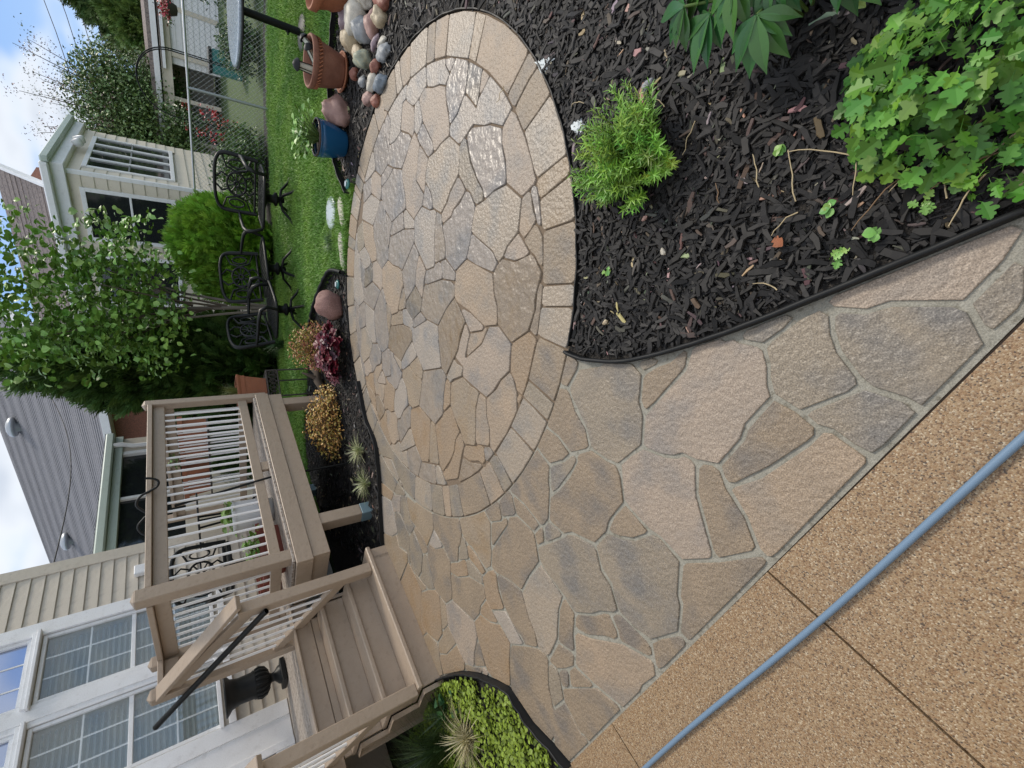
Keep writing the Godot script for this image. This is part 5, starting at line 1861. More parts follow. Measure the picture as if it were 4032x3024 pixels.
func make_rocks() -> void:
	var sand: Texture2D = M.terracotta.normal_texture
	var sets := {
		"grey": [lin(.30, .31, .31), lin(.21, .22, .23)], "slate": [lin(.17, .20, .23), lin(.12, .15, .18)], "red": [lin(.27, .10, .065), lin(.20, .08, .055)],
		"pale": [lin(.52, .48, .40), lin(.40, .37, .31)], "cream": [lin(.50, .42, .28), lin(.38, .30, .20)], "rose": [lin(.40, .25, .21), lin(.30, .18, .155)], "mauve": [lin(.31, .24, .27), lin(.24, .18, .20)], "green": [lin(.22, .29, .27), lin(.42, .36, .20)]}
	var k := 0
	for c in sets:
		with_tex(mat("rock_" + c, Color(1, 1, 1), .55), blotch(256, 200 + k * 3, .02, .03, .16, sets[c][0], sets[c][1], sets[c][0], .7), sand, 3.0, .5, true)
		k += 1
	var list := [
		[3.70, -4.17, .10, .085, .13, "mauve", "mauve flat-sided rock under the rim of the right terracotta pot", .4],
		[3.46, -3.86, .15, .12, .16, "pale", "largest pale grey boulder of the rock pile", 1.0],
		[3.30, -3.76, .10, .10, .10, "grey", "rough grey rock in front of the largest pale boulder", 2.0],
		[3.43, -4.08, .13, .10, .10, "cream", "cream limestone lump behind the pale boulder", .9],
		[3.22, -3.58, .07, .07, .10, "rose", "pinkish rounded cobble between pale boulder and cream stone", .5],
		[3.17, -3.42, .07, .07, .08, "cream", "cream chunk with dark hollows near the red slab", 1.5],
		[3.30, -3.36, .13, .06, .10, "red", "flat brick-red slab at the right end of the rock pile", .2],
		[3.09, -3.62, .09, .035, .035, "mauve", "long thin brownish stone lying in the pile", 1.1],
		[3.00, -3.47, .085, .03, .035, "pale", "thin pale stick-like stone beside the grey cobble", .9],
		[2.88, -3.43, .10, .05, .07, "grey", "smooth grey oval cobble at the front of the pile", .8],
		[3.10, -3.86, .11, .08, .075, "green", "pointed blue-green stone with a yellow patch", .7],
		[2.88, -3.62, .075, .05, .05, "red", "smooth dark red oval cobble in mid pile", .9],
		[3.16, -4.17, .05, .045, .055, "red", "small round red stone beside the clay saucer", 0.],
		[2.99, -4.00, .07, .035, .045, "grey", "light grey oval pebble left of the green stone", 1.0],
		[2.81, -3.73, .09, .05, .06, "pale", "crumbly pale grey stone near the patio edge", 1.2],
		[2.69, -3.56, .11, .055, .065, "slate", "long blue-grey cobble touching the patio edging", .9],
		[2.76, -3.88, .09, .045, .06, "rose", "pink angular flake of stone at the pile's left end", 1.0],
		[2.63, -3.70, .07, .04, .05, "red", "orange-red pebble at the pile's left end by the edging", .7],
		[3.42, -4.02, .05, .09, .05, "red", "upright red stone leaning on the cream lump", .3],
		[3.28, -4.02, .09, .05, .07, "cream", "weathered cream stone under the blue-green one", .3],
		[3.55, -3.70, .12, .08, .10, "pale", "pale stone behind the red slab below the right pot", .1],
		[3.75, -3.85, .14, .06, .12, "pale", "flat pale stone under the right terracotta pot", .5]]
	k = 0
	for r in list:
		single("rock", rock_mesh(500 + k, Vector3(r[2], r[3], r[4]), .2, .62), M["rock_" + r[5]], r[6], "rock", Transform3D(Basis(Vector3.UP, r[7] + .6), Vector3(r[0], r[3] * .55 - .01, r[1])), "rocks piled behind the patio")
		k += 1
	single("rock", rock_mesh(540, Vector3(.17, .15, .13), .25, .6), M.rock_rose, "large pink quartz rock between the blue pot and the terracotta pot", "rock", Transform3D(Basis(Vector3.UP, .3), Vector3(3.02, .08, -4.60)))
	M.granite_pink.albedo_texture = blotch(256, 260, .12, .15, .55, lin(1, 1, 1), lin(.62, .58, .58), lin(.3, .26, .26), .58)
	M.granite_pink.uv1_triplanar = true
	M.granite_pink.uv1_world_triplanar = true
	M.granite_pink.uv1_scale = Vector3(2.2, 2.2, 2.2)
	single("boulder", rock_mesh(541, Vector3(.19, .16, .16), .12, .8), M.granite_pink, "egg-shaped pink granite boulder beside the dark red plant", "boulder", Transform3D(Basis(Vector3.UP, .5) * Basis(Vector3.BACK, .2), Vector3(1.14, .10, -5.46)))
	# flat stones in the lawn and a pale stepping disc
	var g := G.new()
	g.lathe([Vector2(0, -.02), Vector2(.19, -.02), Vector2(.195, .004), Vector2(.17, .016), Vector2(0, .016)], 26)
	single("stepping_disc", g.mesh(), M.pale_disc, "pale blue round stepping disc lying in the lawn", "stepping stone", Transform3D(Basis.IDENTITY, Vector3(2.27, 0, -5.43)))
	for s in [[Vector3(2.12, -.005, -5.02), Vector3(.20, .03, .085), "flat brownish stone at the lawn edge below the pale disc", .25], [Vector3(1.72, -.005, -5.14), Vector3(.24, .03, .075), "long flat stone at the lawn edge near the curved edging", .1]]:
		single("flat_stone", rock_mesh(550, s[1], .12, .9), M.rock_pale, s[2], "stone", Transform3D(Basis(Vector3.UP, s[3]), s[0]))
	# pale pebbles and flints in the mulch
	for s in [[1.118, -.985, .030, "grey", "light grey flat stone in the mulch beside the feathery green clump"], [.463, -.98, .016, "pale", "small cream pebble in the mulch near the path corner"], [.24, -1.30, .016, "cream", "cream pebble against the circle's black edging"], [.62, -1.05, .014, "rose", "small peach flint in the mulch below the green clump"]]:
		single("pebble", rock_mesh(560 + int(s[2] * 1000), Vector3(s[2], s[2] * .5, s[2] * .6), .2, 1.0), M["rock_" + s[3]], s[4], "pebble", Transform3D(Basis(Vector3.UP, rnd(0, 3)), Vector3(s[0], .012, s[1])))

# ------------------------------------------------------------------ plants
func one_leaf(key: String, ln: float, half: Array, fold := .25, droop := .25) -> Mesh:
	if not cache.has(key):
		var g := G.new()
		add_leaf(g, Vector3.ZERO, Basis.IDENTITY, ln, half, fold, droop)
		cache[key] = g.mesh()
	return cache[key]

# a leaf whose outline is given as (x, half width) pairs, so that its lobes are cut in from the side
func cut_leaf(key: String, ln: float, out: Array, fold := .2, droop := .3) -> Mesh:
	if cache.has(key):
		return cache[key]
	var g := G.new()
	for s in [-1.0, 1.0]:
		for k in out.size() - 1:
			var q := []
			for e in [[k, 0.0], [k, 1.0], [k + 1, 1.0], [k + 1, 0.0]]:
				var x: float = out[e[0]][0]
				var w: float = out[e[0]][1] * e[1]
				q.append(Vector3(x, fold * w - droop * x * x - .12 * w * w, s * w) * ln)
			var nn := Vector3(droop * .8, 1, -s * fold).normalized()
			var i := g.vert(q[0], nn)
			g.vert(q[1], nn); g.vert(q[2], nn); g.vert(q[3], nn)
			if s > 0:
				g.tri_i(i, i + 1, i + 2); g.tri_i(i, i + 2, i + 3)
			else:
				g.tri_i(i, i + 2, i + 1); g.tri_i(i, i + 3, i + 2)
	g.tube([Vector3(-ln * .4, -.015, 0), Vector3(0, 0, 0)], ln * .02, 4, false)
	cache[key] = g.mesh()
	return cache[key]

# a lobed leaf, cut into rounded fingers along +x (chrysanthemum, heuchera)
func lobed_leaf(key: String, ln: float, lobes: Array, cup := .15) -> Mesh:
	if cache.has(key):
		return cache[key]
	var g := G.new()
	var outline := []
	for l in lobes:       # each lobe: angle, reach, half-width angle
		for e in [[-1.0, .66], [-.72, .88], [-.3, .99], [.1, .93], [.38, 1.0], [.72, .88], [1.0, .66]]:
			outline.append([l[0] + e[0] * l[2], l[1] * e[1]])
	var c := Vector3(ln * .18, 0, 0)
	var pts := []
	for o in outline:
		var p := Vector3(cos(o[0]) * o[1] * ln * .82 + ln * .18, 0, sin(o[0]) * o[1] * ln * .82)
		p.y = cup * ln * (absf(sin(o[0] * 2.0)) * .5) - .12 * ln * o[1] * o[1]
		pts.append(p)
	for k in pts.size() - 1:
		var nn: Vector3 = (pts[k + 1] - c).cross(pts[k] - c).normalized()
		if nn.y < 0: nn = -nn
		nn = (nn + Vector3.UP * .6).normalized()
		var i := g.vert(c, Vector3.UP)
		g.vert(pts[k], nn)
		g.vert(pts[k + 1], nn)
		g.tri_i(i, i + 2, i + 1)
	g.tube([Vector3(-ln * .35, -.02, 0), c], ln * .018, 4, false)
	cache[key] = g.mesh()
	return cache[key]

var tint_cache := {}
func tinted(base: Color, vary: float, backlight := .14, rough := .42) -> Material:
	var f := snappedf(rnd(1.0 - vary, 1.0 + vary), .12)
	var h := snappedf(rnd(-.2, .2), .1)
	var key := "%s %.2f %.2f" % [base, f, h]
	if not tint_cache.has(key):
		var c := lin(base.r * f * (1 + h), base.g * f, base.b * f * (1 - h))
		var m := StandardMaterial3D.new()
		m.resource_name = "leaf_tint"
		m.albedo_color = c
		m.roughness = rough
		m.cull_mode = BaseMaterial3D.CULL_DISABLED
		m.backlight_enabled = true
		m.backlight = Color(c.r * backlight, c.g * backlight, c.b * backlight)
		tint_cache[key] = m
	return tint_cache[key]

func place_leaf(parent: Node3D, mesh: Mesh, at: Vector3, yaw: float, pitch: float, s: float, base: Color, vary: float, rollv := .35, rough := .42) -> void:
	var b := Basis(Vector3.UP, -yaw) * Basis(Vector3.BACK, pitch) * Basis(Vector3.RIGHT, rnd(-rollv, rollv))
	part(parent, "leaf", mesh, tinted(base, vary, .14, rough), Transform3D(b.scaled_local(Vector3.ONE * s), at))

# a tuft of narrow arching blades
func blades(called: String, label: String, at: Vector3, n: int, r: float, h: float, arch: float, w: float, base: Color, vary: float, base2 = null, category := "plant", group := "") -> void:
	var t := thing(called, label, category, at, 0.0, group)
	var g := G.new()
	for k in n:
		var q := rnd(0, TAU)
		var d := Vector3(cos(q), 0, sin(q))
		var o := d * rnd(0, r * .45)
		var ln := h * rnd(.6, 1.2)
		var a := arch * rnd(.35, 1.25)
		var f := rnd(1 - vary, 1 + vary)
		var c: Color = base if base2 == null or rng.randf() < .5 else base2
		g.col = Color(c.r * f, c.g * f, c.b * f)
		var s := Vector3(-d.z, 0, d.x) * w
		var prev := o
		for j in range(1, 6):
			var u := j / 5.0
			var p := o + d * (ln * a * u * u) + Vector3.UP * ln * (u * (1.15 - .25 * a) - u * u * a * .55)
			p.y = maxf(p.y, .004)
			var w0 := 1.0 - pow((j - 1) / 5.0, 2.0)
			var w1 := 1.0 - pow(u, 2.0) * .96
			g.quad(prev - s * w0, prev + s * w0, p + s * w1, p - s * w1)
			prev = p
	part(t, "blades", g.mesh(), M.leaf)

# a mound of small leaves on twigs
func leafy(called: String, label: String, at: Vector3, ext: Vector3, n: int, base: Color, ln: float, base2 = null, half := [.04, .22, .30, .24, .03], category := "plant", group := "") -> Node3D:
	var t := thing(called, label, category, at, 0.0, group)
	var tw := G.new()
	var g := G.new()
	for k in n:
		var d := Vector3(rng.randfn(), absf(rng.randfn()) * .9 + .1, rng.randfn()).normalized()
		var p := d * ext * pow(rnd(.12, 1.0), .45) * rnd(.85, 1.12)
		if k % 6 == 0:
			tw.tube([Vector3(p.x * .1, 0, p.z * .1), p * Vector3(.6, .55, .6), p], [.0035, .0025, .0012], 4, false)
		var b := Basis(Vector3.UP, rnd(0, TAU)) * Basis(Vector3.BACK, rnd(-.5, .9)) * Basis(Vector3.RIGHT, rnd(-.8, .8))
		var f := rnd(.65, 1.3)
		var c: Color = base if base2 == null or rng.randf() < .55 else base2
		g.col = Color(c.r * f, c.g * f, c.b * f)
		add_leaf(g, p, b, ln * rnd(.6, 1.2), half, .25, .2)
	part(t, "twigs", tw.mesh(), M.twig)
	part(t, "foliage", g.mesh(), M.leaf)
	return t

func make_plants() -> void:
	# heuchera: dark red ruffled leaves, each its own
	var hl := lobed_leaf("heuchera", .105, [[-2.2, .75, .42], [-1.4, .9, .4], [-.65, 1.0, .38], [0, 1.08, .36], [.65, 1.0, .38], [1.4, .9, .4], [2.2, .75, .42]], .5)
	var t := thing("heuchera", "dark wine-red ruffled plant at the edge of the circle", "plant", Vector3(.58, -.01, -5.50))
	for k in 110:
		var q := rnd(0, TAU)
		var r := sqrt(rng.randf()) * .31
		var y := .09 + .17 * (1.0 - pow(r / .33, 2.0)) * rnd(.7, 1.1)
		place_leaf(t, hl, Vector3(cos(q) * r, y, sin(q) * r), q, rnd(-.5, .35), rnd(.75, 1.15), Color(.12, .009, .02) if rng.randf() < .82 else Color(.13, .06, .075), .3, .4, .45)
	# spirea: pink and yellow-orange
	leafy("spirea_bush", "pink and yellow-tipped spirea bush behind the dark red plant", Vector3(.74, -.01, -6.32), Vector3(.36, .46, .32), 1700, Color(.38, .28, .05), .045, Color(.44, .14, .09), [.04, .14, .17, .12, .02], "bush")
	# orange barberry
	t = leafy("barberry_bush", "orange and yellow-green barberry bush in front of the deck", Vector3(-.28, -.01, -5.98), Vector3(.52, .40, .36), 2400, Color(.55, .30, .09), .036, Color(.48, .38, .10), [.04, .20, .27, .24, .03], "bush")
	# variegated lilyturf clumps
	blades("lilyturf", "pale variegated grass clump beside the shepherd's hook, farther from stairs", Vector3(-.60, -.01, -5.02), 150, .10, .20, .9, .0040, Color(.34, .40, .20), .3, Color(.50, .50, .30), "plant", "variegated grass clumps")
	blades("lilyturf", "pale variegated grass clump by the deck leg nearer the stairs", Vector3(-.96, -.01, -4.90), 150, .10, .20, .9, .0042, Color(.24, .30, .12), .3, Color(.52, .52, .33), "plant", "variegated grass clumps")
	blades("lilyturf", "straw-coloured variegated grass clump in the left bed among groundcover", Vector3(-2.62, -.01, -2.95), 210, .14, .26, 1.0, .0042, Color(.36, .33, .17), .3, Color(.52, .47, .30), "plant", "variegated grass clumps")
	blades("dry_tuft", "yellow-green grassy tuft growing behind the pink boulder", Vector3(1.22, -.01, -5.72), 70, .06, .19, .9, .0026, Color(.36, .40, .10), .3)
	# dark grasses beside the stairs
	blades("dark_grass", "dark green fine grass clump left of the stairs", Vector3(-2.92, -.01, -3.36), 520, .22, .50, .7, .0026, Color(.035, .065, .022), .4, Color(.06, .10, .03))
	blades("dark_grass", "dark fine grass clump against the stair stringer", Vector3(-2.62, -.01, -3.27), 240, .12, .30, .8, .0022, Color(.045, .085, .025), .4)
	blades("dark_grass", "tallest dark grass clump at the bottom edge left of the stairs", Vector3(-3.30, -.01, -3.52), 520, .24, .62, .7, .0028, Color(.04, .075, .022), .4, Color(.07, .12, .03))
	blades("dark_grass", "long dark grass clump behind the chair nearest the plant stand", Vector3(1.15, -.01, -9.3), 220, .16, .42, .9, .004, Color(.05, .11, .04), .3)
	blades("lawn_tuft", "bluish fine grass tuft in the lawn beside the flat stones", Vector3(1.95, -.01, -5.55), 260, .20, .15, 1.2, .002, Color(.09, .17, .06), .3)
	# groundcover
	var gx := []
	var gc := []
	var rl := one_leaf("penny", .022, [.05, .38, .48, .36, .05], .1, .1)
	for k in 24000:
		var p := Vector2(rnd(-3.8, -1.9), rnd(-4.4, -1.9))
		if not inside(p, bed_left) or p.distance_to(Vector2(-2.62, -2.95)) < .10 or near_line(p, edges[1], .035):
			continue
		if p.distance_to(Vector2(-2.75, -3.0)) > 1.25 or absf(sin(p.x * 5.0 + 1.0) * cos(p.y * 4.0)) < .06:
			continue
		var h := .03 + .05 * absf(sin(p.x * 9.0) * cos(p.y * 7.0))
		gx.append(Transform3D((Basis(Vector3.UP, rnd(0, TAU)) * Basis(Vector3.BACK, rnd(-.4, .6)) * Basis(Vector3.RIGHT, rnd(-.5, .5))).scaled_local(Vector3.ONE * rnd(.8, 1.5)), Vector3(p.x, rnd(.0, h), p.y)))
		var y := clampf(1.0 - (p.x + 2.9) * -1.0, 0, 1) * .4
		var f := rnd(.7, 1.3)
		gc.append(Color((.12 + .18 * y) * f, .27 * f, .03 * f))
	var o := many(self, "creeping_jenny", rl, M.leaf, gx, gc)
	tag(o, "low green and yellow creeping groundcover in the left bed", "groundcover", "", "stuff")
	t = thing("broadleaf_weed", "dark broad-leaved plant below the stair stringer", "plant", Vector3(-2.50, -.01, -3.20))
	var wl := one_leaf("weed", .085, [.06, .36, .44, .34, .03], .2, .3)
	for k in 14:
		var q := rnd(0, TAU)
		place_leaf(t, wl, Vector3(cos(q) * .05, rnd(.03, .14), sin(q) * .05), q, rnd(-.1, .6), rnd(.7, 1.2), Color(.035, .10, .035), .3)
	# feathery green clump in the right bed: stems with narrow leaves
	t = thing("aster_clump", "bright green feathery clump in the mulch beside the circle", "plant", Vector3(.875, -.012, -1.075))
	var sm := aster_stem()
	for k in 240:
		var q := rnd(0, TAU)
		var r := sqrt(rng.randf()) * (.17 + .04 * sin(q * 3.0 + .7) + .02 * sin(q * 7.0))
		var d := Vector3(cos(q) * r, 0, sin(q) * r)
		var up := (Vector3.UP + d * rnd(2.0, 5.0) / 1.0).normalized()
		var x := up.cross(Vector3(0, 0, 1)).normalized()
		var b := Basis(x, up, x.cross(up)) * Basis(Vector3.UP, rnd(0, TAU))
		var f := rnd(.75, 1.25)
		var hh := rnd(.6, 1.35) * (1.1 - r * 1.4)
		part(t, "stem", sm, tinted(Color(.15 * f * rnd(.8, 1.3), .32 * f, .03 * f), .15), Transform3D(b.scaled_local(Vector3.ONE * hh), d * .8))
	# hellebore: palmate leaves of long toothed leaflets
	t = thing("hellebore", "large dark glossy palmate-leaved plant in the right bed", "plant", Vector3(1.05, -.012, -.46))
	var lf := one_leaf("hellebore", .155, [.03, .07, .12, .165, .185, .18, .15, .10, .045, .004], .35, .22)
	var stalks := G.new()
	for k in 15:
		var q := k * 2.4 + rnd(-.3, .3)
		var r: float = [.07, .15, .21][k % 3]
		var tip := Vector3(cos(q) * r, .36 - r * .55 + rnd(-.03, .05), sin(q) * r)
		stalks.tube([Vector3(cos(q) * .03, 0, sin(q) * .03), tip * Vector3(.5, .7, .5), tip], [.006, .005, .004], 6, false)
		for j in 7:
			var fan := q + (j - 3) * .42
			place_leaf(t, lf, tip, fan, -.25 + rnd(-.2, .1) - .05 * absf(j - 3), (1.0 - .09 * absf(j - 3)) * rnd(.8, 1.05), Color(.040, .125, .030), .25, .2, .3)
	part(t, "stalks", stalks.mesh(), M.stem_green)
	var bud := one_leaf("bract", .05, [.05, .35, .45, .35, .05], .5, .3)
	for k in 6:
		place_leaf(t, bud, Vector3(-.12 + rnd(-.03, .03), .10, .16 + rnd(-.03, .03)), rnd(0, TAU), rnd(-.2, .4), rnd(.7, 1.0), Color(.28, .38, .10), .15)
	# chrysanthemum mound: lobed leaves
	var ml := cut_leaf("mum", .046, [[0, .02], [.12, .07], [.16, .22], [.24, .33], [.34, .33], [.385, .15], [.44, .17], [.47, .36], [.56, .47], [.68, .46], [.715, .24], [.76, .20], [.80, .28], [.90, .27], [.94, .15], [1.02, .12], [1.06, .0]])
	t = thing("chrysanthemum", "big fresh green clump of lobed leaves at the lower right", "plant", Vector3(.63, -.012, -.14))
	mum(t, ml, 520, .225, .23)
	t = thing("chrysanthemum", "small lobed-leaf sprout at the path edging beside the big clump", "plant", Vector3(.375, -.012, -.115))
	mum(t, ml, 26, .06, .06)
	var k2 := 0
	for s in [[.36, -.235, "tiny lobed-leaf seedling nearest the big clump"], [.432, -.427, "bright two-leaf seedling in the mulch above the path edging"], [.288, -.427, "round-leaved seedling close to the black path edging"], [.655, -.545, "pale lobed seedling below the hellebore"], [.46, -1.26, "small bright seedling near the circle's corner"], [.33, -.33, "yellowish sprout between two seedlings near the edging"]]:
		t = thing("seedling", s[2], "seedling", Vector3(s[0], -.008, s[1]), 0.0, "seedlings in the right mulch bed")
		for j in 5:
			place_leaf(t, ml if k2 % 2 == 0 else one_leaf("penny2", .03, [.05, .38, .48, .36, .05], .2, .2), Vector3(rnd(-.012, .012), rnd(.015, .03), rnd(-.012, .012)), rnd(0, TAU), rnd(0, .4), rnd(.4, .62) if k2 % 2 == 0 else rnd(.7, 1.0), Color(.16, .34, .06), .2)
		k2 += 1

func mum(t: Node3D, ml: Mesh, n: int, r0: float, h0: float) -> void:
	for k in n:
		var q := rnd(0, TAU)
		var r := sqrt(rng.randf()) * r0
		var y := h0 * (1.0 - pow(r / (r0 * 1.08), 2.0)) * rnd(.35, 1.05) + .02
		place_leaf(t, ml, Vector3(cos(q) * r, y, sin(q) * r), q + rnd(-.9, .9), rnd(-.65, .6), rnd(.45, 1.25), Color(.060, .185, .016) if rng.randf() < .7 else Color(.105, .25, .018), .35, .75, .5)

func aster_stem() -> Mesh:
	if cache.has("aster"):
		return cache.aster
	var r := RandomNumberGenerator.new()
	r.seed = 77
	var g := G.new()
	g.tube([Vector3.ZERO, Vector3(.004, .09, 0), Vector3(0, .18, .005)], [.0018, .0015, .001], 4, false)
	for k in 26:
		var u := .25 + .75 * k / 25.0
		var b := Basis(Vector3.UP, k * 2.4 + r.randf() * .4) * Basis(Vector3.BACK, r.randf_range(.2, .8) + u * .3)
		add_leaf(g, Vector3(0, u * .18, 0), b, r.randf_range(.026, .044) * (1.15 - .4 * u), [.04, .075, .08, .055, .008], .3, .15)
	cache.aster = g.mesh()
	return cache.aster

# ------------------------------------------------------------------ twigs, ash, lights
func make_small_things() -> void:
	# straws and twigs lying on the mulch near the camera
	var list := [
		[.62, -.62, .11, .3, "straw", "pale straw stalk bent beside the hellebore"], [.585, -.44, .20, 1.1, "straw", "long pale stalk lying above the big green clump"], [.50, -.36, .12, 2.7, "straw", "second pale stalk meeting the long one at an angle"],
		[.83, -.83, .11, 2.4, "straw", "curved straw between the feathery clump and the hellebore"], [1.02, -.94, .07, .9, "straw", "short straw beside the light grey stone"], [.40, -.32, .17, 2.2, "twig", "brown twig pointing at the path edging"],
		[.46, -.22, .18, 2.0, "straw", "tan stalk at the foot of the big green clump"], [.34, -.16, .12, 2.4, "straw", "bleached stalk lying along the black edging"], [.41, -.15, .15, 1.8, "twig", "brown stem leaning over the edging corner"],
		[.43, -.10, .16, 2.1, "straw", "tan straw under the right end of the edging"], [.47, -.16, .14, 2.3, "twig", "brown stem among straws below the big clump"], [.385, -.20, .05, .6, "straw", "short bleached stub close to the edging"], [.56, -.52, .16, .2, "straw", "straight pale stalk running down from the hellebore"],
		[.42, -.55, .09, 2.0, "straw", "small straw among chips in the middle of the bed"], [.24, -.62, .08, 1.2, "straw", "small straw close to the path edging"], [.60, -.75, .07, .4, "twig", "short twig below the hellebore buds"], [1.25, -1.35, .08, 1.3, "straw", "thin straw beside the circle's edging behind the green clump"], [1.62, -1.9, .09, 2.0, "straw", "thin straw farther back beside the circle"]]
	for s in list:
		var g := G.new()
		var pts := []
		for j in 7:
			var u := j / 6.0 - .5
			pts.append(Vector3(u * s[2], .012 + .006 * sin(j * 2.0 + s[0] * 9.0), .012 * sin(u * 3.0 + s[3])))
		g.tube(pts, [.0022, .0022, .002, .002, .0018, .0016, .0012], 5)
		single("stalk", g.mesh(), M[s[4]], s[5], "twig", Transform3D(Basis(Vector3.UP, s[3]), Vector3(s[0], .006, s[1])), "dry stalks on the mulch")
	# fallen brown leaf
	var lg := G.new()
	add_leaf(lg, Vector3.ZERO, Basis.IDENTITY, .045, [.05, .3, .4, .2, .3, .03], .7, .3)
	single("dry_leaf", lg.mesh(), M.terracotta, "curled rusty brown leaf on the mulch near the edging", "leaf", Transform3D(Basis(Vector3.UP, .6), Vector3(.355, .018, -.56)))
	# grey-white ash patch at the circle's edge
	for s in [[1.585, -1.555, .06, "whitish ash heap against the circle's edging"], [1.16, -1.365, .045, "smaller grey ash smear beside the circle's edging"]]:
		single("ash_patch", rock_mesh(600 + int(s[2] * 100), Vector3(s[2], .012, s[2] * .6), .5, 2.2), M.ash, s[3], "ash", Transform3D(Basis(Vector3.UP, 1.0), Vector3(s[0], -.004, s[1])))
	# two small solar lights
	for s in [[Vector3(2.27, -.01, -4.62), "small teal disc light standing at the lawn edging behind the circle"], [Vector3(1.36, -.01, -5.30), "small teal disc light between boulder and curved edging"]]:
		var t := thing("solar_light", s[1], "garden light", s[0], rnd(0, 3))
		var g := G.new()
		g.lathe([Vector2(0, .03), Vector2(.05, .03), Vector2(.055, .045), Vector2(.04, .06), Vector2(0, .065)], 20)
		part(t, "head", g.mesh(), M.teal_plastic)
		g = G.new()
		g.lathe([Vector2(0, .066), Vector2(.028, .066), Vector2(.03, .068), Vector2(0, .07)], 16)
		part(t, "lens", g.mesh(), M.pale_disc)
		g = G.new()
		g.tube([Vector3(0, -.04, 0), Vector3(0, .03, 0)], .009, 8)
		part(t, "spike", g.mesh(), M.black_plastic)
	# driftwood root at the foot of the plant stand
	var dw := G.new()
	dw.tube([Vector3(-.22, .05, .0), Vector3(-.05, .10, .03), Vector3(.12, .07, 0), Vector3(.26, .14, -.04)], [.04, .055, .045, .015], 8)
	dw.tube([Vector3(0, .09, .02), Vector3(.04, .2, .06), Vector3(.1, .28, .05)], [.035, .025, .01], 7)
	single("driftwood", dw.mesh(), M.bark, "gnarled dark driftwood root below the plant stand", "driftwood", Transform3D(Basis(Vector3.UP, .6), Vector3(.30, -.02, -6.55)))

# flagstone outlines on the ground, millimetres (x, z, x, z ...)
const PATIO_OUTLINE := [139, -1573, 215, -1544, 292, -1518, 369, -1496, 448, -1477, 528, -1461, 608, -1449, 688, -1441, 769, -1436, 850, -1435, 931, -1437, 1012, -1443, 1092, -1452, 1172, -1465, 1252, -1481, 1330, -1501, 1408, -1525, 1484, -1551, 1559, -1581, 1633, -1615, 1705, -1651, 1776, -1691, 1845, -1734, 1912, -1779, 1976, -1828, 2039, -1879, 2099, -1933, 2157, -1990, 2212, -2049, 2265, -2111, 2315, -2175, 2361, -2241, 2406, -2309, 2446, -2379, 2484, -2450, 2519, -2524, 2550, -2598, 2578, -2674, 2603, -2751, 2624, -2829, 2642, -2908, 2657, -2988, 2668, -3068, 2675, -3149, 2679, -3230, 2679, -3311, 2675, -3392, 2668, -3472, 2658, -3553, 2644, -3633, 2626, -3712, 2605, -3790, 2581, -3867, 2553, -3943, 2522, -4018, 2488, -4091, 2450, -4163, 2409, -4233, 2366, -4301, 2319, -4367, 2269, -4431, 2217, -4493, 2162, -4553, 2104, -4610, 2044, -4664, 1982, -4716, 1917, -4764, 1851, -4810, 1782, -4853, 1712, -4893, 1640, -4930, 1566, -4964, 1491, -4994, 1414, -5021, 1337, -5045, 1259, -5065, 1179, -5082, 1099, -5095, 1019, -5104, 938, -5111, 857, -5113, 776, -5112, 695, -5108, 615, -5099, 535, -5088, 455, -5073, 376, -5054, 298, -5032, 222, -5006, 146, -4977, -241, -4741, -465, -4516, -765, -4476, -1099, -4506, -1563, -4560, -1676, -4441, -2448, -3465, -2312, -3251, -2167, -2997, -2062, -2747, -2012, -2569, -1969, -2362, -2019, -2248, -2068, -2132, -2087, -1961, -2115, -1823, -674, -671, 51, -90, 284, -77, 120, -731, 58, -1167, 82, -1414, 109, -1509]
const EDGE_RIGHT := [137, -1567, 109, -1509, 82, -1414, 58, -1167, 120, -731, 284, -77]
const EDGE_LEFT := [-2448, -3465, -2312, -3251, -2167, -2997, -2062, -2747, -2012, -2569, -1969, -2362, -2019, -2248, -2068, -2132, -2087, -1961, -2115, -1823]
const EDGE_DECK := [182, -4889, -241, -4741, -465, -4516, -765, -4476, -1099, -4506, -1563, -4560, -1676, -4441]
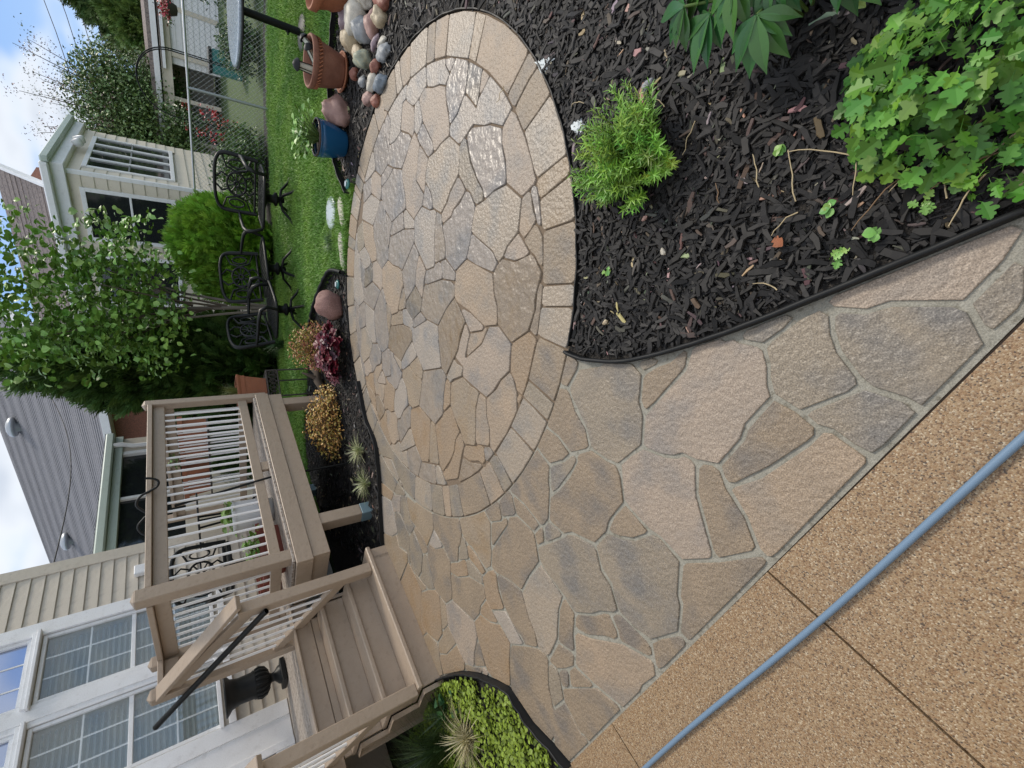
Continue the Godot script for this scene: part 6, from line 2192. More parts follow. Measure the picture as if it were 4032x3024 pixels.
const PATIO_STONES := [
	[733, -5091, 784, -5108, 1037, -5093, 1048, -5076, 1021, -4875, 1004, -4864, 759, -4875, 744, -4892],
	[721, -5093, 736, -4896, 727, -4873, 484, -4832, 461, -4841, 409, -5044, 417, -5055, 592, -5092, 708, -5103],
	[1059, -5077, 1080, -5092, 1160, -5080, 1383, -5019, 1315, -4809, 1041, -4869],
	[389, -5049, 445, -4831, 147, -4719, 51, -4917, 153, -4975],
	[1409, -5014, 1583, -4951, 1679, -4899, 1571, -4698, 1349, -4789, 1334, -4805, 1393, -4999],
	[119, -4702, 101, -4717, 15, -4887, 29, -4906, 129, -4717],
	[1672, -4641, 1590, -4695, 1677, -4867, 1700, -4891, 1795, -4832],
	[-4, -4884, 98, -4697, -47, -4606, -167, -4780],
	[214, -4725, 233, -4743, 408, -4804, 644, -4852, 872, -4864, 1036, -4852, 1070, -4835, 972, -4709, 797, -4758, 676, -4700, 476, -4792, 312, -4692],
	[1738, -4577, 1725, -4566, 1588, -4612, 1472, -4540, 1268, -4564, 1140, -4532, 1052, -4524, 1019, -4535, 1005, -4557, 989, -4704, 1079, -4829, 1116, -4840, 1272, -4804, 1447, -4743, 1627, -4655],
	[1813, -4826, 1982, -4703, 1839, -4526, 1689, -4636],
	[-185, -4774, -65, -4600, -247, -4450, -383, -4596, -237, -4745],
	[373, -4715, 476, -4780, 677, -4689, 719, -4702, 732, -4684, 735, -4541, 529, -4390, 421, -4509],
	[985, -4523, 969, -4510, 759, -4539, 748, -4552, 739, -4713, 800, -4747, 969, -4697, 984, -4672, 996, -4556],
	[1996, -4695, 2166, -4539, 1999, -4378, 1850, -4517],
	[-153, -4439, 5, -4623, 149, -4674, 161, -4665, 5, -4447, -101, -4426],
	[-79, -4553, -175, -4435, -205, -4433, -289, -4353, -309, -4367, -161, -4509, -91, -4562],
	[1793, -4363, 1781, -4354, 1624, -4380, 1551, -4371, 1536, -4404, 1523, -4557, 1592, -4600, 1759, -4543, 1776, -4512],
	[-933, -3659, -948, -3684, -891, -3879, -625, -4133, -615, -4391, -513, -4509, -465, -4517, -393, -4586, -258, -4441, -417, -4265, -551, -4067, -647, -3867, -707, -3703, -725, -3613, -739, -3602],
	[-1461, -4547, -1449, -4532, -1436, -4312, -1382, -4181, -1495, -4131, -1499, -3959, -1512, -3948, -1580, -3948, -1858, -4211, -1685, -4433, -1569, -4557],
	[1438, -4523, 1300, -4420, 1139, -4490, 1129, -4483, 1120, -4416, 1132, -4240, 1013, -4067, 993, -4057, 864, -4264, 997, -4519, 1007, -4526, 1100, -4512, 1224, -4532, 1276, -4555, 1404, -4540],
	[1329, -4233, 1308, -4272, 1309, -4411, 1463, -4529, 1503, -4546, 1520, -4528, 1527, -4373, 1411, -4269],
	[-1431, -4539, -1055, -4501, -1044, -4484, -1063, -4243, -1345, -4135, -1424, -4308, -1440, -4496],
	[533, -4281, 547, -4381, 737, -4527, 944, -4504, 966, -4487, 847, -4265, 688, -4276, 552, -4268],
	[2009, -4365, 2173, -4526, 2214, -4487, 2047, -4334],
	[-599, -4434, -612, -4448, -611, -4487, -596, -4500, -561, -4503, -550, -4489],
	[-973, -4166, -1050, -4237, -1036, -4484, -1020, -4500, -920, -4492, -906, -4479, -956, -4188],
	[-631, -4489, -620, -4472, -625, -4397, -727, -4251, -847, -4042, -955, -4148, -895, -4475, -880, -4488, -768, -4476],
	[1149, -4471, 1283, -4415, 1299, -4399, 1296, -4280, 1316, -4212, 1299, -4186, 1165, -4233, 1145, -4249, 1136, -4452],
	[2227, -4470, 2290, -4389, 2117, -4242, 2053, -4323],
	[2126, -4225, 2293, -4378, 2336, -4332, 2325, -4311, 2155, -4194],
	[-641, -4346, -628, -4328, -637, -4137, -795, -3978, -831, -4031, -715, -4247],
	[1774, -4335, 1651, -4109, 1631, -4089, 1525, -4098, 1411, -4058, 1328, -4072, 1313, -4085, 1327, -4209, 1425, -4267, 1525, -4354, 1632, -4368, 1744, -4352],
	[1788, -3861, 1705, -3977, 1650, -4087, 1811, -4362, 1931, -4291, 1936, -4064, 1839, -3913],
	[149, -4330, 179, -4295, 238, -4181, 121, -4106, 108, -4124, 116, -4204, 128, -4300],
	[2573, -3807, 2375, -3747, 2275, -3983, 2163, -4181, 2349, -4309, 2435, -4179, 2523, -4003, 2588, -3828],
	[2079, -4018, 1977, -4049, 1949, -4073, 1944, -4268, 1957, -4286, 2048, -4260, 2079, -4266, 2107, -4231, 2092, -4032],
	[1010, -3985, 979, -3961, 880, -3928, 676, -3948, 540, -3928, 449, -3985, 420, -4136, 544, -4260, 708, -4264, 848, -4252, 987, -4047],
	[1307, -4163, 1299, -4073, 1175, -3950, 1040, -3984, 1017, -4005, 1006, -4039, 1067, -4101, 1141, -4227, 1287, -4179],
	[2125, -4198, 2232, -4040, 2287, -3931, 2272, -3912, 2172, -3896, 2120, -3904, 2105, -3917, 2104, -4128, 2112, -4184],
	[-2214, -3761, -1867, -4198, -1594, -3943, -1625, -3873, -1769, -3685, -2076, -3764, -2099, -3747, -2121, -3677, -2139, -3662],
	[429, -3955, 416, -3944, 364, -3944, 197, -3957, 180, -3992, 181, -4111, 237, -4143, 260, -4171, 399, -4135, 412, -4120, 440, -3980],
	[-931, -3866, -948, -3884, -964, -4080, -964, -4112, -951, -4126, -848, -4024, -901, -3889],
	[1784, -3820, 1767, -3793, 1664, -3752, 1476, -3768, 1292, -3756, 1233, -3785, 1190, -3951, 1304, -4064, 1412, -4048, 1524, -4088, 1636, -4076, 1787, -3843],
	[2091, -3995, 2091, -3909, 1983, -3782, 1840, -3804, 1813, -3825, 1802, -3851, 1949, -4046, 2079, -4007],
	[-859, -3922, -870, -3935, -833, -4002, -806, -3965],
	[1189, -3925, 1219, -3785, 1141, -3675, 1095, -3565, 1043, -3497, 929, -3497, 881, -3553, 729, -3665, 733, -3803, 881, -3919, 999, -3957, 1024, -3976, 1088, -3952, 1172, -3940],
	[507, -3398, 439, -3419, 383, -3543, 294, -3685, 453, -3962, 547, -3915, 627, -3852, 604, -3604, 551, -3449],
	[570, -3911, 584, -3924, 687, -3938, 836, -3924, 850, -3909, 729, -3818],
	[2391, -3605, 2368, -3592, 2260, -3604, 2107, -3570, 2045, -3589, 2020, -3616, 1997, -3779, 2093, -3890, 2179, -3886, 2291, -3902, 2343, -3791],
	[-519, -3870, -465, -3859, -447, -3841, -320, -3644, -316, -3612, -331, -3595, -441, -3542, -456, -3556, -532, -3852],
	[652, -3847, 720, -3804, 716, -3668, 728, -3648, 728, -3600, 708, -3568, 624, -3568, 608, -3584, 632, -3820],
	[353, -3845, 361, -3831, 289, -3699, 276, -3689, 223, -3695, 215, -3709],
	[-965, -3838, -952, -3816, -983, -3664, -970, -3633, -996, -3476, -1004, -3336, -1020, -3320, -1136, -3320, -1315, -3475, -1236, -3580, -1151, -3791],
	[-1661, -3806, -1650, -3795, -1652, -3780, -1700, -3592, -1719, -3574, -1766, -3667, -1725, -3733],
	[1535, -3311, 1524, -3328, 1519, -3613, 1677, -3747, 1775, -3785, 1793, -3802, 1877, -3785, 1886, -3775, 1896, -3608, 1928, -3484, 1851, -3337, 1836, -3325, 1748, -3332, 1648, -3312],
	[2429, -3525, 2416, -3540, 2377, -3723, 2393, -3739, 2587, -3798, 2604, -3776, 2639, -3609, 2624, -3596, 2473, -3579, 2457, -3543],
	[1941, -3514, 1928, -3528, 1904, -3620, 1896, -3764, 1912, -3783, 1963, -3775, 1987, -3759, 2011, -3612],
	[1296, -3196, 1220, -3212, 1203, -3227, 1058, -3489, 1104, -3560, 1153, -3675, 1220, -3768, 1307, -3746, 1331, -3719, 1402, -3679, 1368, -3388, 1311, -3209],
	[-1687, -3331, -1704, -3320, -1860, -3320, -2012, -3332, -2115, -3429, -2124, -3636, -2083, -3751, -1800, -3688, -1785, -3675, -1717, -3535, -1672, -3400],
	[1342, -3735, 1360, -3752, 1500, -3756, 1620, -3744, 1634, -3729, 1512, -3625, 1439, -3683],
	[-2221, -3750, -2136, -3636, -2137, -3457, -2189, -3425, -2252, -3420, -2375, -3381, -2439, -3479],
	[225, -3683, 280, -3680, 293, -3669, 371, -3543, 426, -3419, 315, -3353, 293, -3373, 244, -3528, 212, -3660],
	[1428, -3675, 1508, -3608, 1516, -3464, 1512, -3384, 1499, -3370, 1464, -3380, 1392, -3380, 1378, -3393, 1408, -3648],
	[-943, -3650, -749, -3595, -733, -3579, -760, -3320, -773, -3305, -964, -3308, -991, -3333, -976, -3536, -960, -3628],
	[749, -3634, 813, -3597, 901, -3503, 883, -3489, 796, -3469, 743, -3483, 732, -3496, 732, -3536, 736, -3620],
	[-579, -3309, -583, -3427, -455, -3523, -307, -3594, -160, -3564, -145, -3551, -124, -3388, -233, -3201, -515, -3277],
	[2400, -3564, 2409, -3511, 2324, -3464, 2251, -3507, 2159, -3538, 2147, -3529, 2120, -3404, 2134, -3273, 2045, -3143, 1991, -3103, 1905, -3225, 1858, -3327, 1941, -3487, 2007, -3581, 2020, -3591, 2112, -3560, 2292, -3592, 2384, -3580],
	[2661, -3299, 2460, -3292, 2441, -3305, 2424, -3496, 2489, -3571, 2628, -3588, 2647, -3575, 2672, -3368, 2672, -3312],
	[183, -2935, 172, -2952, 175, -3241, 309, -3339, 431, -3401, 513, -3391, 555, -3437, 593, -3543, 609, -3559, 713, -3553, 724, -3536, 719, -3485, 615, -3377, 592, -3368, 544, -3379, 529, -3367, 556, -3100, 489, -2947, 468, -2932, 376, -2944],
	[2407, -3094, 2331, -3139, 2332, -3196, 2317, -3213, 2141, -3293, 2132, -3416, 2149, -3503, 2165, -3523, 2251, -3495, 2316, -3452, 2401, -3490, 2415, -3479, 2428, -3352, 2428, -3196, 2420, -3108],
	[-719, -3514, -596, -3432, -596, -3208, -612, -3188, -732, -3188, -748, -3204, -744, -3412, -736, -3488],
	[797, -3451, 809, -3463, 864, -3476, 1043, -3486, 1194, -3217, 1092, -3153, 971, -3231, 881, -3265, 845, -3325],
	[-1331, -3469, -1292, -3432, -1308, -3324, -1257, -3164, -1321, -3097, -1327, -3079, -1356, -3068, -1456, -3087, -1580, -3084, -1645, -3103, -1715, -3212, -1665, -3385, -1643, -3403, -1525, -3433, -1424, -3480],
	[725, -3474, 763, -3467, 783, -3447, 859, -3268, 736, -3164, 649, -3217, 614, -3361],
	[-1275, -3418, -1150, -3315, -1241, -3186, -1259, -3201, -1300, -3328, -1288, -3404],
	[-2205, -3405, -2192, -3416, -2125, -3419, -2021, -3315, -1991, -3317, -1903, -3217, -1903, -3199, -1991, -3099, -2159, -3285],
	[-2365, -3365, -2248, -3412, -2219, -3401, -2167, -3281, -2002, -3087, -2083, -2979, -2140, -2984, -2153, -2995],
	[103, -2881, 81, -2881, -37, -2935, -179, -2977, -259, -3117, -127, -3363, -111, -3378, 163, -3243, 160, -2932],
	[573, -3130, 560, -3144, 540, -3328, 541, -3351, 560, -3364, 591, -3359, 607, -3343, 640, -3212],
	[1327, -3187, 1318, -3199, 1365, -3347, 1379, -3365, 1480, -3368, 1509, -3341, 1509, -3315, 1369, -3179],
	[2002, -3041, 1881, -2974, 1652, -3087, 1496, -2976, 1433, -3021, 1386, -3179, 1512, -3300, 1636, -3296, 1760, -3323, 1836, -3316, 1859, -3295, 1901, -3213, 1951, -3155],
	[-1963, -3300, -1948, -3316, -1908, -3316, -1716, -3312, -1697, -3296, -1733, -3217, -1876, -3212, -1903, -3229],
	[-1017, -3311, -1004, -3296, -996, -3076, -964, -2884, -977, -2865, -1060, -2844, -1159, -2885, -1185, -2915, -1289, -2939, -1303, -2953, -1335, -3056, -1251, -3147, -1137, -3309],
	[-989, -3289, -972, -3300, -771, -3293, -760, -3276, -755, -3115, -772, -3100, -973, -3091, -988, -3120],
	[-241, -3176, -276, -3124, -564, -3116, -580, -3132, -580, -3264, -556, -3280, -256, -3196],
	[2672, -3268, 2672, -3204, 2659, -3189, 2556, -3192, 2452, -3173, 2437, -3185, 2440, -3264, 2453, -3279, 2652, -3284],
	[1997, -3077, 2049, -3131, 2149, -3270, 2319, -3195, 2317, -3143, 2183, -3009, 2025, -3037],
	[750, -3155, 872, -3251, 971, -3219, 1074, -3145, 937, -3050, 867, -3099, 761, -3141],
	[-1725, -3203, -1652, -3088, -1695, -2779, -1795, -2746, -1937, -2811, -2037, -2831, -2052, -2848, -2082, -2963, -2031, -3027, -1991, -3055, -1979, -3091, -1901, -3189, -1888, -3200, -1848, -3204],
	[933, -2917, 943, -3037, 1188, -3196, 1216, -3204, 1375, -3166, 1387, -3155, 1420, -3020, 1345, -2899, 1331, -2837, 1303, -2809, 1160, -2864, 964, -2900],
	[720, -2636, 660, -2644, 647, -2655, 591, -2779, 494, -2929, 569, -3107, 652, -3195, 815, -3103, 828, -3088, 804, -2812, 763, -2685],
	[-719, -3021, -731, -3033, -736, -3060, -741, -3165, -700, -3180, -607, -3173, -592, -3148, -595, -3119],
	[2665, -3165, 2656, -3016, 2639, -2981, 2448, -3024, 2425, -3041, 2432, -3140, 2449, -3163, 2552, -3180, 2632, -3180],
	[2241, -2773, 2220, -2792, 2204, -2884, 2197, -2980, 2213, -3031, 2289, -3111, 2323, -3122, 2375, -3107, 2391, -3087, 2408, -3016, 2351, -2781, 2332, -2768],
	[-627, -3059, -580, -3104, -277, -3115, -261, -3099, -203, -2985, -173, -2955, -130, -2849, -165, -2821, -307, -2745, -369, -2815, -463, -2857, -529, -2923],
	[-980, -3060, -964, -3076, -764, -3092, -748, -3076, -737, -3004, -756, -2984, -956, -2980, -972, -2996],
	[-1389, -2593, -1459, -2585, -1537, -2663, -1605, -2691, -1682, -2773, -1644, -3072, -1631, -3086, -1572, -3072, -1452, -3076, -1437, -3063, -1436, -2964, -1376, -2792, -1376, -2612],
	[849, -3082, 907, -3055, 932, -3032, 920, -2908, 940, -2880, 940, -2828, 920, -2800, 828, -2797, 814, -2809, 828, -3012, 836, -3068],
	[1517, -2964, 1547, -2997, 1655, -3074, 1775, -3023, 1863, -2964, 1717, -2858, 1615, -2919, 1529, -2949],
	[-1411, -3067, -1360, -3060, -1345, -3047, -1311, -2937, -1268, -2860, -1264, -2832, -1277, -2817, -1353, -2798, -1371, -2813, -1424, -2964, -1424, -3052],
	[-322, -2741, -337, -2725, -400, -2696, -489, -2751, -641, -2823, -660, -2844, -693, -3021, -647, -3057, -606, -3007, -613, -2987, -511, -2885, -459, -2841, -367, -2801],
	[2192, -2928, 2176, -2912, 2024, -2888, 1977, -2953, 1970, -2999, 2016, -3028, 2159, -2999, 2187, -2975],
	[2429, -3018, 2628, -2972, 2643, -2959, 2604, -2772, 2583, -2705, 2567, -2686, 2377, -2753, 2358, -2769, 2416, -3004],
	[1349, -2861, 1357, -2903, 1429, -3006, 1550, -2923, 1511, -2889, 1439, -2857, 1368, -2848],
	[1731, -2779, 1728, -2844, 1743, -2861, 1885, -2963, 1945, -2994, 1957, -2985, 1998, -2895, 1985, -2879, 1791, -2769, 1744, -2768],
	[-2123, -2971, -2107, -2969, -2089, -2947, -2063, -2849, -2009, -2735, -2021, -2717, -2047, -2733, -2135, -2949],
	[-963, -2955, -948, -2968, -904, -2972, -741, -2975, -728, -2960, -706, -2861, -724, -2844, -919, -2797, -936, -2816],
	[-155, -2943, -141, -2954, -37, -2923, 55, -2883, 74, -2861, 32, -2813, -107, -2845],
	[114, -2867, 168, -2920, 388, -2932, 483, -2919, 583, -2771, 634, -2649, 453, -2534, 385, -2609, 273, -2669],
	[-1277, -2909, -1267, -2918, -1253, -2915, -1097, -2847, -1082, -2829, -1117, -2797, -1227, -2773, -1239, -2785],
	[1587, -2410, 1508, -2424, 1425, -2453, 1366, -2575, 1305, -2645, 1272, -2720, 1273, -2735, 1345, -2835, 1436, -2840, 1471, -2853, 1575, -2922, 1639, -2895, 1705, -2853, 1716, -2836, 1708, -2720, 1720, -2636, 1712, -2528],
	[1723, -2535, 1728, -2664, 1717, -2736, 1731, -2753, 1799, -2761, 2004, -2876, 2176, -2903, 2193, -2889, 2210, -2805, 2140, -2688, 2103, -2597, 2049, -2523, 1937, -2530, 1824, -2512, 1748, -2520],
	[1295, -2788, 1256, -2736, 1164, -2736, 1056, -2716, 960, -2728, 944, -2748, 952, -2876, 967, -2890, 1164, -2852, 1275, -2807],
	[139, -2618, 89, -2645, 72, -2776, 50, -2813, 92, -2859, 210, -2727, 177, -2699, 155, -2637],
	[-969, -2854, -953, -2839, -899, -2653, -841, -2505, -908, -2440, -1052, -2463, -1096, -2456, -1207, -2485, -1239, -2543, -1125, -2713, -1131, -2739, -1111, -2783, -1063, -2831],
	[-921, -2777, -908, -2788, -707, -2837, -579, -2523, -633, -2489, -769, -2425, -781, -2427, -855, -2573],
	[-395, -2553, -391, -2679, -363, -2699, -297, -2721, -255, -2759, -128, -2832, -108, -2836, 28, -2804, 51, -2787, 75, -2633, 13, -2543, -17, -2469, -41, -2442, -136, -2492, -376, -2536],
	[-1829, -2740, -1845, -2721, -1967, -2670, -2030, -2803, -2012, -2816, -1945, -2803, -1841, -2755],
	[-533, -2486, -567, -2533, -627, -2661, -678, -2805, -667, -2818, -513, -2735, -497, -2719, -523, -2628, -520, -2504],
	[-1351, -2593, -1364, -2612, -1363, -2775, -1348, -2788, -1265, -2807, -1253, -2795, -1245, -2756, -1295, -2655, -1290, -2641, -1315, -2599],
	[933, -2781, 929, -2727, 817, -2619, 792, -2608, 755, -2623, 801, -2767, 815, -2785, 916, -2792],
	[-1143, -2773, -1134, -2761, -1189, -2645, -1263, -2554, -1295, -2596, -1231, -2743, -1211, -2759],
	[2329, -2757, 2338, -2745, 2315, -2681, 2229, -2503, 2212, -2489, 2185, -2503, 2095, -2459, 2061, -2519, 2115, -2597, 2149, -2683, 2191, -2753, 2207, -2766],
	[-1661, -2330, -1792, -2356, -1951, -2369, -1964, -2392, -2003, -2580, -1987, -2643, -1799, -2735, -1696, -2764, -1685, -2759, -1612, -2680, -1616, -2548, -1584, -2432],
	[2568, -2664, 2543, -2593, 2524, -2572, 2328, -2632, 2313, -2648, 2345, -2735, 2360, -2747, 2555, -2679],
	[1265, -2355, 1243, -2333, 1148, -2293, 941, -2389, 861, -2449, 821, -2611, 940, -2720, 1048, -2704, 1163, -2723, 1180, -2696, 1185, -2593, 1219, -2547, 1232, -2464, 1275, -2375],
	[1201, -2723, 1248, -2724, 1261, -2713, 1305, -2617, 1347, -2579, 1403, -2460, 1379, -2433, 1295, -2389, 1277, -2401, 1257, -2445, 1227, -2559, 1196, -2592, 1188, -2704],
	[-471, -2714, -421, -2691, -408, -2676, -404, -2536, -392, -2504, -392, -2464, -412, -2440, -484, -2436, -512, -2460, -498, -2513, -508, -2628, -487, -2695],
	[-2009, -2638, -2023, -2649, -2034, -2693, -2020, -2708, -2001, -2707, -1989, -2692, -1997, -2649],
	[236, -2040, 81, -2081, 31, -2187, -35, -2273, -68, -2352, 75, -2613, 92, -2624, 147, -2605, 225, -2702, 271, -2651, 323, -2623, 430, -2535, 415, -2517, 357, -2494, 235, -2567, 213, -2574, 201, -2563, 273, -2345, 368, -2244, 355, -2149],
	[-1568, -2461, -1583, -2473, -1604, -2552, -1600, -2656, -1587, -2670, -1547, -2653, -1474, -2579],
	[371, -2171, 385, -2299, 513, -2463, 601, -2611, 643, -2638, 728, -2624, 749, -2605, 811, -2587, 847, -2445, 683, -2169, 548, -2168, 480, -2148, 400, -2156],
	[2522, -2551, 2456, -2408, 2440, -2393, 2234, -2485, 2309, -2626, 2503, -2567],
	[-1226, -2453, -1245, -2425, -1347, -2411, -1440, -2365, -1459, -2381, -1508, -2512, -1459, -2571, -1309, -2586, -1249, -2511],
	[377, -2314, 364, -2332, 373, -2475, 527, -2562, 538, -2551, 536, -2540, 495, -2457, 405, -2339],
	[359, -2278, 281, -2353, 221, -2525, 233, -2542, 303, -2511, 359, -2471, 352, -2328, 372, -2296],
	[-46, -2421, -69, -2377, -88, -2360, -200, -2371, -269, -2350, -360, -2360, -388, -2380, -383, -2511, -356, -2524, -148, -2484, -61, -2439],
	[1785, -2491, 1800, -2504, 1852, -2497, 1956, -2519, 2035, -2511, 2063, -2491, 2134, -2353, 2041, -2235, 2001, -2229, 1888, -2280, 1867, -2299, 1797, -2421],
	[1525, -1845, 1476, -1940, 1551, -2049, 1569, -2111, 1640, -2232, 1604, -2384, 1612, -2420, 1709, -2511, 1755, -2511, 1776, -2484, 1789, -2393, 1856, -2296, 1841, -2275, 1702, -2179, 1747, -2143, 1799, -2009, 1655, -1909],
	[-675, -2246, -774, -2407, -569, -2506, -537, -2459, -539, -2441, -511, -2417, -497, -2389],
	[-1521, -2486, -1505, -2471, -1462, -2349, -1595, -2182, -1615, -2209, -1654, -2315, -1567, -2407, -1555, -2451],
	[-836, -2483, -821, -2471, -746, -2331, -757, -2317, -844, -2300, -863, -2313, -891, -2424],
	[2209, -2477, 2171, -2405, 2139, -2371, 2121, -2389, 2101, -2439, 2121, -2459, 2185, -2491],
	[2434, -2375, 2339, -2217, 2243, -2098, 2173, -2133, 2046, -2221, 2225, -2467, 2419, -2391],
	[-1199, -2463, -1087, -2441, -885, -2235, -837, -2219, -825, -2207, -805, -2133, -861, -2001, -881, -1977, -1027, -1957, -1143, -2065, -1251, -2149, -1232, -2252, -1228, -2408, -1215, -2447],
	[-1049, -2425, -1039, -2435, -1016, -2436, -911, -2421, -897, -2403, -871, -2301, -845, -2275, -839, -2247, -852, -2236, -877, -2243],
	[1149, -2205, 1152, -2268, 1175, -2293, 1251, -2325, 1297, -2375, 1413, -2439, 1576, -2400, 1595, -2379, 1604, -2340, 1591, -2325, 1429, -2302, 1285, -2239, 1204, -2192, 1164, -2192],
	[-491, -2411, -479, -2423, -452, -2428, -412, -2428, -399, -2417, -400, -2364, -427, -2331, -445, -2339],
	[733, -2105, 701, -2145, 697, -2163, 773, -2311, 845, -2423, 863, -2431, 937, -2377, 979, -2359, 986, -2349, 973, -2331, 835, -2169, 795, -2133],
	[-1251, -2405, -1240, -2392, -1240, -2308, -1244, -2248, -1267, -2155, -1403, -2103, -1477, -2053, -1549, -2039, -1563, -2057, -1592, -2156, -1551, -2195, -1547, -2219, -1493, -2289, -1419, -2359, -1264, -2408],
	[-489, -2378, -445, -2323, -451, -2304, -446, -2289, -607, -2154, -667, -2235, -631, -2267, -607, -2275],
	[-426, -2319, -388, -2355, -280, -2340, -200, -2360, -89, -2351, -72, -2332, -23, -2221, 23, -2175, 67, -2077, 27, -2049, -56, -2028, -163, -2041, -307, -2173],
	[-1681, -2319, -1665, -2303, -1592, -2112, -1568, -2032, -1576, -1968, -1596, -1952, -1748, -1968, -1865, -1945, -1873, -1931, -1782, -1837, -1889, -1721, -1882, -1697, -1903, -1678, -2099, -1837, -2079, -1943, -2064, -1955, -2045, -1942, -2033, -1956, -2072, -1980, -2055, -2135, -1967, -2339, -1955, -2351, -1804, -2344],
	[1008, -2348, 1095, -2307, 1139, -2275, 1136, -2172, 1148, -2076, 1135, -1949, 1012, -1828, 855, -1879, 841, -1893, 803, -1991, 757, -2037, 737, -2084, 749, -2099, 819, -2137, 979, -2325],
	[1609, -2301, 1623, -2245, 1539, -2057, 1465, -1951, 1368, -1960, 1244, -1944, 1172, -1948, 1151, -1963, 1159, -2072, 1148, -2160, 1159, -2177, 1215, -2185, 1293, -2231, 1432, -2288, 1556, -2308, 1599, -2310],
	[-829, -2281, -812, -2296, -737, -2306, -661, -2203, -665, -2185, -681, -2169, -783, -2142, -803, -2169],
	[-397, -1922, -513, -2035, -598, -2137, -427, -2290, -265, -2112],
	[1725, -2180, 1865, -2278, 1996, -2220, 2011, -2204, 1892, -2084, 1737, -2165],
	[1974, -2147, 2039, -2210, 2219, -2099, 2230, -2081, 2153, -2001],
	[-382, -1885, -464, -1793, -544, -1812, -588, -1808, -756, -1840, -797, -1879, -804, -1904, -705, -2045, -659, -2159, -644, -2171, -529, -2035],
	[-695, -2149, -686, -2137, -725, -2045, -791, -1951, -815, -1930, -851, -1969, -852, -1984, -795, -2115, -775, -2131],
	[245, -2031, 372, -2148, 488, -2137, 556, -2156, 679, -2151, 719, -2103, 739, -2048, 688, -1932, 691, -1785, 671, -1765, 577, -1718, 443, -1791, 393, -1797, 289, -1869],
	[1775, -2129, 1863, -2091, 1878, -2073, 1809, -2021, 1785, -2057, 1765, -2113],
	[-1566, -1951, -1559, -1999, -1543, -2023, -1473, -2041, -1403, -2091, -1268, -2135, -1151, -2049, -1046, -1941, -1167, -1778, -1252, -1820, -1427, -1853, -1543, -1925],
	[2146, -1991, 1977, -1835, 1847, -1741, 1727, -1669, 1701, -1689, 1614, -1865, 1833, -2019, 1961, -2134],
	[-252, -2103, -89, -1964, -221, -1782, -337, -1867, -383, -1912],
	[-66, -1975, -39, -2019, 3, -2025, 76, -2064, 220, -2032, 240, -2012, 279, -1861, 233, -1806, 45, -1897, -51, -1957],
	[713, -1806, 701, -1817, 696, -1852, 700, -1932, 737, -2015, 751, -2026, 795, -1983, 834, -1881],
	[-118, -2011, -104, -2023, -80, -2020, -64, -1996, -83, -1981],
	[-822, -1905, -840, -1892, -899, -1897, -926, -1943, -915, -1955, -869, -1962],
	[-69, -1958, 6, -1901, -123, -1714, -193, -1759, -206, -1775, -85, -1949],
	[-1846, -1927, -1820, -1944, -1744, -1956, -1624, -1944, -1608, -1924, -1617, -1881, -1633, -1865, -1760, -1844],
	[1507, -1848, 1475, -1817, 1315, -1757, 1176, -1720, 1064, -1700, 1044, -1716, 1024, -1812, 1029, -1827, 1148, -1940, 1272, -1932, 1380, -1952, 1448, -1940, 1467, -1923],
	[-956, -1948, -941, -1935, -836, -1716, -816, -1692, -808, -1640, -828, -1516, -848, -1496, -939, -1479, -997, -1425, -1099, -1394, -1115, -1413, -1141, -1499, -1179, -1565, -1216, -1684, -1155, -1755, -1099, -1847, -1039, -1919, -1007, -1939],
	[-1473, -1729, -1525, -1739, -1571, -1805, -1604, -1872, -1595, -1919, -1583, -1930, -1457, -1843, -1460, -1744],
	[-106, -1709, 21, -1898, 211, -1803, 234, -1775, 156, -1604, 136, -1584, -16, -1652],
	[-821, -1742, -839, -1757, -889, -1859, -879, -1875, -813, -1871, -781, -1839, -801, -1769],
	[-380, -1629, -415, -1677, -444, -1780, -393, -1845, -360, -1872, -275, -1805, -261, -1784, -303, -1703],
	[1024, -1764, 1008, -1748, 920, -1744, 860, -1724, 825, -1769, 797, -1835, 845, -1867, 867, -1863, 1003, -1819, 1015, -1807],
	[1593, -1862, 1611, -1847, 1703, -1664, 1691, -1649, 1612, -1613, 1597, -1625, 1583, -1679, 1513, -1812, 1529, -1831],
	[-1582, -1797, -1596, -1784, -1656, -1788, -1671, -1801, -1682, -1831, -1659, -1847, -1616, -1852, -1601, -1839],
	[522, -1733, 504, -1720, 408, -1744, 273, -1789, 253, -1811, 291, -1850, 393, -1785, 479, -1763],
	[-1593, -1434, -1886, -1665, -1869, -1697, -1873, -1721, -1767, -1831, -1711, -1838, -1699, -1829, -1565, -1575, -1580, -1448],
	[-1178, -1757, -1232, -1696, -1352, -1720, -1428, -1720, -1444, -1736, -1440, -1820, -1424, -1835, -1256, -1804, -1189, -1771],
	[610, -1713, 625, -1731, 679, -1757, 711, -1789, 776, -1831, 791, -1819, 834, -1735, 819, -1717, 756, -1688, 644, -1696, 621, -1701],
	[-755, -1822, -635, -1797, -585, -1723, -503, -1629, -419, -1565, -393, -1563, -377, -1547, -356, -1472, -399, -1383, -413, -1333, -425, -1321, -464, -1308, -575, -1302, -659, -1381, -689, -1403, -733, -1419, -807, -1501, -788, -1656, -810, -1715, -771, -1807],
	[1428, -1540, 1413, -1553, 1350, -1751, 1361, -1763, 1492, -1812, 1519, -1779, 1571, -1679, 1591, -1612, 1555, -1585],
	[-403, -1583, -419, -1585, -457, -1615, -573, -1735, -598, -1777, -589, -1789, -476, -1780, -463, -1769, -427, -1661, -393, -1607, -393, -1593],
	[335, -1513, 205, -1553, 158, -1581, 229, -1739, 257, -1782, 379, -1743, 390, -1731, 352, -1536],
	[-333, -1487, -348, -1508, -371, -1611, -291, -1691, -255, -1759, -239, -1774, -45, -1651, -53, -1609, -73, -1589, -164, -1560, -249, -1501],
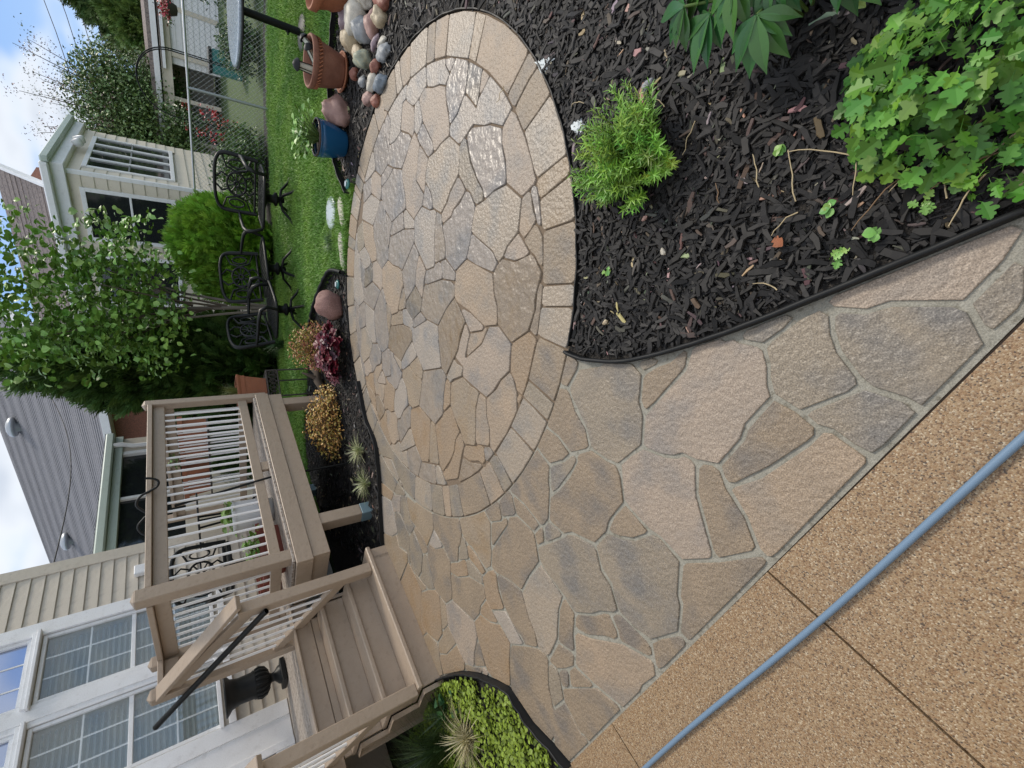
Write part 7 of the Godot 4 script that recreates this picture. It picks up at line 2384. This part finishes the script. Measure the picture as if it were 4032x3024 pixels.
	[-1565, -1606, -1579, -1617, -1645, -1751, -1635, -1767, -1569, -1767, -1533, -1731, -1552, -1620],
	[1083, -1475, 1067, -1681, 1092, -1696, 1333, -1749, 1344, -1736, 1405, -1539, 1376, -1520, 1184, -1472, 1104, -1460],
	[818, -1697, 832, -1712, 1012, -1739, 1029, -1729, 1034, -1711, 1020, -1696, 952, -1688, 836, -1684],
	[412, -1731, 483, -1715, 496, -1700, 460, -1504, 440, -1485, 373, -1501, 358, -1517, 396, -1716],
	[-1273, -1213, -1319, -1209, -1399, -1285, -1437, -1303, -1567, -1409, -1544, -1592, -1515, -1699, -1499, -1714, -1448, -1704, -1348, -1700, -1329, -1679, -1320, -1596, -1260, -1384, -1261, -1228],
	[753, -1459, 739, -1445, 708, -1444, 540, -1464, 477, -1481, 468, -1504, 509, -1695, 523, -1706, 763, -1671, 772, -1660, 772, -1632],
	[-1291, -1687, -1253, -1683, -1229, -1667, -1191, -1549, -1152, -1480, -1147, -1451, -1208, -1412, -1235, -1409, -1252, -1428, -1260, -1484, -1300, -1596, -1304, -1668],
	[1059, -1453, 996, -1448, 981, -1461, 952, -1660, 965, -1679, 1036, -1687, 1055, -1667, 1072, -1496, 1072, -1468],
	[775, -1443, 764, -1468, 785, -1663, 804, -1676, 931, -1675, 944, -1660, 967, -1457, 952, -1444, 900, -1440],
	[-25, -1629, -13, -1638, 105, -1581, 118, -1565, 97, -1523, 76, -1508, 47, -1519, -35, -1597],
	[41, -1187, -8, -1145, -125, -1170, -184, -1156, -307, -1177, -400, -1312, -383, -1379, -347, -1451, -331, -1467, -245, -1485, -91, -1567, -56, -1576, -41, -1571, 40, -1500, 44, -1364, 60, -1340],
	[-821, -1486, -748, -1408, -752, -1324, -744, -1256, -693, -1159, -701, -1125, -773, -1042, -916, -1064, -960, -1056, -1071, -1077, -1160, -1212, -1143, -1287, -1107, -1363, -1087, -1379, -1027, -1399, -977, -1405, -919, -1459],
	[-1231, -1217, -1244, -1236, -1243, -1379, -1231, -1391, -1197, -1397, -1145, -1422, -1129, -1407, -1122, -1383, -1129, -1361, -1185, -1241, -1205, -1221],
	[-719, -1394, -655, -1357, -593, -1292, -680, -1185, -695, -1197, -728, -1264, -736, -1340, -732, -1380],
	[-725, -911, -759, -1023, -689, -1113, -667, -1167, -597, -1257, -560, -1288, -407, -1289, -365, -1235, -329, -1168, -356, -1068, -356, -1012, -344, -980, -355, -951, -376, -936, -488, -944, -696, -900, -715, -901],
	[-1103, -1047, -1117, -1047, -1257, -1159, -1277, -1185, -1264, -1196, -1179, -1205, -1141, -1159, -1093, -1075, -1093, -1057],
	[43, -1058, 29, -1069, 9, -1128, 32, -1151, 48, -1136, 56, -1080],
	[-303, -1159, -183, -1137, -7, -933, 67, -903, 79, -891, 96, -792, 84, -776, 87, -749, 73, -731, 52, -672, 39, -657, -16, -648, -76, -652, -115, -645, -207, -733, -261, -755, -355, -841, -348, -924, -326, -981, -340, -1024, -336, -1084, -319, -1143],
	[61, -927, 9, -941, -11, -961, -129, -1095, -154, -1133, -147, -1143, -116, -1152, -24, -1132, -9, -1119, 15, -1063, 29, -1001, 70, -939],
	[-679, -703, -697, -711, -1077, -1015, -1086, -1027, -1077, -1049, -1064, -1059, -944, -1037, -917, -1046, -787, -1021, -773, -1007, -731, -869, -673, -731, -669, -716],
	[-368, -900, -368, -868, -385, -841, -447, -823, -541, -765, -636, -736, -655, -749, -711, -868, -701, -881, -684, -888, -476, -928, -384, -916],
	[-421, -805, -403, -819, -365, -827, -265, -735, -227, -721, -131, -633, -167, -575, -215, -527, -239, -529, -259, -549, -349, -667, -419, -785],
	[-659, -695, -640, -716, -537, -749, -449, -798, -436, -784, -395, -693, -273, -539, -231, -501, -233, -481, -297, -405, -312, -404, -637, -663, -657, -683],
	[131, -558, 101, -589, 65, -652, 81, -703, 96, -715, 112, -700, 143, -575],
	[139, -484, 120, -464, 64, -464, 8, -452, -65, -413, -87, -410, -107, -433, -159, -559, -107, -627, -52, -636, -12, -632, 44, -640, 63, -623, 123, -531],
	[-177, -538, -165, -527, -105, -392, -141, -313, -168, -289, -257, -359, -283, -388, -261, -425, -217, -473, -205, -513],
	[160, -459, 176, -444, 263, -99, 248, -81, 187, -115, 109, -184, 136, -320, 124, -372, 145, -447],
	[113, -445, 123, -432, 108, -376, 118, -317, 96, -204, 79, -181, -3, -157, -149, -275, -125, -305, -95, -371, -67, -395, 12, -436, 76, -448],
	[178, -97, 164, -84, 96, -88, 71, -99, 30, -139, 41, -151, 96, -168],
	[189, -3673, 208, -3644, 232, -3528, 145, -3419, 115, -3341, 89, -3303, 49, -3313, -109, -3395, -128, -3520, -89, -3601, 24, -3608, 149, -3683],
	[-62, -4221, 15, -4337, 20, -4400, 31, -4413, 168, -4428, 239, -4407, 283, -4355, 296, -4324, 296, -4240, 311, -4196, 288, -4176, 257, -4185, 156, -4343, 121, -4323, 104, -4176, 87, -4157, 25, -4165],
	[-131, -3559, -295, -3605, -313, -3655, -431, -3833, -439, -3863, -332, -3904, -296, -3904, -253, -3887, -240, -3872, -231, -3817, -161, -3723, -117, -3611, -117, -3581],
	[265, -4450, 252, -4464, 252, -4544, 220, -4628, 229, -4675, 248, -4696, 312, -4680, 351, -4702, 372, -4668, 399, -4541],
	[-494, -4133, -409, -4257, -319, -4358, -291, -4338, -264, -4359, -249, -4347, -203, -4241, -158, -4191, -177, -4173, -204, -4168, -316, -4172, -413, -4121, -460, -4108],
	[-497, -4118, -480, -4096, -484, -4016, -448, -3924, -457, -3893, -476, -3872, -528, -3884, -546, -3871, -520, -3768, -531, -3751, -663, -3741, -674, -3755, -615, -3915, -531, -4079],
	[-151, -4149, -148, -4112, -176, -4036, -165, -3952, -199, -3915, -233, -3894, -308, -3916, -416, -3888, -433, -3899, -433, -3935, -476, -4028, -472, -4076, -457, -4093, -316, -4160, -199, -4146, -161, -4158],
	[424, -4161, 337, -4197, 317, -4217, 307, -4327, 254, -4413, 339, -4489, 392, -4520, 532, -4364, 515, -4249],
	[407, -3916, 375, -3861, 347, -3861, 180, -3692, 67, -3811, 48, -3856, 49, -3883, 91, -3945, 120, -4024, 157, -4070, 172, -4056, 172, -3964, 189, -3945, 244, -3933, 260, -3940, 376, -3936],
	[-525, -3735, -505, -3703, -461, -3536, -545, -3469, -588, -3448, -725, -3535, -712, -3620, -687, -3715, -671, -3730, -572, -3740],
	[139, -3697, 75, -3645, 24, -3620, -103, -3625, -145, -3719, -219, -3817, -227, -3879, -152, -3944, -61, -3927, 33, -3869, 49, -3817, 125, -3733],
	[235, -3498, 248, -3484, 291, -3340, 195, -3273, 161, -3265, 117, -3285, 105, -3304, 161, -3427],
	[1, -4421, 4, -4352, -9, -4317, -91, -4223, -149, -4199, -187, -4241, -253, -4373, -219, -4402, -197, -4393, -168, -4420, -92, -4416, -16, -4432],
	[207, -4694, 218, -4683, 212, -4616, 240, -4544, 237, -4435, 225, -4426, 172, -4440, 33, -4429, 22, -4447, 179, -4669],
	[-139, -4183, -77, -4210, 25, -4153, 87, -4147, 99, -4135, 96, -4100, 109, -4085, 149, -4102, 161, -4093, 113, -4031, 72, -3928, 43, -3893, 5, -3901, -69, -3943, -143, -3957, -155, -3969, -164, -4040, -132, -4124],
	[-961, -3951, -949, -3864, -957, -3853, -1151, -3810, -1197, -3721, -1233, -3747, -1287, -3817, -1291, -3867, -1147, -4018, -1021, -3991],
	[-1246, -3745, -1347, -3643, -1428, -3592, -1587, -3649, -1656, -3724, -1627, -3847, -1603, -3878, -1556, -3872, -1484, -3884, -1376, -3848, -1337, -3842, -1321, -3850],
	[-975, -3979, -1040, -4008, -1119, -4021, -1141, -4039, -1136, -4120, -1162, -4177, -1149, -4193, -1056, -4228, -983, -4157, -965, -3996],
	[-1400, -3512, -1417, -3493, -1521, -3445, -1655, -3410, -1671, -3425, -1704, -3528, -1671, -3675, -1653, -3690, -1587, -3633, -1441, -3587, -1409, -3551],
	[-1594, -3909, -1571, -3939, -1544, -3929, -1501, -3937, -1481, -3953, -1484, -4120, -1471, -4139, -1380, -4160, -1340, -4120, -1188, -4180, -1165, -4167, -1148, -4120, -1157, -4033, -1297, -3873, -1372, -3860, -1468, -3896, -1572, -3892],
	[-1225, -3727, -1201, -3696, -1241, -3589, -1323, -3483, -1363, -3485, -1387, -3509, -1410, -3575, -1281, -3693]
]
